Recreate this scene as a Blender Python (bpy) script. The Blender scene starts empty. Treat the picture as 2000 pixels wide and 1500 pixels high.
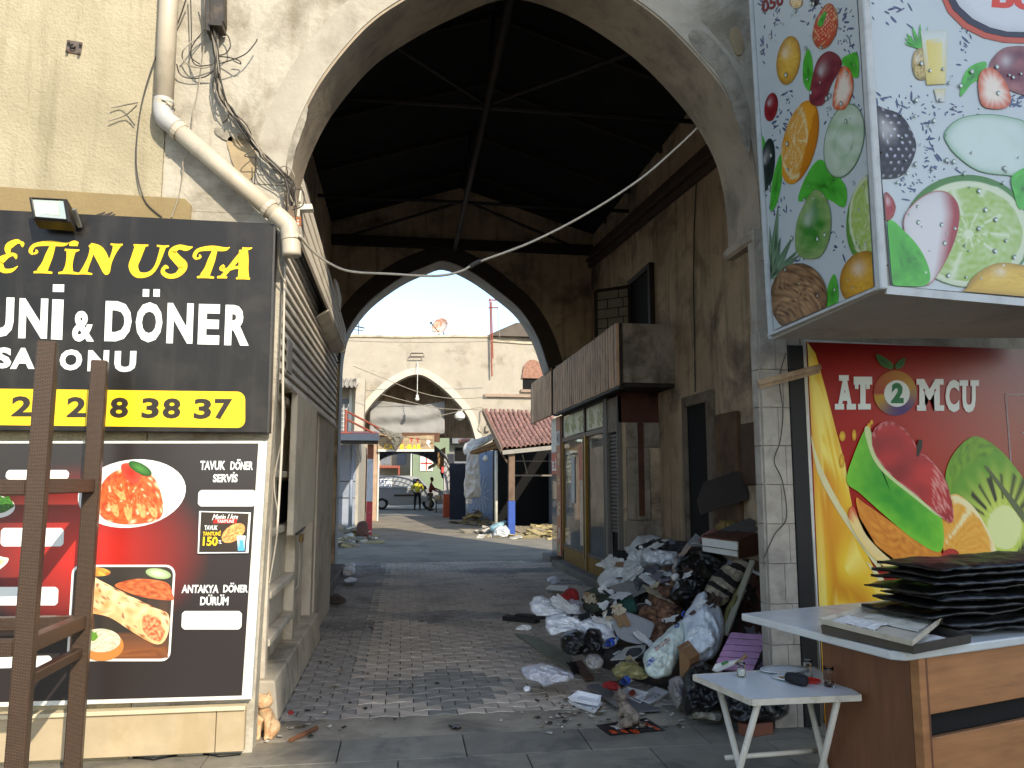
import bpy, bmesh, math, random
from mathutils import Vector, Matrix, noise
from mathutils.bvhtree import BVHTree
random.seed(7)
sc = bpy.context.scene
COL = sc.collection
R = math.radians
# ---------------------------------------------------------------- camera
CAM_H, FPX = 1.6, 1500.0
PITCH = math.atan(188 / FPX)
YAW = math.atan(212 / FPX * math.cos(PITCH))
FW = Vector((math.sin(YAW) * math.cos(PITCH), math.cos(YAW) * math.cos(PITCH), math.sin(PITCH)))
RT = Vector((math.cos(YAW), -math.sin(YAW), 0))
UP = RT.cross(FW)
cam = bpy.data.objects.new('camera', bpy.data.cameras.new('camera'))
COL.objects.link(cam)
cam.matrix_world = Matrix((RT, UP, -FW)).transposed().to_4x4()
cam.location = (0, 0, CAM_H)
cam.data.sensor_width = 36
cam.data.lens = 36 * FPX / 2000
cam.data.clip_start = .05
cam.data.clip_end = 2000
sc.camera = cam
# ---------------------------------------------------------------- light
SUN_DIR = Vector((-.37, .85, -.55)).normalized()
elev = math.asin(-SUN_DIR.z)
wd = bpy.data.worlds.new('World')
sc.world = wd
wd.use_nodes = True
nt = wd.node_tree
sky = nt.nodes.new('ShaderNodeTexSky')
sky.sky_type = 'NISHITA'
sky.sun_disc = False
sky.sun_elevation = elev
sky.sun_rotation = math.atan2(-SUN_DIR.x, -SUN_DIR.y)
sky.air_density = .85
sky.dust_density = .5
sky.ozone_density = 1.0
bg = nt.nodes['Background']
tint = nt.nodes.new('ShaderNodeMix'); tint.data_type = 'RGBA'; tint.blend_type = 'MULTIPLY'; tint.inputs[0].default_value = 1
tint.inputs[7].default_value = (1, .955, .885, 1)
nt.links.new(sky.outputs[0], tint.inputs[6])
nt.links.new(tint.outputs[2], bg.inputs[0])
bg.inputs[1].default_value = .15
sl = bpy.data.lights.new('sun', 'SUN')
sl.energy = 2.5
sl.angle = R(.5)
sl.color = (1, .9, .74)
so = bpy.data.objects.new('sun', sl)
COL.objects.link(so)
so.rotation_euler = SUN_DIR.to_track_quat('-Z', 'Y').to_euler()
so.location = (6, -12, 12)
sc.view_settings.view_transform = 'Standard'
sc.view_settings.look = 'None'
sc.view_settings.gamma = 1
sc.view_settings.exposure = 1.38
sc.view_settings.use_curve_mapping = False
sc.cycles.max_bounces = 12
sc.cycles.diffuse_bounces = 8
sc.cycles.use_denoising = True
# ---------------------------------------------------------------- measuring helpers (photo pixel -> point in the place)
EYE = Vector((0, 0, CAM_H))
def ray(x, y): return FW * FPX + RT * (x - 1000) + UP * (750 - y)
def at(x, y, Y): d = ray(x, y); return EYE + d * (Y / d.y)
def atX(x, y, X): d = ray(x, y); return EYE + d * (X / d.x)
def atZ(x, y, Z=0): d = ray(x, y); return EYE + d * ((Z - CAM_H) / d.z)
class Plane:
    def __init__(s, p, n): s.p, s.n = Vector(p), Vector(n).normalized()
    def __call__(s, x, y, off=0):
        d = ray(x, y)
        return EYE + d * ((s.p - EYE).dot(s.n) / d.dot(s.n)) + s.n * off
# ---------------------------------------------------------------- colours and materials
def lin(h):
    if not isinstance(h, str): return tuple(h)
    c = [int(h[i:i + 2], 16) / 255 for i in (0, 2, 4)]
    return tuple(x / 12.92 if x < .04045 else ((x + .055) / 1.055) ** 2.4 for x in c)
MATS = {}
def mat(key, col='808080', rough=.8, var=.2, sc_=4, bump=.2, bsc=60, metal=0, dirt=None, dsc=1.5, damt=.6, dth=.5, rand=0, spec=.4, stretch=None, trans=0, emit=0, bdist=.01, streak=None):
    if key in MATS: return MATS[key]
    m = bpy.data.materials.new(key); m.use_nodes = True
    n = m.node_tree.nodes; L = m.node_tree.links
    b = n['Principled BSDF']; c = lin(col)
    tc = n.new('ShaderNodeTexCoord'); src = tc.outputs['Object']
    if stretch:
        mp = n.new('ShaderNodeMapping'); mp.inputs['Scale'].default_value = stretch
        L.new(src, mp.inputs[0]); src2 = mp.outputs[0]
    else: src2 = src
    def nz(s, scale, det=6, ro=.6, dist=0):
        t = n.new('ShaderNodeTexNoise'); t.inputs['Scale'].default_value = scale
        t.inputs['Detail'].default_value = det; t.inputs['Roughness'].default_value = ro
        t.inputs['Distortion'].default_value = dist
        L.new(s, t.inputs['Vector']); return t.outputs['Fac']
    def ramp(f, p0, p1, c0, c1):
        r = n.new('ShaderNodeValToRGB'); e = r.color_ramp.elements
        e[0].position, e[1].position = p0, p1
        e[0].color, e[1].color = (*c0, 1), (*c1, 1)
        L.new(f, r.inputs[0]); return r.outputs[0]
    def mix(f, a, bb):
        x = n.new('ShaderNodeMix'); x.data_type = 'RGBA'
        if isinstance(f, float): x.inputs[0].default_value = f
        else: L.new(f, x.inputs[0])
        for i, v in ((6, a), (7, bb)):
            if isinstance(v, tuple): x.inputs[i].default_value = (*v, 1)
            else: L.new(v, x.inputs[i])
        return x.outputs[2]
    lo = tuple(x * (1 - var) for x in c); hi = tuple(min(.95, x * (1 + var)) for x in c)
    out = ramp(nz(src2, sc_), .3, .7, lo, hi)
    if dirt:
        f = ramp(nz(src, dsc, 9, .65, .4), dth, dth + .16, (0, 0, 0), (damt,) * 3)
        out = mix(f, out, lin(dirt))
    if streak:
        mp = n.new('ShaderNodeMapping'); mp.inputs['Scale'].default_value = (7, 7, .5)
        L.new(src, mp.inputs[0])
        f = ramp(nz(mp.outputs[0], 1.3, 7, .6), .52, .75, (0, 0, 0), (.7,) * 3)
        out = mix(f, out, lin(streak))
    if rand:
        oi = n.new('ShaderNodeObjectInfo'); hs = n.new('ShaderNodeHueSaturation')
        ma = n.new('ShaderNodeMath'); ma.operation = 'MULTIPLY_ADD'
        ma.inputs[1].default_value = rand; ma.inputs[2].default_value = 1 - rand / 2
        L.new(oi.outputs['Random'], ma.inputs[0]); L.new(ma.outputs[0], hs.inputs['Value'])
        L.new(out, hs.inputs['Color']); out = hs.outputs[0]
    L.new(out, b.inputs['Base Color'])
    b.inputs['Roughness'].default_value = rough
    b.inputs['Metallic'].default_value = metal
    b.inputs['Specular IOR Level'].default_value = spec
    if trans: b.inputs['Transmission Weight'].default_value = trans
    if emit:
        L.new(out, b.inputs['Emission Color']); b.inputs['Emission Strength'].default_value = emit
    if bump:
        bp = n.new('ShaderNodeBump'); bp.inputs['Strength'].default_value = bump; bp.inputs['Distance'].default_value = bdist
        L.new(nz(src2, bsc, 5), bp.inputs['Height']); L.new(bp.outputs[0], b.inputs['Normal'])
    MATS[key] = m; return m
def print_mat(rough=.35):
    k = 'printed_film_%d' % int(rough * 100)
    if k in MATS: return MATS[k]
    m = bpy.data.materials.new(k); m.use_nodes = True
    n = m.node_tree.nodes; L = m.node_tree.links; b = n['Principled BSDF']
    a = n.new('ShaderNodeAttribute'); a.attribute_name = 'Col'
    L.new(a.outputs['Color'], b.inputs['Base Color'])
    b.inputs['Roughness'].default_value = rough
    MATS[k] = m; return m
def glass_mat(key='window_glass', tint='556065', rough=.04):
    if key in MATS: return MATS[key]
    m = bpy.data.materials.new(key); m.use_nodes = True
    n = m.node_tree.nodes; L = m.node_tree.links
    b = n['Principled BSDF']; b.inputs['Base Color'].default_value = (*lin(tint), 1)
    b.inputs['Roughness'].default_value = rough; b.inputs['Alpha'].default_value = .45
    b.inputs['Specular IOR Level'].default_value = .8
    t = n.new('ShaderNodeTexCoord'); z = n.new('ShaderNodeTexNoise'); z.inputs['Scale'].default_value = 3
    L.new(t.outputs['Object'], z.inputs[0])
    r = n.new('ShaderNodeMapRange'); r.inputs[1].default_value = .3; r.inputs[2].default_value = .75
    r.inputs[3].default_value = .35; r.inputs[4].default_value = .65
    L.new(z.outputs[0], r.inputs[0]); L.new(r.outputs[0], b.inputs['Alpha'])
    MATS[key] = m; return m
# ---------------------------------------------------------------- mesh builder (all in place coordinates)
def crom(pts, n=6, closed=False):
    P = [Vector(p) for p in pts]; out = []; k = len(P)
    rng = range(k) if closed else range(k - 1)
    for i in rng:
        a, b, c, d = (P[(i - 1) % k], P[i], P[(i + 1) % k], P[(i + 2) % k]) if closed else (P[max(i - 1, 0)], P[i], P[i + 1], P[min(i + 2, k - 1)])
        for j in range(n):
            t = j / n
            out.append(.5 * ((2 * b) + (c - a) * t + (2 * a - 5 * b + 4 * c - d) * t * t + (3 * b - a - 3 * c + d) * t ** 3))
    if not closed: out.append(P[-1])
    return out
class B:
    def __init__(s): s.v, s.f, s.c = [], [], []
    def add(s, vs, fs, cs=None):
        o = len(s.v); s.v += [Vector(p) for p in vs]; s.f += [[i + o for i in f] for f in fs]
        if cs: s.c += cs
        return s
    def hexa(s, p): return s.add(p, [(0, 3, 2, 1), (4, 5, 6, 7), (0, 1, 5, 4), (1, 2, 6, 5), (2, 3, 7, 6), (3, 0, 4, 7)])
    def box(s, x0, x1, y0, y1, z0, z1):
        return s.hexa([(x0, y0, z0), (x1, y0, z0), (x1, y1, z0), (x0, y1, z0), (x0, y0, z1), (x1, y0, z1), (x1, y1, z1), (x0, y1, z1)])
    def obox(s, c, sz, ax=None, rz=0, rx=0, ry=0):
        c = Vector(c); M = ax or (Matrix.Rotation(rz, 3, 'Z') @ Matrix.Rotation(ry, 3, 'Y') @ Matrix.Rotation(rx, 3, 'X'))
        h = [x / 2 for x in sz]
        return s.hexa([c + M @ Vector((i * h[0], j * h[1], k * h[2])) for k in (-1, 1) for i, j in ((-1, -1), (1, -1), (1, 1), (-1, 1))])
    def beam(s, p, q, w, h, up=(0, 0, 1)):
        p, q = Vector(p), Vector(q); d = (q - p); u = Vector(up)
        x = d.cross(u)
        if x.length < 1e-6: x = d.cross(Vector((1, 0, 0)))
        x.normalize(); z = x.cross(d).normalized()
        M = Matrix((d.normalized(), x, z)).transposed()
        return s.obox((p + q) / 2, (d.length, w, h), M)
    def quad(s, a, b, c, d): return s.add([a, b, c, d], [(0, 1, 2, 3)])
    def slab(s, pts, nrm, t):          # polygon (3D points) given a thickness along nrm
        n = Vector(nrm) * t; k = len(pts); P = [Vector(p) for p in pts]
        return s.add(P + [p + n for p in P], [tuple(range(k))[::-1], tuple(range(k, 2 * k))] + [(i, (i + 1) % k, k + (i + 1) % k, k + i) for i in range(k)])
    def prism(s, poly, ax, a, b):
        f = {'x': lambda p, t: (t, p[0], p[1]), 'y': lambda p, t: (p[0], t, p[1]), 'z': lambda p, t: (p[0], p[1], t)}[ax]
        k = len(poly)
        return s.add([f(p, a) for p in poly] + [f(p, b) for p in poly], [tuple(range(k))[::-1], tuple(range(k, 2 * k))] + [(i, (i + 1) % k, k + (i + 1) % k, k + i) for i in range(k)])
    def tube(s, pts, r, n=8, cap=True, flat=1.0):
        P = [Vector(p) for p in pts]; k = len(P); rs = r if isinstance(r, (list, tuple)) else [r] * k
        prev = None; vs = []
        for i, p in enumerate(P):
            d = (P[min(i + 1, k - 1)] - P[max(i - 1, 0)])
            d = d.normalized() if d.length > 1e-9 else Vector((0, 0, 1))
            if prev is None:
                x = d.cross(Vector((0, 0, 1)) if abs(d.z) < .9 else Vector((1, 0, 0))).normalized()
            else:
                x = prev - d * prev.dot(d)
                x = x.normalized() if x.length > 1e-6 else d.orthogonal().normalized()
            prev = x; y = d.cross(x)
            vs += [p + (x * math.cos(t) + y * math.sin(t) * flat) * rs[i] for t in (2 * math.pi * j / n for j in range(n))]
        fs = [(i * n + j, i * n + (j + 1) % n, (i + 1) * n + (j + 1) % n, (i + 1) * n + j) for i in range(k - 1) for j in range(n)]
        if cap: fs += [tuple(range(n))[::-1], tuple(range((k - 1) * n, k * n))]
        return s.add(vs, fs)
    def lathe(s, c, prof, n=20, ax=None, cap=True):
        c = Vector(c); M = ax or Matrix.Identity(3)
        vs = [c + M @ Vector((r * math.cos(2 * math.pi * j / n), r * math.sin(2 * math.pi * j / n), z)) for r, z in prof for j in range(n)]
        k = len(prof)
        fs = [(i * n + j, i * n + (j + 1) % n, (i + 1) * n + (j + 1) % n, (i + 1) * n + j) for i in range(k - 1) for j in range(n)]
        if cap: fs += [tuple(range(n))[::-1], tuple(range((k - 1) * n, k * n))]
        return s.add(vs, fs)
    def grid(s, fn, nu, nv, cf=None):
        vs = [fn(i / nu, j / nv) for j in range(nv + 1) for i in range(nu + 1)]
        cs = [cf(i / nu, j / nv) for j in range(nv + 1) for i in range(nu + 1)] if cf else None
        return s.add(vs, [(j * (nu + 1) + i, j * (nu + 1) + i + 1, (j + 1) * (nu + 1) + i + 1, (j + 1) * (nu + 1) + i) for j in range(nv) for i in range(nu)], cs)
ORG = {}
def mesh_obj(name, b, m, parent=None, loc=None, bevel=0, smooth=False, solid=0, sub=0, seg=1):
    o0 = ORG[parent.name] if parent else Vector((0, 0, 0))
    org = o0 if loc is None else Vector(loc)
    me = bpy.data.meshes.new(name)
    me.from_pydata([tuple(p - org) for p in b.v], [], b.f)
    if b.c:
        ca = me.color_attributes.new('Col', 'FLOAT_COLOR', 'POINT')
        ca.data.foreach_set('color', [x for c in b.c for x in (*c, 1)])
    me.materials.append(m)
    if not b.c:
        bm = bmesh.new(); bm.from_mesh(me); bmesh.ops.recalc_face_normals(bm, faces=bm.faces); bm.to_mesh(me); bm.free()
    if smooth: me.polygons.foreach_set('use_smooth', [True] * len(me.polygons))
    me.update()
    o = bpy.data.objects.new(name, me); COL.objects.link(o)
    if parent: o.parent = parent; o.location = org - o0
    else: o.location = org
    ORG[o.name] = org
    if bevel:
        md = o.modifiers.new('edge', 'BEVEL'); md.width = bevel; md.segments = seg; md.limit_method = 'ANGLE'; md.angle_limit = R(40)
    if solid:
        md = o.modifiers.new('thick', 'SOLIDIFY'); md.thickness = solid; md.offset = -1
    if sub:
        md = o.modifiers.new('sub', 'SUBSURF'); md.levels = md.render_levels = sub
    return o
def tag(o, label=None, cat=None, group=None, kind=None):
    for k, v in (('label', label), ('category', cat), ('group', group), ('kind', kind)):
        if v: o[k] = v
    return o
def thing(name, label, cat, loc, group=None):
    o = bpy.data.objects.new(name, None); COL.objects.link(o)
    o.empty_display_size = .1; o.location = loc; ORG[o.name] = Vector(loc)
    return tag(o, label, cat, group)
def solo(name, b, m, label, cat, group=None, **k):
    xs = [[p[i] for p in b.v] for i in range(3)]
    loc = ((min(xs[0]) + max(xs[0])) / 2, (min(xs[1]) + max(xs[1])) / 2, min(xs[2]))
    return tag(mesh_obj(name, b, m, None, loc, **k), label, cat, group)
def part(name, b, m, parent, label=None, stuff=False, **k):
    o = mesh_obj(name, b, m, parent, **k)
    if label: o['label'] = label
    if stuff: o['kind'] = 'stuff'
    return o
def struct(name, b, m, **k): return tag(mesh_obj(name, b, m, None, (0, 0, 0), **k), kind='structure')
def copy_at(src, loc, parent, rz=0, scale=None):      # a copy of a piece sharing its mesh
    c = src.copy(); COL.objects.link(c); c.parent = parent
    c.location = Vector(loc) - ORG[parent.name]; c.rotation_euler.z = rz
    if scale: c.scale = scale
    return c
def fbm(p, s, o=4): return noise.fractal(Vector(p) * s, 1.0, 2.0, o)
def ridge(p, s, o=4):
    a, t, q = .5, 0, Vector(p) * s
    for _ in range(o): t += a * (1 - abs(noise.noise(q)) * 2); q = q * 2.03 + Vector((3.1, 1.7, 9.2)); a *= .5
    return t
# ---------------------------------------------------------------- flat print helpers (signs)
def ell(cx, cy, rx, ry, rot=0, n=40, wob=0, seed=0):
    c, s = math.cos(R(rot)), math.sin(R(rot)); out = []
    for i in range(n):
        t = 2 * math.pi * i / n
        w = 1 + wob * noise.noise(Vector((math.cos(t) * 2, math.sin(t) * 2, seed)))
        x, y = rx * math.cos(t) * w, ry * math.sin(t) * w
        out.append((cx + x * c - y * s, cy + x * s + y * c))
    return out
def sm(pts, n=5): return [(p.x, p.y) for p in crom([(x, y, 0) for x, y in pts], n, True)]
PC = [0]
def patch(name, parent, pl, outline, cf, layer=1, nr=8, clip=None, rough=.35, center=None, lab=None):
    """printed shape: colour cf(r, t, x, y) -> sRGB hex / linear tuple, on plane pl"""
    cx = sum(p[0] for p in outline) / len(outline); cy = sum(p[1] for p in outline) / len(outline)
    if center: cx, cy = center
    n = len(outline); vs = []; cs = []; fs = []; PC[0] += 1; layer += .012 * (PC[0] % 160)
    def put(x, y, r, t):
        if clip: x, y = clip(x, y)
        vs.append(pl(x, y, .0012 * layer)); c = cf(r, t, x, y); cs.append(lin(c))
    put(cx, cy, 0, 0)
    for i in range(1, nr + 1):
        r = i / nr
        for j, (x, y) in enumerate(outline):
            put(cx + (x - cx) * r, cy + (y - cy) * r, r, math.atan2(y - cy, x - cx))
    for j in range(n): fs.append((0, 1 + j, 1 + (j + 1) % n))
    for i in range(nr - 1):
        for j in range(n):
            a = 1 + i * n
            fs.append((a + j, a + n + j, a + n + (j + 1) % n, a + (j + 1) % n))
    b = B().add(vs, fs, cs)
    return part(name, b, print_mat(rough), parent, lab)
def mixc(a, b, t):
    a, b = lin(a), lin(b); t = max(0, min(1, t)); return tuple(x + (y - x) * t for x, y in zip(a, b))
def text_mesh(s, bold=0, shear=0, res=3):
    cu = bpy.data.curves.new('lettering', 'FONT'); cu.body = s; cu.offset = bold; cu.shear = shear; cu.resolution_u = res
    cu.fill_mode = 'FRONT'
    o = bpy.data.objects.new('lettering', cu); COL.objects.link(o)
    dg = bpy.context.evaluated_depsgraph_get()
    me = bpy.data.meshes.new_from_object(o.evaluated_get(dg))
    vs = [v.co.copy() for v in me.vertices]; fs = [list(p.vertices) for p in me.polygons]
    bpy.data.objects.remove(o); bpy.data.curves.remove(cu); bpy.data.meshes.remove(me)
    return vs, fs
def text(s, quad, pl, m, parent, bold=.02, shear=0, layer=3, name='lettering', project=None):
    """lettering that fills the photo quad TL, TR, BR, BL on plane pl"""
    vs, fs = text_mesh(s, bold, shear)
    if not vs: return None
    x0, x1 = min(v.x for v in vs), max(v.x for v in vs); y0, y1 = min(v.y for v in vs), max(v.y for v in vs)
    TL, TR, BR, BL = [Vector((*q, 0)) for q in quad]; b = B(); P = []
    for v in vs:
        u = (v.x - x0) / (x1 - x0); w = (v.y - y0) / (y1 - y0)
        q = (BL * (1 - u) + BR * u) * (1 - w) + (TL * (1 - u) + TR * u) * w
        P.append(project(q.x, q.y) if project else pl(q.x, q.y, .0012 * layer))
    b.add(P, fs)
    return part(name, b, m, parent)
def flat(name, parent, pl, pts, m, layer=1, lab=None):
    PC[0] += 1; layer += .012 * (PC[0] % 160)
    return part(name, B().add([pl(x, y, .0012 * layer) for x, y in pts], [tuple(range(len(pts)))]), m, parent, lab)
# ---------------------------------------------------------------- soft things: bags, sacks, cloth
def puff(outline, Yb, Yt, depth, seed=0, amp=.03, fr=6, nr=18, n=6, back=1.0, ground=True, sharp=1.0):
    """closed crumpled volume whose silhouette is `outline`; Yb / Yt distance of its lowest / highest rim point"""
    o = sm(outline, n); ys = [p[1] for p in o]; y0, y1 = min(ys), max(ys)
    cx = sum(p[0] for p in o) / len(o); cy = sum(p[1] for p in o) / len(o)
    def pos(x, y): return at(x, y, Yb + (Yt - Yb) * (y1 - y) / max(1, y1 - y0))
    k = len(o); rim = [pos(*p) for p in o]; c = pos(cx, cy)
    vn = (EYE - c).normalized(); S = Vector((seed * 3.7, seed * 1.3, seed * 7.1))
    b = B(); rows = []
    for side in (1, -1):
        for i in range(nr):
            r = i / nr
            ring = []
            for j in range(k if i else 1):
                p = c + (rim[j] - c) * r
                h = math.sqrt(max(0, 1 - r ** 2.2))
                d = vn * h * depth * (1 if side > 0 else -back)
                q = p + d
                e = min(1, (1 - r) * 4)
                q = q + vn * side * ((ridge(q + S, fr, 5) - .45) * amp * 2.8 + (ridge(q * 1.0 - S, fr * 2.7, 3) - .4) * amp * 1.1) * e * sharp + Vector((fbm(q + S, fr), fbm(q - S, fr), fbm(q + S * 2, fr))) * amp * .6 * e
                if ground and q.z < .004: q.z = .004
                ring.append(q)
            rows.append((side, i, ring))
    rimj = [p + Vector((fbm(p + S, fr * 1.5), fbm(p - S, fr * 1.5), fbm(p + S * 2, fr * 1.5))) * amp * .5 for p in rim]
    for p in rimj:
        if ground and p.z < .004: p.z = .004
    vs = list(rimj); idx = {}
    for side, i, ring in rows:
        idx[side, i] = len(vs); vs += ring
    fs = []
    for side in (1, -1):
        for j in range(k):
            j2 = (j + 1) % k
            fs.append((idx[side, 0], idx[side, 1] + j, idx[side, 1] + j2))
            for i in range(1, nr - 1): fs.append((idx[side, i] + j, idx[side, i + 1] + j, idx[side, i + 1] + j2, idx[side, i] + j2))
            fs.append((idx[side, nr - 1] + j, j, j2, idx[side, nr - 1] + j2))
    return b.add(vs, fs)
# ================================================================ ground
m_conc = mat('worn_concrete', '9c9382', .9, .25, 3, .35, 90, dirt='57534d', dsc=2.2, damt=.7)
m_asph = mat('grey_road_concrete', '857d6e', .85, .2, 1.2, .3, 50, dirt='55524d', dsc=.8, damt=.6)
b = B()
b.quad((-250, -250, -.05), (250, -250, -.05), (250, 600, -.05), (-250, 600, -.05))
struct('ground', b, mat('street_ground', '77736b', .9, .2, 1, .3, 30))
b = B().box(-40, 40, 15.6, 120, -.04, -.004)
struct('alley_road', b, m_asph)
b = B().box(-3, 3.7, 5.12, 5.56, -.045, -.003)
struct('concrete_strip', b, m_conc)
# dark slate paving of the pavement in front, slab by slab
pv = B().box(-6, 7, -3, 5.115, -.045, -.02)
pave = struct('pavement', pv, mat('paving_bed', '4a4842', .95, .2))
m_slab = mat('slate_slab', '807a6c', .55, .22, 5, .25, 70, dirt='3a3a3a', dsc=2.5, damt=.6, rand=.25)
yrow = 5.11
for r_ in range(5):
    xo = -2.6 + (r_ % 2) * .35
    for c_ in range(8):
        if c_ * .75 + xo > 3.2: continue
        x = xo + c_ * .75
        part('paving_slab', B().box(x, x + .744, yrow - .394, yrow, -.02, .001 + random.uniform(-.0015, .0015)), m_slab, pave, bevel=.003)
    yrow -= .4
# interlocking pavers of the passage
pb = B().box(-1.4, 3.6, 5.5, 15.65, -.05, -.012)
pas = struct('paved_passage', pb, mat('joint_sand', '3b342c', .95, .25, 8))
PL_, PH_ = .2, .11
def paver_poly(g=.0035):
    def half(x):
        t = abs(x) / (PL_ / 2)
        return PH_ / 2 + .011 * (1 if t > .72 else -1 if t < .28 else (t - .5) / .22)
    xs = [-.5, -.36, -.14, .14, .36, .5]
    top = [(x * PL_ * (1 - 2 * g / PL_), half(x * PL_) - g) for x in xs]
    return top[::-1] + [(x, -y) for x, y in top]
def paver_mesh():
    b = B(); P = paver_poly(); k = len(P)
    sh = [(x * .96, y * .93) for x, y in P]
    b.add([(x, y, -.02) for x, y in P] + [(x, y, -.003) for x, y in P] + [(x, y, 0) for x, y in sh],
          [tuple(range(2 * k, 3 * k))] + [(i, (i + 1) % k, k + (i + 1) % k, k + i) for i in range(k)] + [(k + i, k + (i + 1) % k, 2 * k + (i + 1) % k, 2 * k + i) for i in range(k)])
    return b
m_pt = mat('tan_paver', 'c2b5a5', .85, .18, 9, .35, 120, dirt='8f887d', dsc=1.3, damt=.7, dth=.45, rand=.3)
m_pg = mat('grey_paver', '8f8c84', .85, .18, 9, .35, 120, dirt='45423e', dsc=1.1, damt=.6, dth=.5, rand=.2)
m_pd = mat('grimy_paver', 'a59f96', .85, .2, 9, .35, 120, dirt='6b6660', dsc=1.5, damt=.7, dth=.45, rand=.2)
P1 = paver_mesh()
cells = []
row = 0; y = 5.6
while y < 15.6:
    x = -1.3 + (row % 2) * PL_ / 2
    while x < 3.5:
        d = noise.noise(Vector((x * .9, y * .9, 0)))
        gx = abs(x - .35 - .05 * (y - 6)) / .55 + abs(y - 6.35) / .75
        if x < -.32 + .12 * d or (d < -.25 and y > 7.5): k = 2
        elif gx < .9 + .5 * d: k = 1
        else: k = 0
        vis = (x > -.85) and (x < 1.35 + max(0, (y - 7) * .45))
        cells.append((y + abs(x - .5) * .1, x, y, k, vis)); x += PL_
    y += PH_; row += 1
cells.sort()
near = [c for c in cells if c[4]][:296]
proto = [part('paver', B().add(P1.v, P1.f), m, pas) for m in (m_pt, m_pg, m_pd)]
for o in proto: o.location = (0, 0, -5)
used = [0, 0, 0]; ns = set()
for c in near:
    ns.add(c)
    lo = (c[1] + random.uniform(-.002, .002), c[2] + random.uniform(-.0015, .0015), random.uniform(-.004, .003))
    if not used[c[3]]: proto[c[3]].location = lo; used[c[3]] = 1
    else: copy_at(proto[c[3]], lo, pas, random.uniform(-.015, .015))
for k, m in enumerate((m_pt, m_pg, m_pd)):
    bb = B()
    for c in cells:
        if c[3] == k and c not in ns:
            bb.add([p + Vector((c[1] + random.uniform(-.002, .002), c[2], random.uniform(-.004, .002))) for p in P1.v], P1.f)
    part('far_pavers', bb, m, pas, stuff=True)
# ================================================================ the facade with the pointed gate
YF = 4.95
m_stucco = mat('cream_stucco', 'a99e84', .9, .1, 2, .75, 55, dirt='857c62', dsc=.7, damt=.5, dth=.5, bdist=.015, streak='7a7258')
m_gate = mat('old_white_plaster', 'aaa393', .9, .1, 3, .6, 26, dirt='6f6655', dsc=1.8, damt=.8, dth=.5, bdist=.02, streak='857a66')
m_soff = mat('arch_soffit_plaster', '9a8c78', .9, .14, 3, .4, 20, dirt='57504a', dsc=1.8, damt=.6, streak='6a6056')
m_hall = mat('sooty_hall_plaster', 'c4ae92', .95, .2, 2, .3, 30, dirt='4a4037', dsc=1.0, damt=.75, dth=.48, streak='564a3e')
wl = thing('stucco_wall', 'rough cream stuccoed wall above the black restaurant sign, left of the downpipe', 'wall', (-3.8, YF, 0))
part('wall_face', B().box(-6, -1.552, YF - .012, 5.5, 0, 9), m_stucco, wl)
part('plaster_band', B().prism([(-6, 3.1), (-1.36, 3.1), (-1.36, 3.33), (-1.40, 3.37), (-6, 3.45)], 'y', YF - .035, YF - .013), mat('ochre_render', '83724f', .9, .12, 3, .4, 50), wl, bevel=.006)
ARC = [(-.80, 3.3), (-.80, 3.55), (-.775, 3.76), (-.71, 3.99), (-.575, 4.285), (-.334, 4.631), (-.098, 4.85), (.3, 5.12), (.74, 5.32), (1.2, 5.235), (1.645, 4.99), (1.925, 4.76), (2.2, 4.45), (2.374, 4.15), (2.445, 3.9), (2.475, 3.6), (2.48, 3.36)]
arc = [(p.x, p.z) for p in crom([(x, 0, z) for x, z in ARC], 5)]
gt = thing('arched_gate_wall', 'old white plastered gate wall with the tall pointed arch nearest the camera', 'gateway', (.8, YF, 0))
def ring_prism(a, x0, x1, zb, zt, y0, y1):
    return [(x0, zb), *a[:1], *a[1:], (x1, zb)] 
poly = [(-1.55, 3.3)] + arc + [(2.72, 3.36), (2.72, 9), (-1.55, 9)]
part('arch_wall', B().prism([p for p in poly], 'y', YF, 5.5), m_gate, gt)
part('left_jamb', B().prism([(-1.55, 0), (-.86, 0), (-.85, .6), (-.805, 2.2), (-.8, 3.298), (-1.55, 3.298)], 'y', YF, 5.08), m_gate, gt)
jam = B().prism([(2.415, 0), (2.72, 0), (2.72, 3.358), (2.415, 3.358)], 'y', YF + .002, 5.05)
rj = part('right_jamb', jam, mat('pillar_plaster', 'a49a8c', .9, .15, 3, .5, 30, dirt='6a5f52', dsc=2, damt=.7, dth=.48), gt)
# arch lining: soffit skin, slightly inside
lin_b = B(); n_ = len(arc)
inn = [(x + (.012 if x < .78 else -.012), z - .012) for x, z in arc]
lin_b.add([(x, YF + .004, z) for x, z in arc] + [(x, 5.496, z) for x, z in arc] + [(x, YF + .004, z) for x, z in inn] + [(x, 5.496, z) for x, z in inn],
          [f for i in range(n_ - 1) for f in ((2 * n_ + i, 2 * n_ + i + 1, 3 * n_ + i + 1, 3 * n_ + i), (i, i + 1, 2 * n_ + i + 1, 2 * n_ + i), (n_ + i, 3 * n_ + i, 3 * n_ + i + 1, n_ + i + 1))])
part('arch_lining', lin_b, m_soff, gt, smooth=False)
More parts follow.
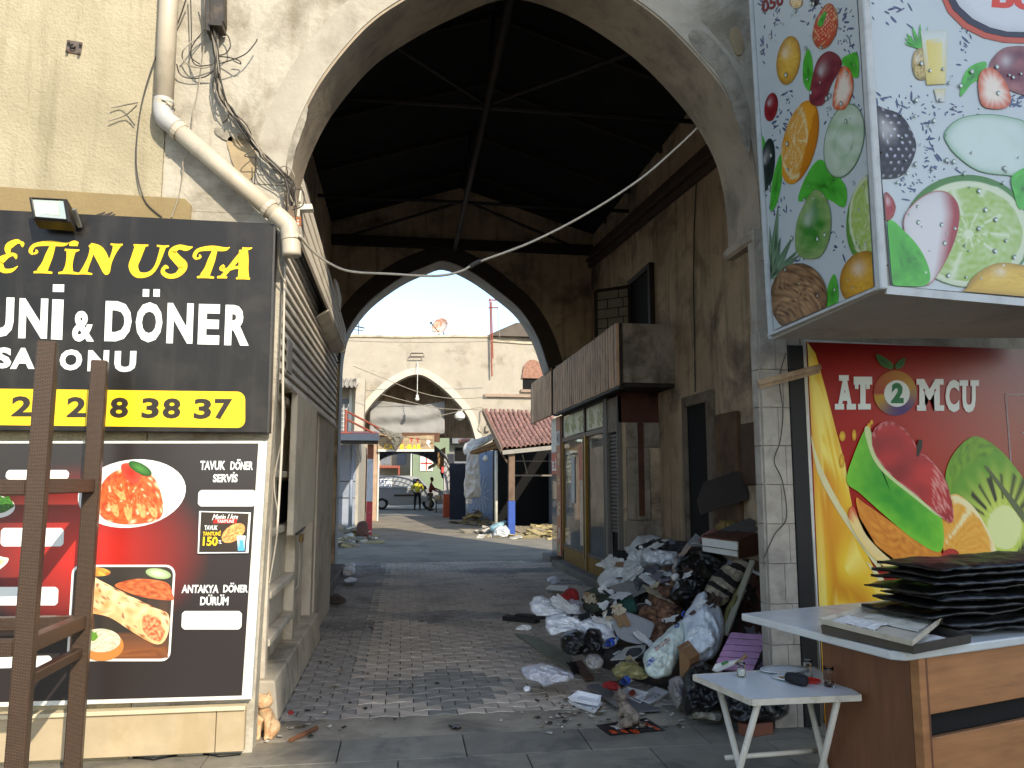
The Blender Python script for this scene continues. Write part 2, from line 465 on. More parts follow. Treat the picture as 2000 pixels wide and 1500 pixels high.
# raised plaster ring round the arch
def off_curve(a, d):
    out = []
    for i, p in enumerate(a):
        q0, q1 = a[max(i - 1, 0)], a[min(i + 1, len(a) - 1)]
        t = Vector((q1[0] - q0[0], q1[1] - q0[1])).normalized()
        out.append((p[0] - t.y * d, p[1] + t.x * d))
    return out
o2 = off_curve(arc, .2)
rb = B()
for i in range(4, n_ - 1):
    a, c, d, e = arc[i], arc[i + 1], o2[i + 1], o2[i]
    if abs(arc[i][0] - .78) < .12: continue
    rb.add([(p[0], y, p[1]) for y in (YF - .006, YF - .001) for p in (a, c, d, e)], [(0, 1, 2, 3), (3, 2, 6, 7), (0, 4, 5, 1)])
part('arch_band', rb, mat('patched_plaster', 'a19a8b', .9, .12, 4, .5, 40, dirt='7d7466', dsc=2.2, damt=.6, dth=.52), gt)
b = B().box(2.40, 2.5, YF + .01, 5.46, 3.27, 3.355)
part('impost', b, m_soff, gt, bevel=.02)
# tiles of the right pillar
m_tile = mat('beige_wall_tile', 'a0978a', .6, .2, 8, .15, 60, dirt='6d665e', dsc=5, damt=.5, rand=.07)
zt = 0.0
for r_ in range(10):
    h = .262
    xs = (2.417, 2.53, 2.618) if r_ % 2 else (2.417, 2.575, 2.618)
    for x0, x1 in zip(xs[:-1], xs[1:]):
        part('wall_tile', B().box(x0 + .0015, x1 - .0015, YF - .014, YF + .0015, zt + .0015, zt + h - .003), m_tile, gt, bevel=.0015)
    zt += h
for k in range(10):
    part('wall_tile', B().box(2.403, 2.4145, YF + .004, 5.045, k * .262 + .002, k * .262 + .259), m_tile, gt, bevel=.0015)
for (x, z, s) in ((2.5, 2.95, .12), (2.6, 3.12, .1), (2.47, 3.2, .07), (2.62, 2.75, .06)):
    pts = [(x + s * .5 * math.cos(t) * (1 + .5 * noise.noise(Vector((t, x, z)))), z + s * math.sin(t) * (1 + .5 * noise.noise(Vector((t, z, 3))))) for t in (k * .52 for k in range(12))]
    part('plaster_patch', B().prism(pts, 'y', YF - .008, YF + .0005), m_gate, gt)
for o, nm, m_ in (([(1345, 75), (1372, 60), (1420, 110), (1458, 190), (1466, 260), (1462, 300), (1440, 235), (1405, 150)], 'mortar_patch', mat('grey_mortar', '8d8678', .95, .3, 9, .9, 30, dirt='5f584c', dsc=6, damt=.7, dth=.5)),
                  ([(1425, 60), (1440, 52), (1452, 75), (1448, 105), (1434, 98)], 'plaster_patch', mat('tan_patch', '9c8a6c', .9, .2, 5, .4, 30)), ([(445, 270), (470, 262), (492, 275), (500, 320), (488, 352), (466, 340), (450, 310)], 'plaster_patch', MATS['tan_patch']),
                  ([(420, 250), (455, 258), (500, 270), (505, 285), (470, 282), (430, 268)], 'mortar_patch', MATS['grey_mortar']), ([(562, 300), (585, 232), (600, 205), (596, 240), (578, 290), (566, 345)], 'mortar_patch', MATS['grey_mortar'])):
    pts = [at(x, y, YF - .012) for x, y in sm(o, 5)]
    part(nm, B().slab([p + Vector((.01 * noise.noise(p * 25), 0, .01 * noise.noise(p * 31))) for p in pts], (0, .0115, 0), 1), m_, gt)
# facade to the right behind the juice shop
sw = thing('shop_front_wall', 'plastered wall behind the red juice poster and fruit sign', 'wall', (4.4, YF, 0))
part('wall_face', B().box(2.722, 7, YF + .06, 5.5, 0, 9), m_gate, sw)
# ================================================================ the covered hall behind the gate
hl = thing('market_hall', 'dark sooty covered hall between the near gate and the far pointed arch', 'building', (1.1, 10, 0))
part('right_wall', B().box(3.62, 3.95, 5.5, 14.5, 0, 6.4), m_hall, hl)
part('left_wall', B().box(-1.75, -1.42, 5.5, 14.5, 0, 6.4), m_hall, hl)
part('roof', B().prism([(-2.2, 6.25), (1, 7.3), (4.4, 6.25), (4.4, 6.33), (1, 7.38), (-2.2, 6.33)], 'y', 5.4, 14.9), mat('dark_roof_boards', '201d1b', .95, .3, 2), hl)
b = B()
for yy in (6.6, 8.6, 10.2, 11.8, 13.3):
    for s in (-1, 1):
        b.beam((1, yy, 7.18), (1 + s * 2.75, yy, 6.3), .05, .09)
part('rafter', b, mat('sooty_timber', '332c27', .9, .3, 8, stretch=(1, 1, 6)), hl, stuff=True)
m_pole = mat('roof_steel_pole', '35302d', .7, .2, 8)
part('tie_pole', B().tube([(.9, 5.6, 6.0), (.9, 14.4, 6.0)], .045, 8), m_pole, hl, smooth=True)
for yn, s in ((8.6, -1), (11.8, 1)):
    part('cross_pole', B().tube([(-1.4, yn, 6.0), (3.6, yn + .02, 6.0)], .03, 6), m_pole, hl, smooth=True)
    for x in (-1.2, 3.2):
        part('brace_pole', B().tube([(.9, yn, 6.03), (x, yn + s * 2.2, 6.03)], .025, 6), m_pole, hl, smooth=True)
    part('king_post', B().tube([(.9, yn, 6.05), (.98, yn, 7.2)], .03, 6), m_pole, hl, smooth=True)
# sloping moulding on the right wall
cb = B()
for dz, px, h in ((0, .09, .09), (.11, .14, .07), (.2, .06, .16)):
    cb.hexa([(3.62 - px, 5.6, 5.07 + dz), (3.618, 5.6, 5.07 + dz), (3.618, 14.4, 6.0 + dz - .25), (3.62 - px, 14.4, 6.0 + dz - .25), (3.62 - px, 5.6, 5.07 + dz + h), (3.618, 5.6, 5.07 + dz + h), (3.618, 14.4, 6.0 + dz - .25 + h), (3.62 - px, 14.4, 6.0 + dz - .25 + h)])
part('moulding', cb, mat('brown_moulding', '54443a', .9, .25, 3, .3, 30, dirt='2e2621', dsc=3, damt=.7), hl, bevel=.01)
# dark doorway with its frame, niche and boards on the right wall
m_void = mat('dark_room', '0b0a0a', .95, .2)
dr = part('doorway', B().box(3.585, 3.63, 8.72, 9.4, 0, 2.53), m_void, hl)
fb = B().box(3.55, 3.619, 9.4, 9.52, 0, 2.66).box(3.55, 3.619, 8.58, 8.72, 0, 2.66).box(3.553, 3.619, 8.72, 9.4, 2.53, 2.66)
part('frame', fb, mat('chalky_frame', '7b6d5e', .9, .25, 5, .3, 40, dirt='443a32', dsc=4), dr, bevel=.008)
part('wall_board', B().box(3.56, 3.617, 7.9, 8.5, 1.15, 2.35), mat('stained_board', '6a5038', .85, .2, 4, .2, 40, dirt='3d2e22', dsc=3, damt=.7), hl, bevel=.01)
part('wall_board', B().box(3.585, 3.618, 7.3, 8.35, 1.55, 2.2), mat('stained_board2', '5b4636', .85, .2, 4, .2, 40, dirt='33271e', dsc=3, damt=.7), hl, bevel=.01)
# open casement window above the shop balcony
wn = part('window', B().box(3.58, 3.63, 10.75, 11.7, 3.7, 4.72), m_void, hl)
part('frame', B().box(3.54, 3.618, 10.66, 10.75, 3.66, 4.8).box(3.54, 3.618, 11.7, 11.79, 3.66, 4.8).box(3.543, 3.618, 10.75, 11.7, 4.72, 4.8), mat('dark_wood', '2b211b', .7, .3, 8), wn)
cs = B(); p0, p1 = Vector((3.56, 11.72, 0)), Vector((3.10, 12.1, 0))
dv = (p1 - p0)
def cpt(u, z): return p0 + dv * u + Vector((0, 0, z))
for (u0, z0, u1, z1) in ((0, 3.75, 0, 4.7), (1, 3.75, 1, 4.7), (0, 3.75, 1, 3.75), (0, 4.7, 1, 4.7)): cs.beam(cpt(u0, z0), cpt(u1, z1), .05, .05, (1, 1, 0))
for k in range(1, 6): cs.beam(cpt(0, 3.75 + k * .158), cpt(1, 3.75 + k * .158), .014, .014, (1, 1, 0))
for k in range(6):
    u = .33 if k % 2 else .66
    cs.beam(cpt(u, 3.75 + k * .158), cpt(u, 3.75 + (k + 1) * .158), .014, .014, (1, 1, 0))
    if k % 2 == 0: cs.beam(cpt(.2, 3.75 + k * .158), cpt(.2, 3.75 + (k + 1) * .158), .012, .012, (1, 1, 0))
part('casement', cs, MATS['dark_wood'], wn)
part('pane', B().slab([cpt(.03, 3.77), cpt(.97, 3.77), cpt(.97, 4.68), cpt(.03, 4.68)], (.6, .8, 0), .004), mat('dusty_pane', '8f897c', .4, .2), wn)
# far pointed arch of the hall
FA = [(-1.22, 0), (-1.22, 3.7), (-1.19, 4.05), (-1.08, 4.449), (-.713, 4.973), (-.145, 5.44), (.35, 5.7), (.73, 5.82), (1.27, 5.607), (1.832, 5.22), (2.235, 4.866), (2.556, 4.348), (2.755, 3.75), (2.79, 3.7), (3.3, 3.7), (3.3, 0)]
fa = [(FA[0])] + [(p.x, p.z) for p in crom([(x, 0, z) for x, z in FA[1:-3]], 4)] + FA[-3:]
ea = thing('arched_end_wall', 'sooty end wall of the hall with the second pointed arch framing the sky', 'gateway', (.8, 14.5, 0))
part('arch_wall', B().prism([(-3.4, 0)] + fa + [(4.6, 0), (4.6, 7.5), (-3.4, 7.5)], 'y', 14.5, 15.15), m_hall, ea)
lb = B(); n2 = len(fa)
lb.add([(x, 14.503, z) for x, z in fa] + [(x, 15.148, z) for x, z in fa] + [(x + (.01 if x < .73 else -.01), 14.503, z - (.01 if z > 3.7 else 0)) for x, z in fa] + [(x + (.01 if x < .73 else -.01), 15.148, z - (.01 if z > 3.7 else 0)) for x, z in fa],
       [f for i in range(n2 - 1) for f in ((2 * n2 + i, 2 * n2 + i + 1, 3 * n2 + i + 1, 3 * n2 + i),)])
part('arch_lining', lb, mat('grey_soffit', 'a39d95', .9, .12, 3, .3, 30, dirt='6d665f', dsc=2, damt=.5), ea)
fo = off_curve(fa, .3)
rb = B()
for i in range(2, n2 - 4):
    rb.add([(p[0], y, p[1]) for y in (14.478, 14.499) for p in (fa[i], fa[i + 1], fo[i + 1], fo[i])], [(0, 1, 2, 3), (3, 2, 6, 7), (0, 4, 5, 1)])
part('arch_band', rb, mat('dark_arch_band', '4a423b', .95, .2, 3, .3, 30), ea)
part('eave_beam', B().box(-1.42, 3.62, 14.3, 14.44, 6.02, 6.2), MATS['sooty_timber'], ea)
# ================================================================ the white wall across the court with the third arch
m_white = mat('limewashed_wall', 'a29a8b', .9, .08, 2, .5, 18, dirt='6f6656', dsc=.8, damt=.7, dth=.53, bdist=.03, streak='a2957f')
CA = [(-1.9, 0), (-1.9, 3.2), (-1.74, 4.06), (-1.2, 4.9), (-.4, 5.62), (.49, 5.98), (1.25, 5.65), (2.05, 4.95), (2.65, 4.2), (2.95, 3.3), (2.95, 0)]
ca_ = [CA[0]] + [(p.x, p.z) for p in crom([(x, 0, z) for x, z in CA[1:-1]], 5)] + [CA[-1]]
cw = thing('court_wall', 'sunlit limewashed wall across the court with the third pointed arch', 'gateway', (.6, 32, 0))
tops = [(9, 7.35), (7, 7.42), (5, 7.38), (3.6, 7.45), (3.5, 7.62), (2, 7.6), (0, 7.52), (-2, 7.5), (-2.8, 7.46), (-9, 7.5)]
part('arch_wall', B().prism([(-9, 0)] + ca_ + [(9, 0)] + tops, 'y', 32, 32.7), m_white, cw)
cb = B()
for (x0, z0), (x1, z1) in zip(tops[:-1], tops[1:]):
    cb.hexa([(x1, 31.94, z1), (x0, 31.94, z0), (x0, 32.75, z0), (x1, 32.75, z1), (x1, 31.94, z1 + .09), (x0, 31.94, z0 + .09), (x0, 32.75, z0 + .09), (x1, 32.75, z1 + .09)])
part('coping', cb, mat('weathered_coping', 'b3a78f', .9, .2, 3, .5, 20, dirt='6d6353', dsc=2, damt=.7), cw)
co = off_curve(ca_, .28); rb = B()
for i in range(2, len(ca_) - 2):
    rb.add([(p[0], y, p[1]) for y in (31.93, 31.998) for p in (ca_[i], ca_[i + 1], co[i + 1], co[i])], [(0, 1, 2, 3), (3, 2, 6, 7), (0, 4, 5, 1)])
part('arch_band', rb, mat('white_arch_band', 'bab3a4', .9, .08, 3, .3, 20, dirt='b0a48e', dsc=1.5, damt=.5), cw)
part('string_course', B().box(3.3, 7, 31.86, 31.998, 5.08, 5.2), mat('terracotta_trim', '94806e', .9, .2, 3), cw)
part('buttress', B().hexa([(-1.95, 30.6, 3.3), (-1.6, 30.6, 3.3), (-1.6, 31.99, 3.3), (-2.2, 31.99, 3.3), (-1.95, 31.3, 5.7), (-1.6, 31.3, 5.7), (-1.6, 31.99, 5.7), (-2.2, 31.99, 5.7)]), m_white, cw)
# little arched niche with terracotta surround
nw = part('niche_window', B().box(4.95, 5.8, 31.985, 31.999, 5.4, 6.2), m_void, cw)
nx = [(5.37 + .42 * math.cos(t), 6.2 + .5 * math.sin(t)) for t in (math.pi * k / 14 for k in range(15))]
part('surround', B().prism([(5.85, 5.9), *nx, (4.9, 5.9)], 'y', 31.9, 31.984), mat('terracotta_grille', '8f6a58', .9, .35, 14, .6, 30), nw)
part('sill', B().box(4.85, 5.9, 31.88, 31.984, 5.3, 5.42), MATS['terracotta_trim'], nw)
# hall behind the third arch
h2 = thing('second_hall', 'dark covered passage behind the third arch', 'building', (.6, 36, 0))
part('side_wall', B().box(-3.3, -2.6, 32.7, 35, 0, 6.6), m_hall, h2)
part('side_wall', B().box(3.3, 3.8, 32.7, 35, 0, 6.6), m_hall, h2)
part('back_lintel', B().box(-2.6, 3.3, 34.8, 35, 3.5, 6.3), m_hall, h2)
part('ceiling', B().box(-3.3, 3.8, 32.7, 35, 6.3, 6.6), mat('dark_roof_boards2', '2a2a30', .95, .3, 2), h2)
# ================================================================ opposite side of the street, behind the camera (casts the shade)
ob = thing('apartment_block', 'tall rendered block on the opposite side of the street', 'building', (18, -24, 0))
part('wall', B().box(13.3, 24, -27, -20.5, 0, 24), mat('block_render', 'a79c8a', .9, .12, 2), ob)
wp = None
for fl in range(7):
    for k in range(4):
        x = 14.2 + k * 2.3
        if wp is None:
            wp = part('window', B().box(x, x + 1.2, -20.49, -20.43, 1.2, 2.7), glass_mat(), ob); w0 = (x, fl)
        else:
            c = copy_at(wp, ORG[ob.name] + Vector((x - w0[0], 0, fl * 3.1)), ob)
# ================================================================ left: black restaurant sign
m_blk = mat('black_sign_film', '201d1a', .35, .2, 3, .02, 60, dirt='3a352f', dsc=3, damt=.5, spec=.3, streak='35312b')
m_yel = mat('yellow_film', 'f0c419', .4, .04, 3, 0)
m_wht = mat('white_film', 'dfe2dc', .4, .04, 3, 0)
m_wfr = mat('white_frame', 'd8d6cc', .45, .06, 5, .05, 60, dirt='9a948a', dsc=6, damt=.4)
SY = 4.80
pS = Plane((0, SY, 0), (0, -1, 0))
a0, a1 = pS(0, 410), pS(537, 437)
sg = thing('restaurant_sign', 'black sign with yellow and white lettering and a yellow phone number strip', 'sign', (-2, SY, 2.5))
q = [pS(-330, 393), pS(537, 437), pS(524, 845), pS(-330, 838)]
part('sign_board', B().slab(q, (0, 1, 0), .11), m_blk, sg, bevel=.003)
part('edge_trim', B().beam(pS(537, 437, .004), pS(524, 845, .004), .012, .012), mat('dark_alu', '4a4640', .4, .1, metal=.6), sg)
def strip_poly(x0, y0, x1, y1, r):
    o = [(x0, y0)]
    for cx, cy, t0 in ((x1 - r, y0 + r, -90), (x1 - r, y1 - r, 0)):
        o += [(cx + r * math.cos(R(t0 + k * 15)), cy + r * math.sin(R(t0 + k * 15))) for k in range(7)]
    return o + [(x0, y1)]
flat('phone_strip', sg, pS, [(x, y + (x - 480) * .012) for x, y in strip_poly(-300, 765, 479, 836, 16)], m_yel, 1)
m_bk2 = mat('dark_print', '2b241b', .4, .1, 3, 0)
for s, x0, x1 in (('0', -115, -68), ('3', -58, -12), ('2', 22, 62), ('4', 70, 106), ('2', 130, 168), ('3', 173, 206), ('8', 214, 250), ('3', 276, 310), ('8', 317, 352), ('3', 378, 412), ('7', 418, 452)):
    d = (x0 - 480) * .014
    text(s, [(x0 + 2, 780 + d), (x1 + 2, 780 + d), (x1, 820 + d), (x0, 820 + d)], pS, m_bk2, sg, bold=.035, layer=2)
for s, x0, x1, yo in (('T', -110, -40, 0), ('U', -30, 26, 0), ('N', 36, 92, 0), ('İ', 100, 122, -30), ('D', 204, 256, 0), ('Ö', 264, 316, -18), ('N', 325, 376, 0), ('E', 386, 428, 0), ('R', 438, 486, 0)):
    d = (x0 - 486) * .032
    top = 596 + yo + d; bt = 676 + (x0 - 486) * .034
    top = 597 + d
    for du, dv in {'Ö': (( .22, -25), (.62, -25)), 'İ': ((0, -29),)}.get(s, ()):
        wd_ = (x1 - x0) * (.24 if s == 'Ö' else 1)
        xx = x0 + 4 + (x1 - x0) * du; yy = top + dv
        flat('letter_dot', sg, pS, [(xx, yy), (xx + wd_, yy + .3), (xx + wd_ - .5, yy + 15), (xx - .5, yy + 14.7)], m_wht, 3)
    s = {'Ö': 'O', 'İ': 'I'}.get(s, s)
    text(s, [(x0 + 3, top), (x1 + 3, top + 1), (x1, bt + 1), (x0, bt)], pS, m_wht, sg, bold=.045)
text('&', [(142, 607), (185, 608), (184, 668), (141, 667)], pS, m_wht, sg, bold=.04)
for s, x0, x1 in (('S', -12, 22), ('A', 20, 68), ('L', 78, 112), ('O', 116, 160), ('N', 171, 212), ('U', 223, 265)):
    d = (x0 - 265) * .03
    text(s, [(x0 + 2, 687 + d), (x1 + 2, 687 + d), (x1, 728 + d), (x0, 728 + d)], pS, m_wht, sg, bold=.05)
# flowing display letters, each drawn as swelling strokes
def fancy(strokes, ox, oy, w, h, m, par, pl, base):
    b = B()
    for si, st in enumerate(strokes):
        pts = [Vector((p[0], p[1], 0)) for p in st]; ws = [p[2] for p in st]
        C = crom(pts, 7); W = [v.x for v in crom([(x, 0, 0) for x in ws], 7)]
        L_, R_ = [], []
        for i, p in enumerate(C):
            t = (C[min(i + 1, len(C) - 1)] - C[max(i - 1, 0)]).normalized()
            nn = Vector((-t.y, t.x, 0)) * W[i] * .5
            L_.append(p + nn); R_.append(p - nn)
        def P(v): 
            x = ox + v.x * w + (1 - v.y) * -0.0 + v.y * h * .16; y = oy - v.y * h
            return pl(x, y + (x - 486) * .03, .0012 * base + .0004 * si)
        k = len(C)
        b.add([P(v) for v in L_] + [P(v) for v in R_], [(i, i + 1, k + i + 1, k + i) for i in range(k - 1)])
    part('display_letter', b, m, par)
serif = .10
FL = {
 'E': [[(.80, .93, .05), (.62, .97, .16), (.35, .8, .26), (.42, .58, .12), (.62, .54, .05)], [(.62, .55, .05), (.40, .52, .14), (.12, .3, .30), (.3, .06, .16), (.6, .06, .12), (.8, .2, .03)], [(.5, .62, .02), (.66, .52, .12), (.7, .42, .03)], [(.74, .98, .02), (.84, .9, .14), (.86, .8, .03)]],
 'T': [[(.10, .58, .05), (.02, .7, .12), (.12, .88, .12), (.5, .95, .16), (.9, .93, .12), (1.05, 1.0, .02)], [(.62, .94, .14), (.56, .6, .22), (.5, .3, .24), (.42, .06, .3)], [(.2, .02, .06), (.42, .05, .1), (.72, .02, .06)], [(.12, .6, .06), (.2, .66, .08), (.16, .74, .03)]],
 'I': [[(.42, .74, .4), (.42, .5, .3), (.42, .25, .3), (.42, .05, .46)], [(.15, .74, .06), (.5, .71, .1), (.75, .74, .04)], [(.05, .02, .06), (.42, .05, .1), (.85, .02, .06)], [(.3, .92, .12), (.48, .94, .17), (.66, .92, .12)]],
 'N': [[(.28, .95, .14), (.26, .6, .12), (.2, .3, .14), (.14, .05, .2)], [(.0, .02, .05), (.15, .05, .09), (.38, .02, .05)], [(.2, .95, .12), (.42, .78, .3), (.62, .45, .3), (.74, .12, .18), (.78, .02, .08)], [(.92, .97, .22), (.86, .7, .12), (.8, .4, .1), (.78, .1, .12)], [(.74, .98, .05), (.92, .95, .09), (1.06, .98, .05)]],
 'U': [[(.24, .96, .3), (.18, .6, .28), (.14, .3, .26), (.3, .05, .2), (.6, .08, .14), (.78, .35, .11), (.88, .95, .16)], [(.05, .98, .05), (.24, .95, .1), (.46, .98, .05)], [(.7, .98, .05), (.88, .95, .08), (1.04, .98, .05)]],
 'S': [[(.98, .97, .03), (.78, .92, .16), (.5, .95, .16), (.3, .78, .26), (.52, .56, .28), (.76, .34, .3), (.6, .08, .18), (.3, .03, .14), (.08, .16, .14), (.14, .32, .12), (.26, .28, .05)]],
 'A': [[(.0, .04, .07), (.18, .06, .1), (.3, .04, .06)], [(.14, .05, .12), (.34, .35, .14), (.56, .7, .16), (.72, .98, .1)], [(.66, .94, .26), (.72, .6, .3), (.76, .3, .3), (.8, .05, .34)], [(.58, .02, .06), (.8, .05, .1), (1.0, .02, .06)], [(.16, .42, .1), (.08, .32, .12), (.24, .28, .12), (.5, .36, .1), (.72, .36, .1)], [(.62, .98, .05), (.8, .96, .08), (.92, 1.0, .03)]],
 'M': [[(.2, .95, .2), (.14, .5, .16), (.1, .05, .26)], [(.2, .95, .2), (.4, .5, .26), (.5, .1, .1)], [(.8, .95, .2), (.6, .5, .14), (.5, .1, .08)], [(.8, .95, .26), (.84, .5, .26), (.88, .05, .3)]],
}
for ch, x0, x1 in (('M', -110, -18), ('E', -10, 44), ('T', 52, 122), ('I', 112, 160), ('N', 152, 226), ('U', 248, 318), ('S', 312, 368), ('T', 372, 436), ('A', 424, 488)):
    fancy(FL[ch], x0, 546, x1 - x0, 62 if ch != 'I' else 64, m_yel, sg, pS, 2)
# ---- floodlight on the sign
fl = thing('floodlight', 'square black led floodlight mounted on top of the black sign', 'lamp', tuple(pS(98, 410)))
pF = Plane((0, 4.66, 0), (0, -1, 0))
F4 = [pF(56, 384), pF(131, 388), pF(138, 434), pF(64, 428)]
tilt = Vector((0, .085, -.03))
part('housing', B().add(F4 + [p + tilt for p in F4], [(0, 1, 2, 3), (7, 6, 5, 4), (0, 4, 5, 1), (1, 5, 6, 2), (2, 6, 7, 3), (3, 7, 4, 0)]), mat('lamp_black', '1d1a18', .4, .1), fl, bevel=.004)
cF = sum(F4, Vector()) / 4
def inF(k, dy): return [cF + (p - cF) * k + Vector((0, dy, 0)) for p in F4]
part('reflector', B().add(inF(.8, -.003) + inF(.45, .0), [(0, 1, 5, 4), (1, 2, 6, 5), (2, 3, 7, 6), (3, 0, 4, 7)]), mat('lamp_reflector', 'b9c0b4', .25, .05, metal=.5), fl)
part('led_plate', B().add(inF(.46, -.002), [(0, 1, 2, 3)]), mat('led_plate', 'cfd3b0', .4, .05), fl)
part('rim', B().tube(inF(.84, -.004) + [inF(.84, -.004)[0]], .006, 6), MATS['lamp_black'], fl)
part('bracket', B().beam(pF(140, 405) + Vector((0, .03, 0)), pF(140, 430) + Vector((0, .12, 0)), .02, .02), mat('galvanised', '9a9a94', .4, .1, metal=.7), fl)
b = B()
for k in range(7): b.beam(pS(176 + k * 5, 417 + k * .3, -.05), pS(186 + k * 5, 411 - (k % 3) * 2, -.07), .008, .01)
solo('bent_scraps', b, m_bk2, 'broken dark plastic slivers lying on top edge of the black sign', 'debris')
# ---- lower menu panel
PY = 4.87
pP = Plane((0, PY, 0), (0, -1, 0))
mp_ = thing('menu_panel', 'black and red menu panel with food pictures in a white frame', 'sign', (-2, PY, 1))
part('backing', B().slab([pP(-330, 862), pP(522, 861), pP(491, 1366), pP(-330, 1392)], (0, 1, 0), .05), m_wfr, mp_, bevel=.003)
def bgcol(r, t, x, y):
    d = math.hypot((x - 170) / 270, (y - 1075) / 190)
    return mixc('c0281f', '2b2524', min(1, max(0, (d - .12) / .78)) ** .8)
G = []
bb = B()
def gp(u, v):
    x = -320 + u * (506 + 320); xr = -320 + u * ((505 - 34 * v * .95) + 320)
    yt = 866 + (xr + 320) * .0; yb = 1380 - (xr + 320) * .0275
    return xr, yt + (yb - yt) * v
bb.grid(lambda u, v: pP(*gp(u, v), .003), 60, 40, lambda u, v: lin(bgcol(0, 0, *gp(u, v))))
part('printed_background', bb, print_mat(.3), mp_)
def nz2(x, y, s, seed=0): return noise.noise(Vector((x * s, y * s, seed)))
def meat(r, t, x, y):
    v = nz2(x * .8 + y * .3, y * .5 - x * .3, .14, 3) + .6 * nz2(x, y, .3, 5)
    if v > .42: return 'e8c9a0'
    return mixc('a83a1c', 'd9713a', .5 + v)
def rice(r, t, x, y): return mixc('cfc9b4', 'eeebdf', .5 + .8 * math.sin(y * .35 + nz2(x, y, .08) * 3) * .5)
def plate(r, t, x, y): return mixc('e6e6e2', 'b9b9b8', .5 * (1 if .78 < r < .84 else 0) + .35 * max(0, math.sin(t)) * r)
patch('plate_print', mp_, pP, ell(258, 964, 106, 66, -8), plate, 4)
patch('plate_hollow_print', mp_, pP, ell(262, 958, 82, 50, -8), lambda r, t, x, y: 'd5d3cc', 5)
patch('rice_print', mp_, pP, sm([(300, 908), (325, 912), (343, 935), (345, 965), (330, 985), (312, 990), (305, 950)]), rice, 6)
patch('meat_print', mp_, pP, sm([(195, 960), (212, 930), (240, 915), (268, 912), (300, 930), (318, 975), (315, 1010), (280, 1022), (230, 1022), (197, 1005)]), meat, 7, nr=16, center=(258, 970))
for (x, y, a, l) in ((222, 985, 70, 26), (250, 990, 80, 30), (275, 985, 75, 28), (298, 990, 70, 22), (235, 960, 60, 20)):
    patch('meat_strip_print', mp_, pP, ell(x, y, l, 8, a), lambda r, t, x, y: mixc('b04a22', 'e8a868', .45 + nz2(x, y, .25) + .4 * math.sin(t)), 8, nr=6)
patch('tomato_print', mp_, pP, sm([(238, 908), (262, 906), (276, 925), (268, 945), (246, 934)]), lambda r, t, x, y: mixc('b5231a', 'dd4a36', r), 9)
patch('cucumber_print', mp_, pP, ell(275, 915, 25, 10, 28), lambda r, t, x, y: mixc('4f8a3a', '234d1f', r), 10)
patch('side_dish_print', mp_, pP, ell(-8, 990, 38, 22, 0), lambda r, t, x, y: plate(r, t, x, y), 4)
patch('greens_print', mp_, pP, ell(2, 985, 26, 17, 0, wob=.3), lambda r, t, x, y: mixc('1f4d1c', '4f8a35', .5 + nz2(x, y, .3)), 5)
patch('pastry_print', mp_, pP, sm([(-20, 1085), (8, 1088), (18, 1092), (8, 1106), (-16, 1118)]), lambda r, t, x, y: mixc('c99a4a', 'ece4d4', r), 5)
def price(x0, x1, yt, h, dr):
    c = 6; o = []
    for x, y in ((x0, yt), (x1, yt + dr), (x1 - 1, yt + h + dr), (x0 - 1, yt + h)):
        sx = 1 if x < (x0 + x1) / 2 else -1; sy = 1 if y < yt + h / 2 + dr / 2 else -1
        o += [(x, y + c * sy), (x + c * .4 * sx, y + c * .4 * sy), (x + c * sx, y)] if sx * sy > 0 else [(x + c * sx, y), (x + c * .4 * sx, y + c * .4 * sy), (x, y + c * sy)]
    flat('price_box', mp_, pP, o, m_wht, 5)
for a in ((13, 136, 918, 19, 0), (3, 126, 1031, 36, 0), (-8, 115, 1146, 36, 0), (-18, 102, 1283, 22, -3), (388, 501, 957, 32, 0), (356, 473, 1193, 36, 0)): price(*a)
def condensed(s, x0, x1, y0, y1, sl=0):
    if 'Ö' in s or 'Ü' in s or 'İ' in s:
        h = (y1 - y0); y0 = y0 + h * .2
        for i, ch in enumerate(s):
            cw_ = (x1 - x0) / len(s); cx_ = x0 + cw_ * (i + .5) + 1
            for dx in ((-.2, .2) if ch in 'ÖÜ' else (0,) if ch == 'İ' else ()):
                u = cx_ + dx * cw_ + 2; flat('letter_dot', mp_, pP, [(u - 1.4, y0 - h * .2), (u + 1.4, y0 - h * .2), (u + 1.2, y0 - h * .06), (u - 1.6, y0 - h * .06)], m_wht, 5)
        s = s.replace('Ö', 'O').replace('Ü', 'U').replace('İ', 'I')
    text(s, [(x0 + 1.2, y0), (x1 - 3 + 1.2, y0 + sl), (x1 - 3, y1 + sl), (x0, y1)], pP, m_wht, mp_, bold=.035, layer=5)
condensed('TAVUK', 391, 443, 900, 918); condensed('DÖNER', 450, 497, 897, 918)
condensed('SERVİS', 416, 467, 922, 942); condensed('ANTAKYA', 355, 430, 1142, 1158); condensed('DÖNER', 436, 487, 1138, 1157); condensed('DÜRÜM', 391, 449, 1161, 1182)
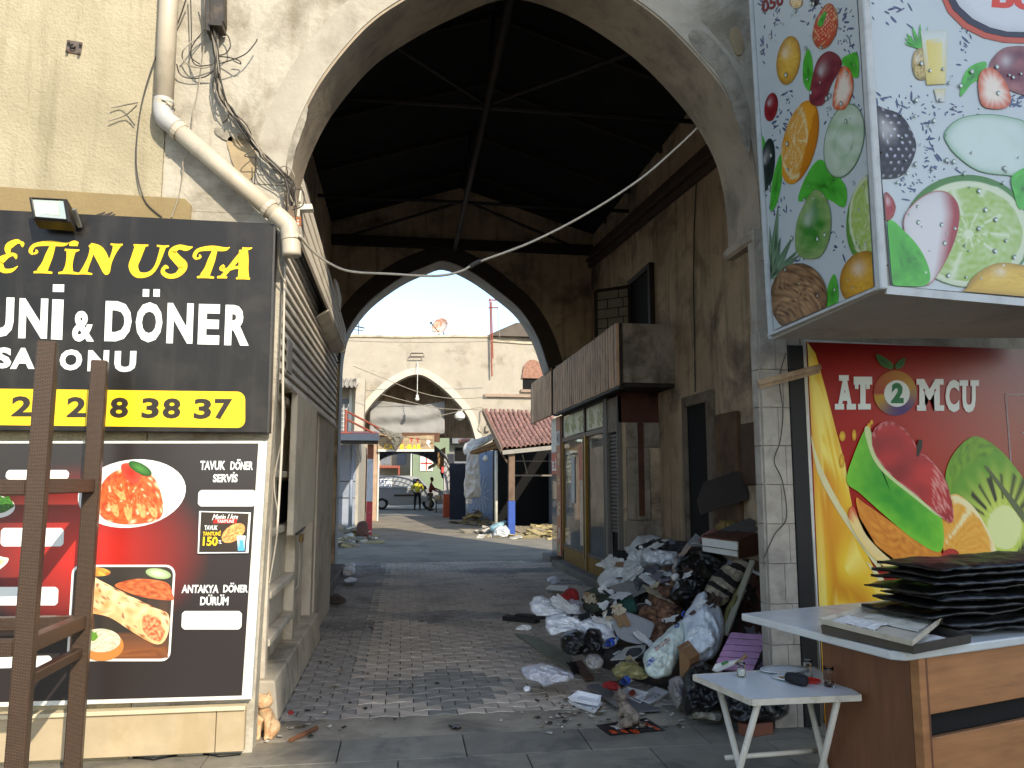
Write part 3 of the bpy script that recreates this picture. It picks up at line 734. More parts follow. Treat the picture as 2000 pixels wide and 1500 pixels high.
# the wrap picture
def rr(x0, y0, x1, y1, r):
    o = []
    for cx, cy, t0 in ((x1 - r, y0 + r, -90), (x1 - r, y1 - r, 0), (x0 + r, y1 - r, 90), (x0 + r, y0 + r, 180)):
        o += [(cx + r * math.cos(R(t0 + k * 18)) - (cy - 1100) * .06, cy + r * math.sin(R(t0 + k * 18))) for k in range(6)]
    return o
patch('picture_edge_print', mp_, pP, rr(142, 1103, 344, 1291, 18), lambda r, t, x, y: 'e4e2da', 4, nr=3)
pin = rr(147, 1107, 340, 1286, 15)
def photo_bg(r, t, x, y): return mixc('8a5230' if y > 1235 else '2c2a28', '3a332c', .5 + nz2(x, y, .05))
patch('picture_print', mp_, pP, pin, photo_bg, 5, nr=12)
patch('vegetable_print', mp_, pP, ell(185, 1116, 32, 9, 4), lambda r, t, x, y: mixc('b8642c', 'd8b14a', .5 + nz2(x, y, .12)), 6)
patch('radish_print', mp_, pP, ell(310, 1120, 25, 10, 10), lambda r, t, x, y: mixc('c7c9b8', '8ba067', r), 6)
patch('flat_meat_print', mp_, pP, sm([(228, 1140), (270, 1130), (325, 1137), (338, 1160), (335, 1172), (280, 1166), (235, 1150)]), lambda r, t, x, y: mixc('94391f', 'd07744', .5 + 1.2 * nz2(x, y, .15)), 7, nr=8)
def wrap(r, t, x, y):
    s = nz2(x, y, .11, 9)
    if s > .35: return '7c4a2a'
    return mixc('d18f52', 'eccb9c', .5 + nz2(x, y, .06, 2) * .8 - (y - 1200 - (x - 240) * .55) * .006)
patch('wrap_print', mp_, pP, [(x, y) for x, y in sm([(153, 1150), (170, 1118), (195, 1132), (250, 1160), (300, 1185), (330, 1200), (328, 1240), (308, 1258), (262, 1235), (215, 1205), (160, 1190)])], wrap, 8, nr=18, center=(240, 1185))
patch('wrap_filling_print', mp_, pP, ell(300, 1226, 34, 22, 58, wob=.15), lambda r, t, x, y: mixc('a6401f', 'e0a070', .5 + 1.3 * nz2(x, y, .2)) if r < .85 else 'dfb27c', 9, nr=10)
patch('bowl_print', mp_, pP, ell(200, 1260, 43, 30, 0), lambda r, t, x, y: 'b8783c', 9)
patch('bowl_rice_print', mp_, pP, ell(198, 1250, 39, 23, 0), lambda r, t, x, y: mixc('d8d2bc', 'a8a287', .5 + nz2(x, y, .35)), 10)
patch('leaf_print', mp_, pP, ell(184, 1242, 9, 9, 0, wob=.3), lambda r, t, x, y: '5f8a2e', 11, nr=3)
patch('board_print', mp_, pP, [(190, 1284), (250, 1268), (328, 1262), (329, 1284)], lambda r, t, x, y: mixc('6b3d22', '8a5530', .5 + nz2(x, y * 6, .05)), 7, nr=4)
# ---- small leaflet stuck on the menu panel
lf = thing('leaflet', 'small printed advert sheet taped onto the menu panel, wrap and blue cup', 'poster', tuple(pP(438, 1040)))
pL = Plane((0, PY - .019, 0), (0, -1, 0))
part('sheet', B().slab([pL(389, 998), pL(490, 1001), pL(485, 1080), pL(386, 1081)], (0, 1, 0), .003), m_wht, lf)
patch('ad_print', lf, pL, [(393, 1000), (486, 1003), (480, 1078), (389, 1078)], lambda r, t, x, y: mixc('23201c', '3c2a1c', .5 + nz2(x, y, .1)), 2, nr=3)
text('Metin Usta', [(416, 1004), (466, 1004), (464, 1016), (414, 1016)], pL, m_wht, lf, bold=.02, shear=.3)
flat('ribbon', lf, pL, [(418, 1014), (464, 1013), (462, 1022), (416, 1022)], mat('red_film', 'b3261e', .4, .05, bump=0), 3)
text('TANTUNİ', [(425, 1013), (458, 1013), (457, 1021), (424, 1021)], pL, m_wht, lf, layer=4)
text('TAVUK', [(400, 1026), (426, 1026), (425, 1035), (399, 1035)], pL, m_wht, lf, bold=.03)
text('TANTUNİ', [(397, 1036), (432, 1036), (431, 1046), (396, 1046)], pL, m_yel, lf, bold=.03)
text('150', [(397, 1048), (426, 1048), (425, 1066), (396, 1066)], pL, m_yel, lf, bold=.03)
text('TL', [(427, 1055), (434, 1055), (433, 1062), (426, 1062)], pL, m_wht, lf)
patch('wrap_print', lf, pL, ell(456, 1041, 26, 15, -35), lambda r, t, x, y: mixc('b0562a', 'e2bd6e', .5 + nz2(x, y, .3)), 3, nr=5)
patch('cup_print', lf, pL, [(463, 1046), (480, 1046), (478, 1076), (465, 1076)], lambda r, t, x, y: '4f9fd0' if y > 1052 else 'd9e4ea', 4, nr=3)
# ---- marble dado under the panel
dd = thing('stone_dado', 'cracked cream marble skirting below the menu panel', 'wall base', (-2, 4.9, 0))
m_mar = mat('cream_marble', 'a8977a', .45, .12, 4, .1, 50, dirt='96835f', dsc=2, damt=.6, dth=.5)
xs = [pP(x, 1400).x for x in (-330, 58, 421, 478)]
for x0, x1 in zip(xs[:-1], xs[1:]):
    part('stone_panel', B().box(x0 + .002, x1 - .002, 4.885, 4.937, .03, .262), m_mar, dd, bevel=.003)
part('ledge', B().box(xs[0], xs[-1], 4.865, 4.937, .264, .288), mat('pale_ledge', 'c4b595', .7, .1, 4, .3, 60), dd, bevel=.004)
b = B()
cr = [(60, 1475), (120, 1487), (175, 1480), (210, 1470), (250, 1478), (300, 1484), (340, 1476), (380, 1470), (430, 1478), (470, 1474)]
b.tube([atZ(x, y, .004) for x, y in cr], .006, 5)
part('crack', b, m_void, dd)
# concrete strip beside the sign down the gate jamb, with thin chamfer trim
part('conduit', B().tube(crom([at(556, 520, 4.93), at(553, 700, 4.93), at(551, 860, 4.93), at(541, 1040, 4.93)], 5), .008, 6), mat('grey_cable', 'b8b0a0', .6, .1), gt, smooth=True)
# ---- wicker frame in front
wf = thing('wicker_frame', 'tall brown woven rattan frame of square posts standing before the menu panel', 'screen frame', (-2, 4.2, 0))
def rattan():
    m = bpy.data.materials.new('brown_rattan'); m.use_nodes = True
    n = m.node_tree.nodes; L = m.node_tree.links; bs = n['Principled BSDF']
    tc = n.new('ShaderNodeTexCoord'); br = n.new('ShaderNodeTexBrick')
    sx = n.new('ShaderNodeSeparateXYZ'); ad = n.new('ShaderNodeMath'); cb_ = n.new('ShaderNodeCombineXYZ')
    L.new(tc.outputs['Object'], sx.inputs[0]); L.new(sx.outputs[0], ad.inputs[0]); L.new(sx.outputs[1], ad.inputs[1])
    L.new(ad.outputs[0], cb_.inputs[0]); L.new(sx.outputs[2], cb_.inputs[1]); L.new(cb_.outputs[0], br.inputs['Vector'])
    br.inputs['Scale'].default_value = 17; br.inputs['Color1'].default_value = (*lin('67503c'), 1); br.inputs['Color2'].default_value = (*lin('5a4634'), 1)
    br.inputs['Mortar'].default_value = (*lin('33251b'), 1); br.inputs['Mortar Size'].default_value = .04; br.inputs['Mortar Smooth'].default_value = .6
    br.inputs['Row Height'].default_value = .11; br.inputs['Brick Width'].default_value = .42
    L.new(br.outputs['Color'], bs.inputs['Base Color']); bs.inputs['Roughness'].default_value = .4
    bp = n.new('ShaderNodeBump'); bp.inputs['Strength'].default_value = .8; bp.inputs['Distance'].default_value = .012; bp.invert = True
    L.new(br.outputs['Fac'], bp.inputs['Height']); L.new(bp.outputs[0], bs.inputs['Normal'])
    return m
m_rat = rattan()
def ratpost(x, y, z0, z1, w=.084): return B().obox((x, y, (z0 + z1) / 2), (w, w, z1 - z0), rz=R(12))
Y1, Y2 = 3.98, 4.62
p1 = at(95, 668, Y1); p2 = at(196, 705, Y2); X1, X2 = p1.x, p2.x
part('post', ratpost(X1, Y1, 0, p1.z), m_rat, wf, bevel=.006); part('post', ratpost(X2, Y2, 0, p2.z), m_rat, wf, bevel=.006)
zA, zB = at(75, 950, Y1).z, at(38, 1262, Y1).z
for z, nm in ((zA, 'rail'), (zB, 'rail')):
    part(nm, B().beam((X1, Y1 + .04, z), (X2, Y2 - .04, z), .065, .075), m_rat, wf, bevel=.006)
    part(nm, B().beam((X1 - .04, Y1, z - .005), (X1 - 1.3, Y1 - .02, z), .065, .075), m_rat, wf, bevel=.006)
    part(nm, B().beam((X2 - .04, Y2, z - .005), (X2 - 1.3, Y2, z), .065, .07), m_rat, wf, bevel=.006)
part('rail', B().beam((X1, Y1 + .04, zB - .16), (X2, Y2 - .04, zB - .16), .05, .05), m_rat, wf, bevel=.006)
# ---- downpipe
m_pvc = mat('cream_pvc', 'b9ad98', .45, .06, 5, .05, 40, dirt='8a7f6c', dsc=4, damt=.4)
dp = thing('drain_pipe', 'cream plastic downpipe running down then slanting across the gate wall', 'pipe', tuple(at(330, 100, 4.85)))
def w_(x, y, Y=4.83): return at(x, y, Y)
part('pipe', B().tube([w_(341, -420, 4.86), w_(330, 0, 4.86), w_(320, 200, 4.86)], .057, 16), m_pvc, dp, smooth=True)
part('elbow', B().tube(crom([w_(320, 196, 4.86), w_(319, 215, 4.855), w_(324, 233, 4.85), w_(345, 250, 4.845)], 6), .06, 16), mat('grey_pvc', 'a9a7a2', .45, .06), dp, smooth=True)
part('pipe', B().tube([w_(335, 243, 4.845), w_(545, 425, 4.8)], .055, 16), m_pvc, dp, smooth=True)
part('elbow', B().tube(crom([w_(538, 418, 4.8), w_(556, 434, 4.8), w_(566, 450, 4.8), w_(570, 500, 4.8)], 6), .058, 16, True), m_pvc, dp, smooth=True)
for x, y, Y, dx, dy in ((321, 199, 4.86, 0, 14), (345, 252, 4.845, 9, 8), (521, 404, 4.803, 8, 7), (569, 462, 4.8, 1, 8)):
    part('collar', B().tube([w_(x, y, Y), w_(x + dx, y + dy, Y)], .0645, 16), m_pvc, dp, smooth=False, bevel=.004)
part('pipe_clamp', B().tube([w_(300, 197, 4.9), w_(318, 195, 4.79), w_(338, 200, 4.79), w_(340, 212, 4.9)], .006, 6), MATS['galvanised'], dp)
# ---- steel plate and cable box with its bundle
pl_ = thing('anchor_plate', 'small rusty square steel plate bolted high on the stucco wall', 'plate', tuple(at(143, 92, 4.93)))
part('plate', B().slab([at(131, 77, 4.93), at(161, 82, 4.93), at(157, 107, 4.93), at(127, 101, 4.93)], (0, 1, 0), .015), mat('rusty_plate', '5a5048', .6, .25, 20, .3, 60, dirt='7a3c22', dsc=14, damt=.8, dth=.55), pl_, bevel=.003)
for x, y in ((134, 81), (157, 85), (131, 98), (154, 103)): part('bolt', B().tube([at(x, y, 4.905), at(x, y, 4.935)], .008, 6), MATS['rusty_plate'], pl_)
part('ring', B().tube([at(142 + 5 * math.cos(t), 91 + 4 * math.sin(t), 4.915) for t in (k * .7 for k in range(8))], .005, 5), m_void, pl_)
cbx = thing('cable_duct', 'dark metal cable trunking hanging open above the arch, left of the pipe end', 'cable duct', tuple(at(420, 30, 4.9)))
m_dk = mat('dark_metal', '3c3833', .5, .2, 6, .1, 40, metal=.4, dirt='6b5a48', dsc=8)
part('trunking', B().slab([at(405, -160, 4.84), at(436, -160, 4.84), at(437, 42, 4.84), at(408, 42, 4.84)], (0, 1, 0), .1), m_dk, cbx, bevel=.004)
part('lid', B().slab([at(400, -160, 4.82), at(407, -160, 4.82), at(410, 60, 4.82), at(402, 58, 4.82)], (0, 1, 0), .12), m_dk, cbx)
part('cover', B().slab([at(408, 40, 4.80), at(434, 41, 4.80), at(433, 50, 4.80), at(409, 48, 4.80)], (0, 1, 0), .12), m_dk, cbx)
m_cab = mat('black_cable', '3a352f', .6, .2, 8, 0); m_cab2 = mat('pale_cable', '8f8574', .6, .2, 8, 0)
bd = thing('cable_bundle', 'tangled bundle of dark cables drooping from the trunking down to the arch edge', 'cables', tuple(at(430, 150, 4.9)))
rnd = random.Random(3)
spine = [(418, 50), (422, 100), (424, 140), (432, 185), (450, 215), (475, 250), (498, 285), (520, 310), (548, 335), (566, 360), (572, 400)]
for k in range(16):
    j = rnd.uniform(4, 9)
    pts = [at(x + rnd.uniform(-j, j), y + rnd.uniform(-j, j) * .6, 4.86 + rnd.uniform(-.03, .06)) for x, y in spine]
    part('cable', B().tube(crom(pts, 4), rnd.choice((.003, .004, .006)), 5), m_cab if k % 3 else m_cab2, bd)
loops = [[(415, 60), (385, 75), (360, 95), (357, 115), (375, 130), (405, 132), (420, 120)], [(345, 125), (352, 145), (372, 153), (400, 150), (420, 135), (430, 118)], [(424, 125), (450, 118), (480, 105), (500, 82), (502, 76)], [(428, 60), (445, 70), (450, 90), (440, 105), (425, 108)],
         [(420, 110), (445, 112), (466, 118), (470, 125), (455, 118)], [(372, -20), (374, 60), (374, 110), (385, 128), (415, 126)], [(430, 130), (418, 150), (416, 175), (425, 200), (430, 207)], [(500, 290), (482, 300), (480, 306), (505, 310), (512, 330), (540, 356), (555, 355)], [(400, 58), (378, 85), (372, 110), (390, 125)], [(440, 190), (447, 225), (436, 240)],
         [(500, 300), (498, 340), (497, 358)], [(540, 330), (560, 325), (575, 345), (565, 370), (545, 380)], [(560, 370), (590, 372), (592, 400), (570, 410)], [(568, 380), (560, 420), (548, 470), (545, 520), (560, 560)], [(572, 390), (578, 440), (566, 470)]]
for L_ in loops:
    part('cable_loop', B().tube(crom([at(x, y, 4.87 + rnd.uniform(-.03, .05)) for x, y in L_], 6), .004, 5), m_cab if rnd.random() < .7 else m_cab2, bd)
for nm, pts, lab in (('wall_cable', [(372, -30), (345, 50), (310, 100), (285, 170), (272, 230), (266, 300), (270, 350), (285, 395), (316, 424)], 'long thin dark cable sagging from the pipe down to the top of the black sign'),
                     ('wall_cable', [(398, -30), (400, 70), (388, 170), (377, 220), (371, 290), (357, 318), (358, 335), (350, 380), (335, 424)], 'thin grey cable knotted halfway, hanging behind the slanting pipe'),
                     ('wall_cable', [(270, 200), (240, 206), (216, 210)], 'short stray wire end sticking out left of the sagging cable, upper one'),
                     ('wall_cable', [(268, 205), (245, 225), (212, 236)], 'short stray wire end sticking out left of the sagging cable, lower one')):
    solo(nm, B().tube(crom([at(x, y, 4.905 if i not in (0,) else 4.8) for i, (x, y) in enumerate(pts)], 8), .0045, 5), m_cab if 'dark' in lab else m_cab2, lab, 'cable')
# long cable across the arch
pts = [at(585, 460, 4.75), at(610, 490, 4.9), at(650, 518, 5.0), at(690, 531, 5.05), at(760, 535, 5.1), at(850, 539, 5.1), at(900, 530, 5.1), at(935, 512, 5.1), at(1040, 472, 5.15), at(1150, 415, 5.2), at(1250, 350, 5.25), at(1320, 290, 5.3), at(1362, 250, 5.35)]
sc_b = thing('sagging_cable', 'pale cable sagging across the whole tall arch opening', 'cable', tuple(pts[0]))
part('cable', B().tube(crom(pts, 6), .0085, 7), mat('pale_cable2', 'b5ab98', .6, .1, 8, 0), sc_b, smooth=True)
part('taped_joint', B().tube([at(918, 521, 5.1), at(926, 516, 5.1), at(938, 510, 5.1)], .017, 8), m_cab, sc_b)
# ================================================================ left shop inside the gate
m_slat = mat('beige_cladding', 'e6dccb', .6, .08, 3, .1, 50, dirt='756955', dsc=1.5, damt=.5, rand=.08)
m_bei = mat('beige_door_paint', 'dacfbb', .6, .08, 4, .1, 50, dirt='7d715d', dsc=2.5, damt=.5)
ls = thing('shuttered_shop', 'beige clad small shop with broken shutters inside the gate on the left', 'shop', (-1.1, 8, 0))
part('shop_wall', B().box(-1.415, -1.05, 5.505, 10.15, 0, 3.6), m_bei, ls)
nS = 15
for k in range(nS):
    z = 2.3 + k * .083; n = 1.0 if k > 1 else .6
    y0 = 5.52
    part('slat', B().hexa([(-1.045, y0, z), (-.868, y0, z), (-.868, 10.12, z), (-1.045, 10.12, z), (-1.045, y0, z + .066), (-.888, y0, z + .068), (-.888, 10.12, z + .068), (-1.045, 10.12, z + .066)]), m_slat, ls, bevel=.004)
# plaster pier at the far end
part('pier', B().prism([(-1.04, 8.25), (-.885, 8.25), (-.875, 9.95), (-1.04, 9.95)], 'z', 0, 2.298), mat('pier_plaster', 'cbc1b0', .9, .1, 3, .3, 40, dirt='6d6453', dsc=1.5, damt=.5), ls, bevel=.015)
part('pier_return', B().box(-1.048, -.9, 8.06, 8.248, 0, 2.296), MATS['pier_plaster'], ls)
part('plinth', B().prism([(-1.04, 0), (-.80, 0), (-.83, .27), (-1.04, .27)], 'y', 5.51, 8.2), mat('pale_plinth', 'c4b9a4', .9, .12, 3, .4, 30, dirt='6a6153', dsc=2, damt=.6), ls, bevel=.012)
# boarded front: frame, rails, panels
part('front_panel', B().box(-1.048, -.985, 5.52, 6.95, .272, 2.297), m_bei, ls)
for y in (5.56, 6.86): part('stile', B().box(-.984, -.905, y, y + .09, .272, 2.297), m_bei, ls, bevel=.004)
for z in (.46, .78, 1.2, 1.62, 2.2): part('rail', B().box(-.982, -.895 if z < 1 else -.92, 5.66, 6.855, z, z + .05), m_bei, ls, bevel=.005)
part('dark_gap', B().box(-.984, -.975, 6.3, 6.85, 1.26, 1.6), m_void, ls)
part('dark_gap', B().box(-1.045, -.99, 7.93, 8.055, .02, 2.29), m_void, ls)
dl = part('door', B().box(-1.04, -.97, 6.97, 7.92, .06, 2.29), m_bei, ls)
for z0, z1 in ((.2, .5), (.56, 1.5), (1.58, 2.2)): part('panel', B().box(-.969, -.958, 7.06, 7.84, z0, z1), m_bei, dl, bevel=.006)
part('pull', B().tube(crom([(-.955, 7.25, 1.2), (-.92, 7.24, 1.1), (-.915, 7.24, .7), (-.955, 7.25, .62)], 5), .006, 6), MATS['grey_cable'], dl)
# board hanging open on its hinge
hb = B(); A0 = Vector((-.955, 6.82, 0)); A1 = Vector((-.80, 7.45, 0)); dd_ = A1 - A0; nn = Vector((dd_.y, -dd_.x, 0)).normalized() * .045
A0 = Vector((-.90, 6.3, 0)); A1 = Vector((-.86, 7.35, 0))
part('shutter_board', B().add([A0 + Vector((0, 0, 1.17)), A1 + Vector((0, 0, 1.23)), A1 + Vector((0, 0, 2.27)), A0 + Vector((0, 0, 2.3)), A0 + Vector((.05, 0, 1.17)), A1 + Vector((.05, 0, 1.23)), A1 + Vector((.05, 0, 2.27)), A0 + Vector((.05, 0, 2.3))], [(0, 3, 2, 1), (4, 5, 6, 7), (0, 1, 5, 4), (1, 2, 6, 5), (2, 3, 7, 6), (3, 0, 4, 7)]), mat('shutter_board', 'd3cab6', .5, .07, 3, .05, 40, dirt='857a68', dsc=2, damt=.4), ls, bevel=.005)
part('padlock', B().box(-.86, -.83, 6.75, 6.82, 1.08, 1.15), mat('brass_lock', '8a7448', .4, .2, metal=.7), ls, bevel=.008)
part('hasp', B().tube(crom([(-.85, 6.5, 1.17), (-.83, 6.7, 1.19), (-.84, 6.95, 1.2)], 4), .012, 6), m_dk, ls)
part('edge_moulding', B().tube([(-.868, 5.6, 2.30), (-.862, 7.0, 2.285), (-.868, 8.3, 2.29), (-.872, 10.1, 2.28)], .016, 6), m_slat, ls)
part('loose_strip', B().tube(crom([(-.86, 5.58, 2.25), (-.85, 5.66, 2.0), (-.9, 5.62, 1.6), (-.86, 5.6, 1.3), (-.9, 5.58, .9)], 6), .012, 5, flat=.4), m_slat, ls)
part('meter_cover', B().box(-.876, -.862, 5.78, 6.02, 2.4, 2.65), mat('pale_grey_metal', '8e8a84', .5, .08), ls, bevel=.006)
# tilted fascia hanging in front, with its strips
fa0 = [Vector((-.80, 5.62, 3.40)), Vector((-.72, 9.2, 3.16)), Vector((-.72, 9.28, 3.42)), Vector((-.78, 5.62, 3.86))]
fsd = B()
for k in range(4):
    def lp(t, u): 
        a = fa0[0].lerp(fa0[3], u); c = fa0[1].lerp(fa0[2], u); return a.lerp(c, t)
    u0, u1 = k / 4 + .025, (k + 1) / 4 - .025
    q = [lp(0, u0), lp(1, u0), lp(1, u1), lp(0, u1)]
    part('fascia_strip', B().slab(q, (-.025, 0, 0), 1), m_slat, ls, bevel=.003)
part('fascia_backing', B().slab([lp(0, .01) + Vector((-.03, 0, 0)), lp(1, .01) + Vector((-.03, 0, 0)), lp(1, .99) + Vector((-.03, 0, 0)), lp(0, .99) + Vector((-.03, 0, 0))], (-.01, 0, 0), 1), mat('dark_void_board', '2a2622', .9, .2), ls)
part('fascia_end', B().box(-.875, -.722, 9.26, 9.32, 3.12, 3.42), m_bei, ls)
part('fascia_soffit', B().hexa([(-.875, 7.6, 3.18), (-.76, 7.6, 3.26), (-.74, 9.25, 3.14), (-.875, 9.25, 3.1), (-.875, 7.6, 3.2), (-.76, 7.6, 3.28), (-.74, 9.25, 3.16), (-.875, 9.25, 3.12)]), m_bei, ls)
part('torn_edge', B().slab([(-.73, 7.9, 3.66), (-.72, 8.5, 3.44), (-.72, 8.6, 3.62), (-.73, 8.3, 3.7)], (-.02, 0, 0), 1), m_slat, ls)
part('flashing', B().slab([at(583, 399, 5.62), at(609, 398, 5.62), at(611, 408, 5.62), at(583, 409, 5.62)], (0, .08, .0), 1), m_wfr, ls)
part('beam_end', B().hexa([(-.86, 5.7, 3.6), (-.80, 5.7, 3.6), (-.76, 9.2, 3.3), (-.84, 9.2, 3.3), (-.86, 5.7, 3.95), (-.80, 5.7, 3.95), (-.76, 9.2, 3.52), (-.84, 9.2, 3.52)]), mat('dusty_beam', '4a433c', .9, .2, 3, .2, 30), ls)
hbk = thing('hollow_brick', 'broken orange hollow clay brick wedged beside the end of the pipe', 'brick', tuple(at(578, 435, 5.2)))
m_clay = mat('orange_clay', 'b0653e', .9, .2, 10, .3, 60)
bq = B(); P = lambda u, v, Y: at(571 + u * 17, 424 + v * 18, Y)
for u0, v0, u1, v1 in ((0, 0, 1, .14), (0, .86, 1, 1), (0, .14, .14, .86), (.86, .14, 1, .86), (.43, .14, .57, .86), (.14, .43, .43, .57), (.57, .43, .86, .57)):
    bq.add([P(u0, v0, 5.1), P(u1, v0, 5.1), P(u1, v1, 5.1), P(u0, v1, 5.1), P(u0, v0, 5.3), P(u1, v0, 5.3), P(u1, v1, 5.3), P(u0, v1, 5.3)], [(0, 1, 2, 3), (7, 6, 5, 4), (0, 4, 5, 1), (1, 5, 6, 2), (2, 6, 7, 3), (3, 7, 4, 0)])
part('clay_body', bq, m_clay, hbk)
# raised kerb and rubbish beyond the shop
kb = B().box(-1.4, -.98, 10.4, 13.9, -.01, .16)
solo('side_step', kb, mat('step_concrete', '6d675d', .9, .2, 3, .4, 40, dirt='413c35', dsc=2), 'low dirty concrete step along the left wall beyond the shop', 'step', bevel=.02)
solo('standing_pipe', B().tube(crom([(-1.0, 10.2, 0), (-1.0, 10.2, 1.2), (-.98, 10.22, 2.4)], 4), .025, 8), m_cab, 'dark pipe standing against the far end of beige shop', 'pipe')
# ================================================================ right: red juice poster, fruit sign box
m_red = mat('red_film', 'b3261e', .4, .05, bump=0)
RY = 5.0
pR = Plane((0, RY, 0), (0, -1, 0))
po = thing('juice_poster', 'large red poster with juice shop lettering, sliced fruit and yellow juice', 'poster', tuple(pR(1800, 1300)))
part('board', B().slab([pR(1563, 662), pR(2330, 705), pR(2330, 1500), pR(1610, 1425)], (0, 1, 0), .03), m_wfr, po, bevel=.002)
bb = B()
def rp(u, v):
    y = 668 + v * (1418 - 668); x = 1574 + (y - 668) * .047 + u * (2320 - 1574); return x, y + u * 25
def redc(x, y):
    t = math.hypot((x - 1720) / 330, (y - 900) / 330)
    return mixc('a8150f', '3f0a0a', (t - .3) / 1.0)
bb.grid(lambda u, v: pR(*rp(u, v), .002), 40, 40, lambda u, v: redc(*rp(u, v)))
part('printed_background', bb, print_mat(.25), po)
def juice(r, t, x, y):
    v = math.sin((x * .9 - y * .35) * .05 + nz2(x, y, .01) * 4)
    return mixc('d98e0c', 'f2c92b', .5 + .5 * v) if v < .75 else 'f7de6a'
patch('juice_print', po, pR, [(1576, 668), (1592, 690), (1612, 760), (1632, 840), (1650, 905), (1658, 960), (1668, 1010), (1684, 1065), (1712, 1120), (1745, 1180), (1762, 1250), (1770, 1420), (1611, 1418), (1600, 1200), (1587, 900)], juice, 3, nr=26, center=(1640, 1130))
for pts in ([(1583, 850), (1600, 905), (1640, 985), (1690, 1060), (1720, 1105), (1712, 1108), (1680, 1065), (1630, 990), (1595, 920)], [(1690, 1095), (1740, 1150), (1765, 1215), (1755, 1215), (1728, 1155)]):
    flat('juice_edge_print', po, pR, sm(pts, 3), mat('pale_juice', 'ddd3a0', .4, .1, 5, 0), 5)
for x, y, a, c in ((1644, 852, 6, 10), (1667, 850, 4, 11), (1696, 833, 4, 7), (1701, 825, 3, 5), (1643, 900, 5, 14)): patch('drop_print', po, pR, ell(x, y, a, c), lambda r, t, x, y: mixc('f0c22a', 'c98a12', r), 6, nr=3)
# kiwi
def kiwi(r, t, x, y):
    d = math.hypot((x - 1960) / 1.0, (y - 1030) / 1.25)
    if d > 118: return mixc('7cab1e', '4f8414', .5 + nz2(x, y, .12))
    if d < 34: return 'dfe39a'
    s = math.sin(math.atan2(y - 1030, x - 1960) * 26)
    if 44 < d < 84 and s > .45: return '1c2408'
    return mixc('c9d457', '5f9a1a', (d - 30) / 75 + .12 * s)
patch('kiwi_print', po, pR, sm([(1845, 930), (1862, 885), (1898, 853), (1935, 866), (1975, 905), (2010, 970), (2010, 1110), (1930, 1110), (1880, 1080), (1850, 1000)]), kiwi, 6, nr=34, center=(1960, 1030))
patch('kiwi_stalk_print', po, pR, [(1919, 909), (1926, 910), (1998, 1000), (1998, 1022)], lambda r, t, x, y: '55603a', 8, nr=3)
def orange_sl(r, t, x, y):
    d = math.hypot(x - 1835, y - 1075)
    if d > 112: return 'e7a31c'
    if d > 98: return 'f0e0a8'
    a = math.atan2(y - 1075, x - 1835) * 5
    return mixc('e2921a', 'efb64a', .5 + .5 * math.sin(a * 7 + nz2(x, y, .05) * 4) * .5 + nz2(x, y, .2) * .4) if math.sin(a) < .96 else 'f0dca0'
patch('orange_slice_print', po, pR, sm([(1838, 1015), (1858, 965), (1895, 985), (1925, 1030), (1948, 1090), (1935, 1110), (1860, 1110), (1840, 1070)]), orange_sl, 7, nr=16)
patch('orange_base_print', po, pR, sm([(1670, 975), (1690, 985), (1740, 1020), (1800, 1060), (1836, 1078), (1838, 1110), (1800, 1120), (1740, 1090), (1690, 1040)]), lambda r, t, x, y: mixc('c96e10', 'e9992e', .5 + nz2(x, y, .12)), 8, nr=12)
patch('peel_print', po, pR, sm([(1655, 1005), (1665, 990), (1690, 1045), (1740, 1095), (1800, 1135), (1760, 1130), (1700, 1085), (1665, 1035)]), lambda r, t, x, y: mixc('efd49a', 'd9562a' if y < 1012 else 'f0cf7e', r), 9, nr=4)
patch('green_wedge_print', po, pR, sm([(1652, 940), (1665, 890), (1688, 838), (1697, 850), (1708, 890), (1750, 935), (1800, 975), (1836, 1010), (1836, 1076), (1790, 1058), (1730, 1010), (1680, 965)]), lambda r, t, x, y: mixc('2f9a1a', '7fce2e', r ** 2 * .8 + nz2(x, y, .06) * .3), 10, nr=16, center=(1740, 970))
patch('wedge_skin_print', po, pR, sm([(1686, 840), (1697, 838), (1712, 890), (1760, 935), (1800, 968), (1838, 1008), (1826, 1006), (1780, 970), (1725, 925), (1700, 890)]), lambda r, t, x, y: 'cfdc9a', 11, nr=3)
def apple(r, t, x, y):
    s = nz2(x, y, .3, 4)
    if (x - 1838) * .6 + (y - 960) < 40 and abs(x - 1840) < 22 and abs(y - 955) < 45 and s > .05: return 'd98a82'
    return mixc('8f1418', 'c5262a', .5 + nz2(x, y, .02) * 1.2) if r < .93 else 'd0757a' if s > 0 else 'a01a1c'
patch('apple_print', po, pR, sm([(1700, 852), (1715, 828), (1745, 824), (1775, 850), (1792, 880), (1815, 898), (1845, 940), (1858, 990), (1857, 1020), (1838, 1012), (1790, 970), (1740, 930), (1708, 890)]), apple, 12, nr=20, center=(1775, 920))
patch('apple_stem_print', po, pR, [(1787, 892), (1788, 870), (1792, 858), (1799, 860), (1798, 874), (1791, 892)], lambda r, t, x, y: '1b120e', 13, nr=3)
patch('raspberry_print', po, pR, ell(1854, 1088, 18, 17), lambda r, t, x, y: 'c22a20' if math.sin(x * .9) * math.sin(y * .9) > -.2 else '7a120e', 13, nr=9)
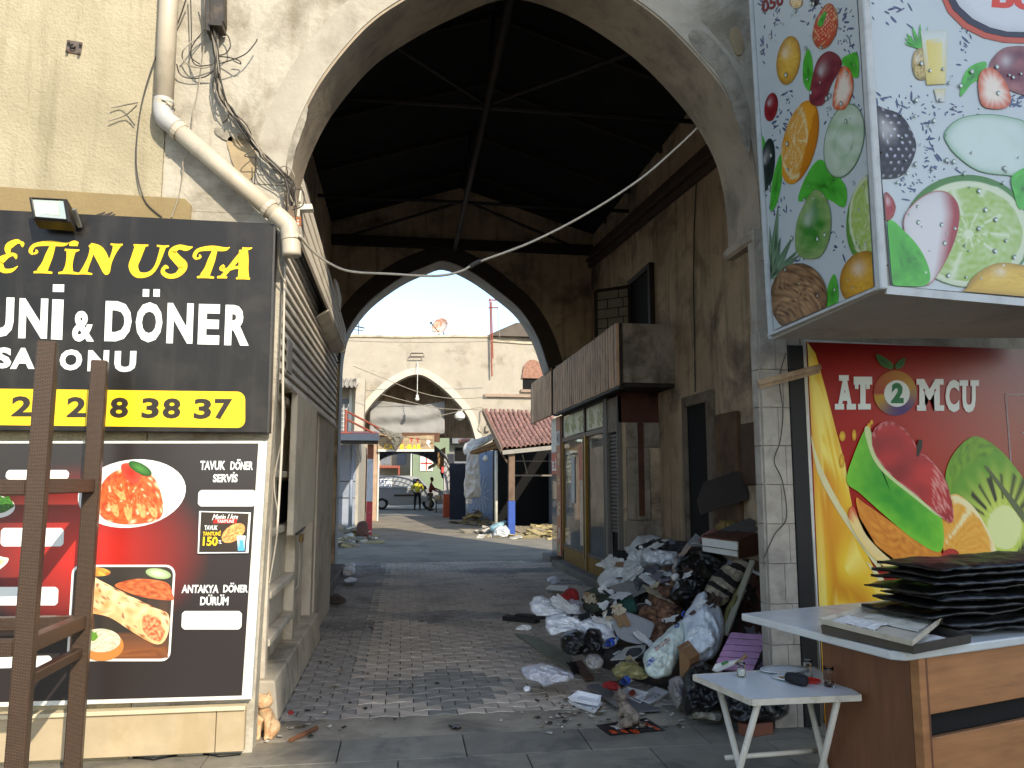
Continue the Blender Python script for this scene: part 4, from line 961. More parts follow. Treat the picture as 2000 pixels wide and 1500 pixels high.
# lettering with slab serifs
def slab_text(ch, x0, x1, y0, y1, slabs):
    d = (x0 - 1630) * .028
    text(ch, [(x0, y0 + d), (x1, y0 + d), (x1, y1 + d), (x0, y1 + d)], pR, m_wht, po, bold=.05, layer=7)
    for a, c, top in slabs:
        yy = y0 if top else y1 - 11
        flat('serif', po, pR, [(a, yy + d), (c, yy + d), (c, yy + 11 + d), (a, yy + 11 + d)], m_wht, 8)
slab_text('A', 1634, 1664, 733, 800, ((1629, 1647, 0), (1652, 1670, 0), (1637, 1656, 1)))
slab_text('T', 1666, 1702, 735, 799, ((1674, 1699, 0),)); slab_text('M', 1794, 1834, 736, 798, ((1789, 1807, 0), (1824, 1842, 0), (1788, 1803, 1), (1826, 1841, 1)))
slab_text('C', 1845, 1872, 736, 799, ()); slab_text('U', 1878, 1904, 736, 799, ((1872, 1889, 1), (1893, 1910, 1)))
for x, s in ((1676, 1), (1698, 1)): flat('serif', po, pR, [(x - 8, 738), (x - 1, 738), (x - 1, 760), (x - 8, 760)], m_wht, 8)
def swirl(r, t, x, y):
    a = (t + math.pi) / (2 * math.pi)
    return mixc(mixc('9a2a10', 'b58a12', min(1, max(0, a * 2))), '3c1a6a', max(0, math.sin(t + .4)) )
patch('logo_ring_print', po, pR, ell(1747, 768, 42, 44), swirl, 6, nr=12)
patch('logo_disc_print', po, pR, ell(1750, 769, 25, 26), lambda r, t, x, y: 'd8dcd8', 8, nr=3)
text('2', [(1740, 748), (1763, 748), (1763, 788), (1738, 788)], pR, mat('green_film', '0c6b3a', .4, .05, bump=0), po, bold=.06, layer=10)
for pts in ([(1710, 692), (1728, 700), (1742, 712), (1740, 722), (1722, 716), (1712, 704)], [(1766, 700), (1758, 702), (1746, 714), (1750, 722), (1762, 715)]):
    patch('leaf_print', po, pR, sm(pts, 3), lambda r, t, x, y: mixc('123f1a', '2f6b2a', r), 9, nr=3)
for a, c in (((1963, 770), (1975, 920)), ((1963, 770), (2010, 771)), ((1995, 845), (2010, 845))):
    part('chalk_line', B().beam(pR(*a, .004), pR(*c, .004), .012, .002, (0, 1, 0)), mat('faded_white', 'a08a88', .6, .3, 30), po)
pst = solo('black_post', B().prism([(2.622, 0), (2.735, 0), (2.735, 2.53), (2.622, 2.53)], 'y', 4.93, 5.0), mat('black_steel', '141312', .6, .2, 5, .1, 40), 'flat black post between the tiled pillar and the red poster', 'post', bevel=.004)
ab = thing('iron_bracket', 'short rusty angle iron bar sticking out across the black post', 'bracket', tuple(at(1540, 730, 4.86)))
part('angle', B().beam(at(1480, 748, 4.84), at(1602, 716, 4.78), .03, .035), mat('rusty_cream', '9c8468', .7, .2, 14, .3, 60, dirt='6b452c', dsc=9, damt=.7), ab)
part('angle_leg', B().beam(at(1482, 752, 4.845), at(1600, 722, 4.79), .004, .05), MATS['rusty_cream'], ab)
# thin cable on pillar
solo('pillar_cable', B().tube(crom([at(1535, 690, 4.9), at(1522, 740, 4.9), at(1529, 800, 4.91), at(1524, 860, 4.91), at(1512, 900, 4.91), at(1528, 940, 4.91), at(1536, 1010, 4.91), at(1512, 1045, 4.91), at(1492, 1090, 4.91)], 6), .004, 5), m_cab, 'thin black cable snaking down the tiled pillar', 'cable')
# ---- fruit sign box
XB = 2.26
pl_l = Plane((XB, 4, 0), (-1, 0, 0))
cT, cBt = pl_l(1668, -120), pl_l(1722, 566)
Yc = cBt.y; zb = cBt.z
pe = atZ(2000, 592, 0)
fdir = Vector((1, .13, 0)).normalized()
pl_f = Plane((XB, Yc, 0), (fdir.y, -fdir.x, 0))
fx = thing('fruit_sign', 'big white box sign printed with fruit and water splashes above the red poster', 'sign', (3.2, 4.2, zb))
yb1 = 4.44
b = B(); ztop = 5.6
f1 = Vector((XB, Yc, 0)) + fdir * 2.6
zl = pl_l(1508, 662).z
b.hexa([(XB + .01, Yc + .01, zb), (f1.x, f1.y + .01, zb + .04), (f1.x, 4.44, zb + .04), (XB + .01, yb1, zl), (XB + .01, Yc + .01, ztop), (f1.x, f1.y + .01, ztop), (f1.x, 4.53, ztop), (XB + .01, 4.53, ztop)])
m_alu = mat('white_alu_trim', 'b4b8b8', .4, .06, 6, .03, 50, dirt='8c8a86', dsc=8, damt=.4)
part('sign_box', b, mat('grey_soffit_sheet', 'b0aba3', .7, .1, 2, .1, 20, dirt='7c766f', dsc=1.5, damt=.5), fx)
m_ws = mat('white_print_sheet', 'b3bcbf', .35, .03, 2, .0)
def lclip(x, y):      # left face borders in photo pixels
    xl = 1466 + (y - 0) * (1508 - 1466) / 662; xr = 1677 + y * (1713 - 1677) / 566
    yb_ = 640 - (x - 1508) * .42
    x = min(max(x, xl + 6), xr - 3); return x, min(y, 646 - (x - 1508) * .425)
def fclip(x, y):
    xl = 1690 + y * (1737 - 1690) / 560
    x = min(max(x, xl + 3), 2350); return x, min(y, 558 + (x - 1737) * .085)
def lg(u, v):
    y = -140 + v * 800; xl = 1466 + y * (1508 - 1466) / 662; xr = 1677 + y * (1713 - 1677) / 566
    x = xl + (xr - xl) * u; return x, y
part('left_face', B().grid(lambda u, v: pl_l(*lclip(*lg(u, v)), .001), 20, 30), m_ws, fx)
part('front_face', B().grid(lambda u, v: pl_f(*fclip(1680 + u * 660, -140 + v * 760), .001), 20, 30), m_ws, fx)
part('trim', B().beam(pl_l(1461, -140, .006), pl_l(1508, 662, .006), .03, .015, (0, 1, 0)), m_alu, fx)
part('trim', B().beam(pl_l(1506, 655, .006), pl_l(1722, 562, .006), .035, .015, (0, 0, 1)), m_alu, fx)
part('corner_trim', B().beam((XB - .008, Yc - .012, zb - .005), (XB - .008, Yc - .012, ztop), .04, .05, (0, 1, 0)), m_alu, fx, bevel=.006)
part('trim', B().beam(pl_f(1728, 567, .006), pl_f(2340, 622, .006), .012, .04, (0, 0, 1)), m_alu, fx)
for x, y in ((1687, 130), (1705, 300), (1710, 430), (1716, 520)): part('screw', B().tube([pl_f(x + 12, y, .012), pl_f(x + 12, y, .02)], .005, 6), m_dk, fx)
PLF = {'l': (pl_l, lclip), 'f': (pl_f, fclip)}
def fr(side, name, o, cf, layer, nr=8, center=None): 
    pl, cl = PLF[side]
    photo = not any(k in name for k in ('logo', 'glass', 'slice', 'half', 'coconut', 'leaf'))
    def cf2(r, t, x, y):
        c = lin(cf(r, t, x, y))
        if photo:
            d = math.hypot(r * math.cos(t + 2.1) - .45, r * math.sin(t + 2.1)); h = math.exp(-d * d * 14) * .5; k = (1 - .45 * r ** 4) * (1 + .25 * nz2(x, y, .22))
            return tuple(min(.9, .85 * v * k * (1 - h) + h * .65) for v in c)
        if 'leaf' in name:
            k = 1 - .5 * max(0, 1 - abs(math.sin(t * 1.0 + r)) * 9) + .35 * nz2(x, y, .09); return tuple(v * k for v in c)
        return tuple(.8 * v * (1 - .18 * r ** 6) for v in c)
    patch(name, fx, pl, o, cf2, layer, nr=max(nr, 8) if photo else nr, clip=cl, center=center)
def leafc(r, t, x, y): return mixc('2f8a22', '52b13a', r * .8 + nz2(x, y, .05) * .3)
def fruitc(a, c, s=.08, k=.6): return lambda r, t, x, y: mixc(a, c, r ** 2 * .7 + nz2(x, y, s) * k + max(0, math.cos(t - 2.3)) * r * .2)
def citrus(cx, cy, k, rind, pulp, pith='e4ead0', nseg=11, rr_=1.0):
    def f(r, t, x, y):
        dx, dy = (x - cx) / k, (y - cy); d = math.hypot(dx, dy) / rr_; a = math.atan2(dy, dx)
        if d > .95: return rind
        if d > .84: return pith
        s = abs(math.sin(a * nseg / 2))
        if s < .13 + .03 / (d + .1) or d < .08: return pith
        return mixc(pulp, pith, .25 + .5 * nz2(dx * 8 / rr_, dy * 8 / rr_, 1.6) + .1 * math.sin(a * 60))
    return f
# left face
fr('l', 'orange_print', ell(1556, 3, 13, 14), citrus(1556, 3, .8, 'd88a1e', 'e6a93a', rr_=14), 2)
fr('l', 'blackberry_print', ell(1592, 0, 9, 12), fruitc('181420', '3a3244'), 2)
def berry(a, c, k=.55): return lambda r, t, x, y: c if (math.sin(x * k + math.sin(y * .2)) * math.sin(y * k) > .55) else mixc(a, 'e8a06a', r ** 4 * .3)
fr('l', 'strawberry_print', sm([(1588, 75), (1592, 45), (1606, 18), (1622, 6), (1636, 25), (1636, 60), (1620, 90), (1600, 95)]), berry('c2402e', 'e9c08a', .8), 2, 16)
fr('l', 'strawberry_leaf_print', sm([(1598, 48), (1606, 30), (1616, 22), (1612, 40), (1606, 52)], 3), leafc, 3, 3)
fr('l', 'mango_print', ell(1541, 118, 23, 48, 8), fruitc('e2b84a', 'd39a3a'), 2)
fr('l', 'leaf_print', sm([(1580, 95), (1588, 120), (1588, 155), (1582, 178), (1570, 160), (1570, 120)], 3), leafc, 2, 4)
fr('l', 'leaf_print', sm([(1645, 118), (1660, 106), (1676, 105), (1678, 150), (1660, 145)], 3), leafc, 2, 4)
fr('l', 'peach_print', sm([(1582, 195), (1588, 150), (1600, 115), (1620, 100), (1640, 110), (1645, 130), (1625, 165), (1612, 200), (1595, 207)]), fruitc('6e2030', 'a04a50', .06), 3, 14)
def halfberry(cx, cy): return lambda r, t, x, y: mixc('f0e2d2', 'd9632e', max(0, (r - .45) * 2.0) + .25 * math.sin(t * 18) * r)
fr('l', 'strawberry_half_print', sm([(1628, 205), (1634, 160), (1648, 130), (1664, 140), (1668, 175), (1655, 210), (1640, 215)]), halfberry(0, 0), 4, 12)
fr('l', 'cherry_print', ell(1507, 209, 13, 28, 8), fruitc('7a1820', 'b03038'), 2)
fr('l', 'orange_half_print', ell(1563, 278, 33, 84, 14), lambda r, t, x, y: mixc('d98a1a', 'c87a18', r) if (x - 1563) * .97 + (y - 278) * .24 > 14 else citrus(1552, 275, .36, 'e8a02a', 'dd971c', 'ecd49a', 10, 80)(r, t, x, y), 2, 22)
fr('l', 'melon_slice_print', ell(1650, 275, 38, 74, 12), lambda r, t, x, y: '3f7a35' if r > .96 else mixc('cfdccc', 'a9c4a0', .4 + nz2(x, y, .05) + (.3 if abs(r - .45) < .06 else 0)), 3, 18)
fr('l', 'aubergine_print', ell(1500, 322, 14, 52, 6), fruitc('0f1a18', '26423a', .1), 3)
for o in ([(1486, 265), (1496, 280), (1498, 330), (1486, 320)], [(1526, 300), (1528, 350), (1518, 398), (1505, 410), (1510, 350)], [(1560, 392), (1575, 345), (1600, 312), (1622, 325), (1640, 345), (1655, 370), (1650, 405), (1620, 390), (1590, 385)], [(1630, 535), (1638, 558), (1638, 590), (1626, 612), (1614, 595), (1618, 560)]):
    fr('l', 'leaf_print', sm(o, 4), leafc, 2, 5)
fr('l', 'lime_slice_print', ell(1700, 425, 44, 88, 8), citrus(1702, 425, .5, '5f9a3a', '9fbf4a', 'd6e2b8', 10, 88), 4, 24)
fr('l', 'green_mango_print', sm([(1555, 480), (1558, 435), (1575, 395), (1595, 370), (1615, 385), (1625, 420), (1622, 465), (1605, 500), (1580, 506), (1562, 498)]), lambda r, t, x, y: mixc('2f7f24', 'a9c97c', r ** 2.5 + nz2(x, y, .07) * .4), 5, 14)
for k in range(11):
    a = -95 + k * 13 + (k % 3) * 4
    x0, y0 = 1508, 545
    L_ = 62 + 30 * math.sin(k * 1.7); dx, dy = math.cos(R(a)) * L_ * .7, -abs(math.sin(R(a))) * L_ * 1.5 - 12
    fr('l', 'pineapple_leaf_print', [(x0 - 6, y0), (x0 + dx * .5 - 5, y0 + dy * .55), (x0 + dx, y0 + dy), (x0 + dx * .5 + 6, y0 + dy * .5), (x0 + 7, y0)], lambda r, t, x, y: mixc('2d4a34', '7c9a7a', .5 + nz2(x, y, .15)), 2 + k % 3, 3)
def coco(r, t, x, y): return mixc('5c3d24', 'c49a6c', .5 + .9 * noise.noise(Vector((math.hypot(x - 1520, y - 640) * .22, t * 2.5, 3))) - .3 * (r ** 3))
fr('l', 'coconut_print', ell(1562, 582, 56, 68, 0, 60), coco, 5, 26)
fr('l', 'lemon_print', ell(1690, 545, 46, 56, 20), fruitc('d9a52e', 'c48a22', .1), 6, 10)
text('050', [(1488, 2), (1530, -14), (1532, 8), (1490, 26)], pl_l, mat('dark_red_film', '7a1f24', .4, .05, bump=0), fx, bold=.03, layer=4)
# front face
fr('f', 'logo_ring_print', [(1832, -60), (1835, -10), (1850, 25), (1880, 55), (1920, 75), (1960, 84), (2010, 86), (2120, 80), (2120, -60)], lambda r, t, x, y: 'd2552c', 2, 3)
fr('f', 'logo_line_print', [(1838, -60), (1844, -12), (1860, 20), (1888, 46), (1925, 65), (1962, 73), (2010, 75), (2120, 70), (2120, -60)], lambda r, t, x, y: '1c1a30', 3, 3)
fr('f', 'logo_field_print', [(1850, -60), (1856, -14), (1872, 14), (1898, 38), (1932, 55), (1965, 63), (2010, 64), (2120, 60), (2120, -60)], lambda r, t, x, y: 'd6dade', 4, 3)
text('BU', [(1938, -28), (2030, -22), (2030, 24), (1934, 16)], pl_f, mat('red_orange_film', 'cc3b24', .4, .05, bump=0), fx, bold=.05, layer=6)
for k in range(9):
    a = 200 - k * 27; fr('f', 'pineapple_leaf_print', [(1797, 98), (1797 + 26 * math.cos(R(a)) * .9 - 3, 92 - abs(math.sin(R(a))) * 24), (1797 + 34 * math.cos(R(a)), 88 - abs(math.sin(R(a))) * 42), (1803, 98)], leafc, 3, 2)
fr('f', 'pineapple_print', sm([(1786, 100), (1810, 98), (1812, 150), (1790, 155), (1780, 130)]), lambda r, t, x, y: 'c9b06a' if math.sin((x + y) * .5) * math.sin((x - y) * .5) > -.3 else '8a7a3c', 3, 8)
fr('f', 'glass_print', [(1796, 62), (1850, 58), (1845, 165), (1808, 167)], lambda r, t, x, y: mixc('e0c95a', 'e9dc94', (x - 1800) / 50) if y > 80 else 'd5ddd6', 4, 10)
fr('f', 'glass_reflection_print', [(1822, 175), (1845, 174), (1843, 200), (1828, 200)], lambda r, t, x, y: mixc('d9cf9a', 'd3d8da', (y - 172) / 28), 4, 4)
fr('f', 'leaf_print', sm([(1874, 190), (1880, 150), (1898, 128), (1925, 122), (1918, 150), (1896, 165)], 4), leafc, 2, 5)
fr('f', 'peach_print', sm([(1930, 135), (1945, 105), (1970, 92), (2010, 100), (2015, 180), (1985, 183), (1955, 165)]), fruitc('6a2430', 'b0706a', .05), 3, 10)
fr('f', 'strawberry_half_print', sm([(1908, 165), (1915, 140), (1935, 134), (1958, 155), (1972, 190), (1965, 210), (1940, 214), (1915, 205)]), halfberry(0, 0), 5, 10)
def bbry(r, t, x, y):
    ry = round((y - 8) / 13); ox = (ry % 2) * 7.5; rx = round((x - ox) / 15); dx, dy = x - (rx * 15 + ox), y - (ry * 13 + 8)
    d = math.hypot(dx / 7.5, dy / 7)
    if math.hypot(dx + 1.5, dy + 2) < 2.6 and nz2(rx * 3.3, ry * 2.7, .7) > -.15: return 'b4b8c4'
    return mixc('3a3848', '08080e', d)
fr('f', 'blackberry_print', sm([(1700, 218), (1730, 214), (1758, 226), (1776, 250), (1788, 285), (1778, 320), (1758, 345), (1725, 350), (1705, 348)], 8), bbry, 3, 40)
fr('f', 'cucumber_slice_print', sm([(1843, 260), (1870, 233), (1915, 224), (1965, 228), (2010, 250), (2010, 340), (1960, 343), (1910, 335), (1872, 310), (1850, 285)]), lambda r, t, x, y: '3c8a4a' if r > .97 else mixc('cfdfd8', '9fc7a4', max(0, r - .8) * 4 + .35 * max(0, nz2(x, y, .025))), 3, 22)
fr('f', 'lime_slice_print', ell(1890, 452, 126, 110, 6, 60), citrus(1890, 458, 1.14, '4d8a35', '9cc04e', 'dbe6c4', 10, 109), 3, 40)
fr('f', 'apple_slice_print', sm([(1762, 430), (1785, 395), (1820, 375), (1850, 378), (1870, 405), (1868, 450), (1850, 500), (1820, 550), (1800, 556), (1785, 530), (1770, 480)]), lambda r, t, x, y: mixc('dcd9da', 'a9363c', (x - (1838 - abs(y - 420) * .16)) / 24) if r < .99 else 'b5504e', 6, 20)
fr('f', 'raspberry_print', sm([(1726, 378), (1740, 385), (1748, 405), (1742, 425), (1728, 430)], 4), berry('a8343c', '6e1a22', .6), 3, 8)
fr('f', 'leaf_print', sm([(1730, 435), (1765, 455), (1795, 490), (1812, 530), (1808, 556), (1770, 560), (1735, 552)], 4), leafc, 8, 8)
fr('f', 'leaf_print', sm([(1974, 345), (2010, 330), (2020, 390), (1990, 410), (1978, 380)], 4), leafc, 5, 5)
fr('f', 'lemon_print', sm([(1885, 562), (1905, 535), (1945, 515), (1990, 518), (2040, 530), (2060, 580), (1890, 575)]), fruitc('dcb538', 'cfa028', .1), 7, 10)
# splashes and drops
rnd = random.Random(11)
for side, spots in (('l', [(1600, 12, 45, 30), (1648, 40, 22, 40), (1520, 30, 18, 40), (1540, 210, 25, 60), (1520, 250, 25, 40), (1520, 400, 30, 50), (1620, 330, 30, 20), (1660, 90, 18, 30), (1640, 470, 40, 40), (1560, 520, 30, 25), (1490, 60, 15, 60), (1620, 240, 30, 30), (1670, 220, 20, 30)]),
                    ('f', [(1800, 230, 40, 40), (1830, 330, 50, 18), (1770, 360, 25, 25), (1880, 60, 12, 50), (1870, 220, 40, 14), (1760, 200, 40, 15), (1985, 200, 15, 20), (1812, 280, 20, 40), (1740, 20, 40, 40)])):
    pl, cl = PLF[side]; b = B(); sc2 = (.62 if side == 'l' else 1)
    for cx, cy, ax_, ay in spots:
        A0_ = rnd.uniform(0, 6.28)
        for k in range(20):
            x, y = cx + rnd.gauss(0, .6) * ax_ * sc2, cy + rnd.gauss(0, .6) * ay
            l = rnd.choice((2, 2, 3, 4, 5, 8)); w = rnd.uniform(.6, 1.6) + l * .14; a = A0_ + rnd.gauss(0, .7)
            n = 7; P = []
            for j in range(n):
                t = 2 * math.pi * j / n; u, v = l * math.cos(t) * (1 + .4 * rnd.random()), w * math.sin(t)
                P.append(pl(*cl(x + (u * math.cos(a) - v * math.sin(a)) * sc2, y + u * math.sin(a) + v * math.cos(a)), .0012 * 1.4 + k * .00002))
            b.add(P, [tuple(range(n))])
    part('splash_print', b, mat('navy_splash', '4a5272', .35, .5, 40, 0), fx, stuff=True)
    b = B(); w2 = B()
    for k in range(60):
        if side == 'l': x, y = rnd.uniform(1490, 1695), rnd.uniform(0, 600)
        else: x, y = rnd.uniform(1745, 1998), rnd.uniform(120, 550)
        r = rnd.choice((1.6, 2.2, 3, 4.2)); P = []; Q = []
        for j in range(10):
            t = 2 * math.pi * j / 10; P.append((x + r * sc2 * math.cos(t), y + r * 1.15 * math.sin(t))); Q.append((x + .6 + r * .68 * sc2 * math.cos(t), y + .8 + r * .75 * math.sin(t)))
        b.add([pl(*cl(*p), .0095 + k * .00002) for p in P], [tuple(range(10))]); w2.add([pl(*cl(*p), .0112 + k * .00002) for p in Q], [tuple(range(10))])
    part('drop_edge_print', b, mat('drop_dark', '6d7a74', .3, .4, 30, 0), fx, stuff=True); part('drop_print', w2, mat('drop_light', 'c2cdc4', .3, .35, 20, 0), fx, stuff=True)
# ================================================================ right shop with the ribbed fascia
m_wood = mat('ribbed_brown_panel', 'd6b08c', .6, .25, 4, .2, 30, dirt='94705a', dsc=2, damt=.6, stretch=(1, 1, .3), streak='7a5a46')
m_gold = mat('gold_anodised', '8a6a22', .4, .15, 8, .05, 40, metal=.4)
m_board = mat('grimy_board', '9a8d7e', .85, .18, 4, .3, 40, dirt='3d332a', dsc=2, damt=.7, dth=.48, streak='4a4037')
rs = thing('corner_shop', 'shut corner shop with ribbed brown fascia and gold framed glass front', 'shop', (3.3, 13, 0))
FX0, FZ0, FZ1 = 2.85, 2.87, 3.72
base = B().box(FX0 + .012, FX0 + .05, 9.95, 14.47, FZ0, FZ1)
base.box(FX0 + .012, FX0 + .05, 15.16, 17.3, FZ0, FZ1)
part('fascia_backing', base, MATS['dark_wood'], rs)
rb = B(); y = 9.96
while y < 14.44:
    rb.box(FX0 - .03, FX0 + .011, y, y + .09, FZ0 - .01 + .01 * noise.noise(Vector((y * 3, 0, 0))), FZ1 + .015 * noise.noise(Vector((y * 2, 1, 0)))); y += .15
y = 14.49
while y < 17.2:
    x = FX0 - .03 + (0 if y < 16.7 else (y - 16.7) * .25)
    rb.box(x - .03, x + .02, y, y + .09, FZ0 - .02, FZ1 + .02); y += .15
part('fascia_ribs', rb, m_wood, rs, stuff=True)
part('fascia_trim', B().box(FX0 - .02, FX0 + .06, 9.9, 14.47, FZ0 - .05, FZ0 - .012), MATS['dark_wood'], rs)
part('fascia_joint', B().box(FX0 - .04, FX0 + .03, 14.44, 14.488, FZ0 - .03, FZ1 + .06), MATS['dark_wood'], rs)
part('balcony_soffit', B().box(FX0 + .06, 3.618, 9.92, 14.47, FZ0 - .02, FZ0 + .03), MATS['dark_wood'], rs)
part('balcony_end', B().box(FX0 + .052, 3.618, 9.9, 9.95, FZ0 + .031, FZ1 - .01), m_board, rs)
part('balcony_top', B().box(FX0 + .052, 3.618, 9.951, 14.47, FZ1 - .05, FZ1 - .012), m_board, rs)
SX = 3.02
part('end_beam', B().box(SX, 3.618, 10.62, 10.7, 2.42, FZ0 - .021), mat('dark_rust', '5a3628', .85, .3, 3, .2, 40, dirt='241712', dsc=2), rs)
eb = B()
for x0, x1, z0, z1, m_ in ((SX + .10, 3.45, 1.05, 2.05, 0), (SX + .06, 3.618, .05, 1.04, 1), (SX + .1, 3.618, 2.06, 2.418, 2)):
    part('end_board', B().box(x0, x1, 10.55 + .02 * m_, 10.6, z0, z1), m_board, rs, bevel=.008)
part('end_wall', B().box(SX + .05, 3.618, 10.61, 10.65, 0, 2.418), m_hall, rs)
part('stain_strip', B().box(3.28, 3.36, 10.53, 10.549, 1.1, 2.42), MATS['dark_rust'], rs)
# roller shutter beside the corner and the frame post
part('shutter_frame', B().box(SX - .02, SX + .05, 10.62, 10.68, 0, 2.8).box(SX - .02, SX + .05, 11.2, 11.34, 0, 2.84), mat('grey_frame', '77716a', .7, .12, 4, .1, 40), rs, bevel=.005)
for k in range(26): 
    z = .85 + k * .055
    part('shutter_slat', B().box(SX + .02, SX + .045, 10.69, 11.19, z, z + .048), mat('dark_shutter', '4c3f36', .6, .15, 4, .1, 40, rand=.1), rs, bevel=.008)
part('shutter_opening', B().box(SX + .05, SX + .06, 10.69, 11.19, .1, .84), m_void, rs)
part('shutter_lintel', B().box(SX, SX + .05, 10.681, 11.199, 2.3, 2.8), m_board, rs)
# glass front
part('shop_interior', B().box(SX + .45, SX + .5, 11.35, 15.6, .05, 2.8), mat('grey_interior', '57565a', .9, .2, 2), rs)
for (y0, y1) in ((14.52, 14.98), (12.7, 14.48), (11.38, 12.66)):
    gw = part('transom', B().box(SX + .012, SX + .018, y0, y1, 2.42, 2.80), mat('pale_lettuce_print', 'd3d6b8', .4, .08, 2, 0), rs)
    pg = Plane((SX + .008, 0, 0), (-1, 0, 0))
    for k in range(max(1, int((y1 - y0) / .55))):
        yc = y0 + .3 + k * .58
        b = B(); cs = []
        for j in range(34):
            a, r_ = random.uniform(0, 6.28), random.uniform(0, 1) ** .6
            cy_, cz_ = yc + .19 * r_ * math.cos(a), 2.6 + .15 * r_ * math.sin(a)
            s = random.uniform(.025, .05); P = [(SX + .0105 - j * .0001, cy_ + s * math.cos(t) * (1 + .3 * math.sin(3 * t + j)), cz_ + s * math.sin(t)) for t in (q * .785 for q in range(8))]
            c_ = mixc('55702a', 'a7ad62', random.random()); b.add(P, [tuple(range(8))], [c_] * 8)
        part('lettuce_print', b, print_mat(.4), gw)
m_gl = glass_mat()
gl = part('window', B().box(SX + .01, SX + .016, 12.72, 14.48, .42, 2.32), m_gl, rs)
part('door', B().box(SX + .012, SX + .018, 11.42, 12.55, .42, 2.32), m_gl, rs, label='glass door with gold frame')
fr_ = B()
for y0, y1 in ((11.35, 11.42), (12.62, 12.72), (14.48, 14.53)): fr_.box(SX - .02, SX + .03, y0, y1, .12, 2.85)
for z0, z1 in ((.37, .42), (2.32, 2.40), (2.81, 2.85)): fr_.box(SX - .016, SX + .028, 11.42, 12.62, z0, z1).box(SX - .016, SX + .028, 12.72, 14.48, z0, z1)
part('window_frame', fr_, mat('dark_bronze', '3c2f24', .5, .15, 6, .05, 40, metal=.3), rs, bevel=.004)
part('gold_post', B().box(SX - .03, SX + .02, 12.55, 12.62, .08, 2.36).box(SX - .03, SX + .02, 12.722, 12.76, .3, 2.33), m_gold, rs, bevel=.003)
part('gold_post', B().box(SX - .026, SX + .02, 14.44, 14.478, .3, 2.33), m_gold, rs, bevel=.003)
bs_ = B()
for y0, y1 in ((11.42, 12.55), (12.76, 14.44)):
    y = y0
    while y < y1 - .05: bs_.box(SX - .008, SX + .02, y, y + .05, .1, .37); y += .085
part('base_ribs', bs_, m_gold, rs, stuff=True)
part('base_board', B().box(SX + .021, SX + .03, 11.42, 14.48, .1, .37), MATS['dark_wood'], rs)
m_paper = mat('white_paper', 'c9c8c2', .8, .06, 6, .05)
part('notice', B().box(SX - .002, SX + .006, 13.5, 13.78, 1.2, 2.02), m_paper, rs)
part('menu_sheet', B().box(SX - .002, SX + .006, 12.8, 13.1, .5, 1.95), mat('menu_print', 'c4b09a', .5, .45, 9, 0), rs)
part('red_sheet', B().box(SX - .0035, SX - .0025, 12.78, 13.12, 1.6, 2.2), m_red, rs)
# number strip beyond the arch wall side
ms = part('menu_strip', B().box(SX - .03, SX + .02, 14.6, 15.0, .16, 2.84), mat('orange_brown_strip', 'a8603c', .5, .25, 3, .05, 30), rs)
pM = Plane((SX - .032, 0, 0), (-1, 0, 0))
b = B().box(SX - .034, SX - .0305, 14.62, 14.98, 2.28, 2.56)
part('number_plate', b, m_paper, ms)
vs, fs = text_mesh('40', .03); w = max(v.x for v in vs); h = max(v.y for v in vs)
part('number', B().add([(SX - .0355, 14.94 - v.x / w * .28, 2.32 + v.y / h * .2) for v in vs], fs), m_bk2, ms)
for zc, c1 in ((2.0, 'c9b08a'), (1.55, 'a05a30'), (1.05, 'c7b79a'), (.55, 'd0c8b4'), (.3, '5f7a3a')):
    b = B()
    for j in range(14):
        a = random.uniform(0, 6.28); r_ = random.random(); cy_, cz_ = 14.8 + .13 * r_ * math.cos(a), zc + .13 * r_ * math.sin(a); s = random.uniform(.03, .06)
        P = [(SX - .031 - .0002 * j, cy_ + s * math.cos(t), cz_ + s * math.sin(t)) for t in (q * 1.05 for q in range(6))]
        b.add(P, [tuple(range(6))], [mixc(c1, random.choice(('3f2a1a', 'e2d2a0', 'b0522a')), random.random() * .7)] * 6)
    part('food_print', b, print_mat(.4), ms)
part('corner_panel', B().box(SX - .01, SX + .02, 15.02, 15.6, .12, 1.2), m_gl, rs)
part('red_sign', B().box(SX - .012, SX + .02, 15.02, 15.6, 1.72, 2.15), m_red, rs)
part('white_panel', B().box(SX - .012, SX + .02, 15.02, 15.6, 2.16, 2.84), m_wfr, rs)
part('corner_panel', B().box(SX - .01, SX + .02, 15.02, 15.6, 1.22, 1.7), m_gl, rs)
vs, fs = text_mesh('ELİ', .03); w = max(v.x for v in vs); h = max(v.y for v in vs)
part('lettering', B().add([(SX - .014, 15.55 - v.x / w * .45, 1.80 + v.y / h * .24) for v in vs], fs), m_wht, rs)
part('step', B().prism([(2.88, 10.7), (3.61, 10.7), (3.61, 14.49), (2.78, 14.49)], 'z', -.01, .12), mat('step_stone', '6f6a62', .85, .15, 3, .3, 40, dirt='3f3a33', dsc=2), rs, bevel=.015)
part('step', B().box(2.88, 3.61, 15.16, 16.0, -.01, .12), MATS['step_stone'], rs, bevel=.015)
solo('hanging_cable', B().tube(crom([(3.6, 8.9, 5.35), (3.59, 9.0, 4.7), (3.6, 9.1, 4.0), (3.59, 9.1, 3.2), (3.6, 9.15, 2.7)], 6), .008, 5), m_cab, 'dark cable hanging down the sooty wall to the doorway', 'cable')
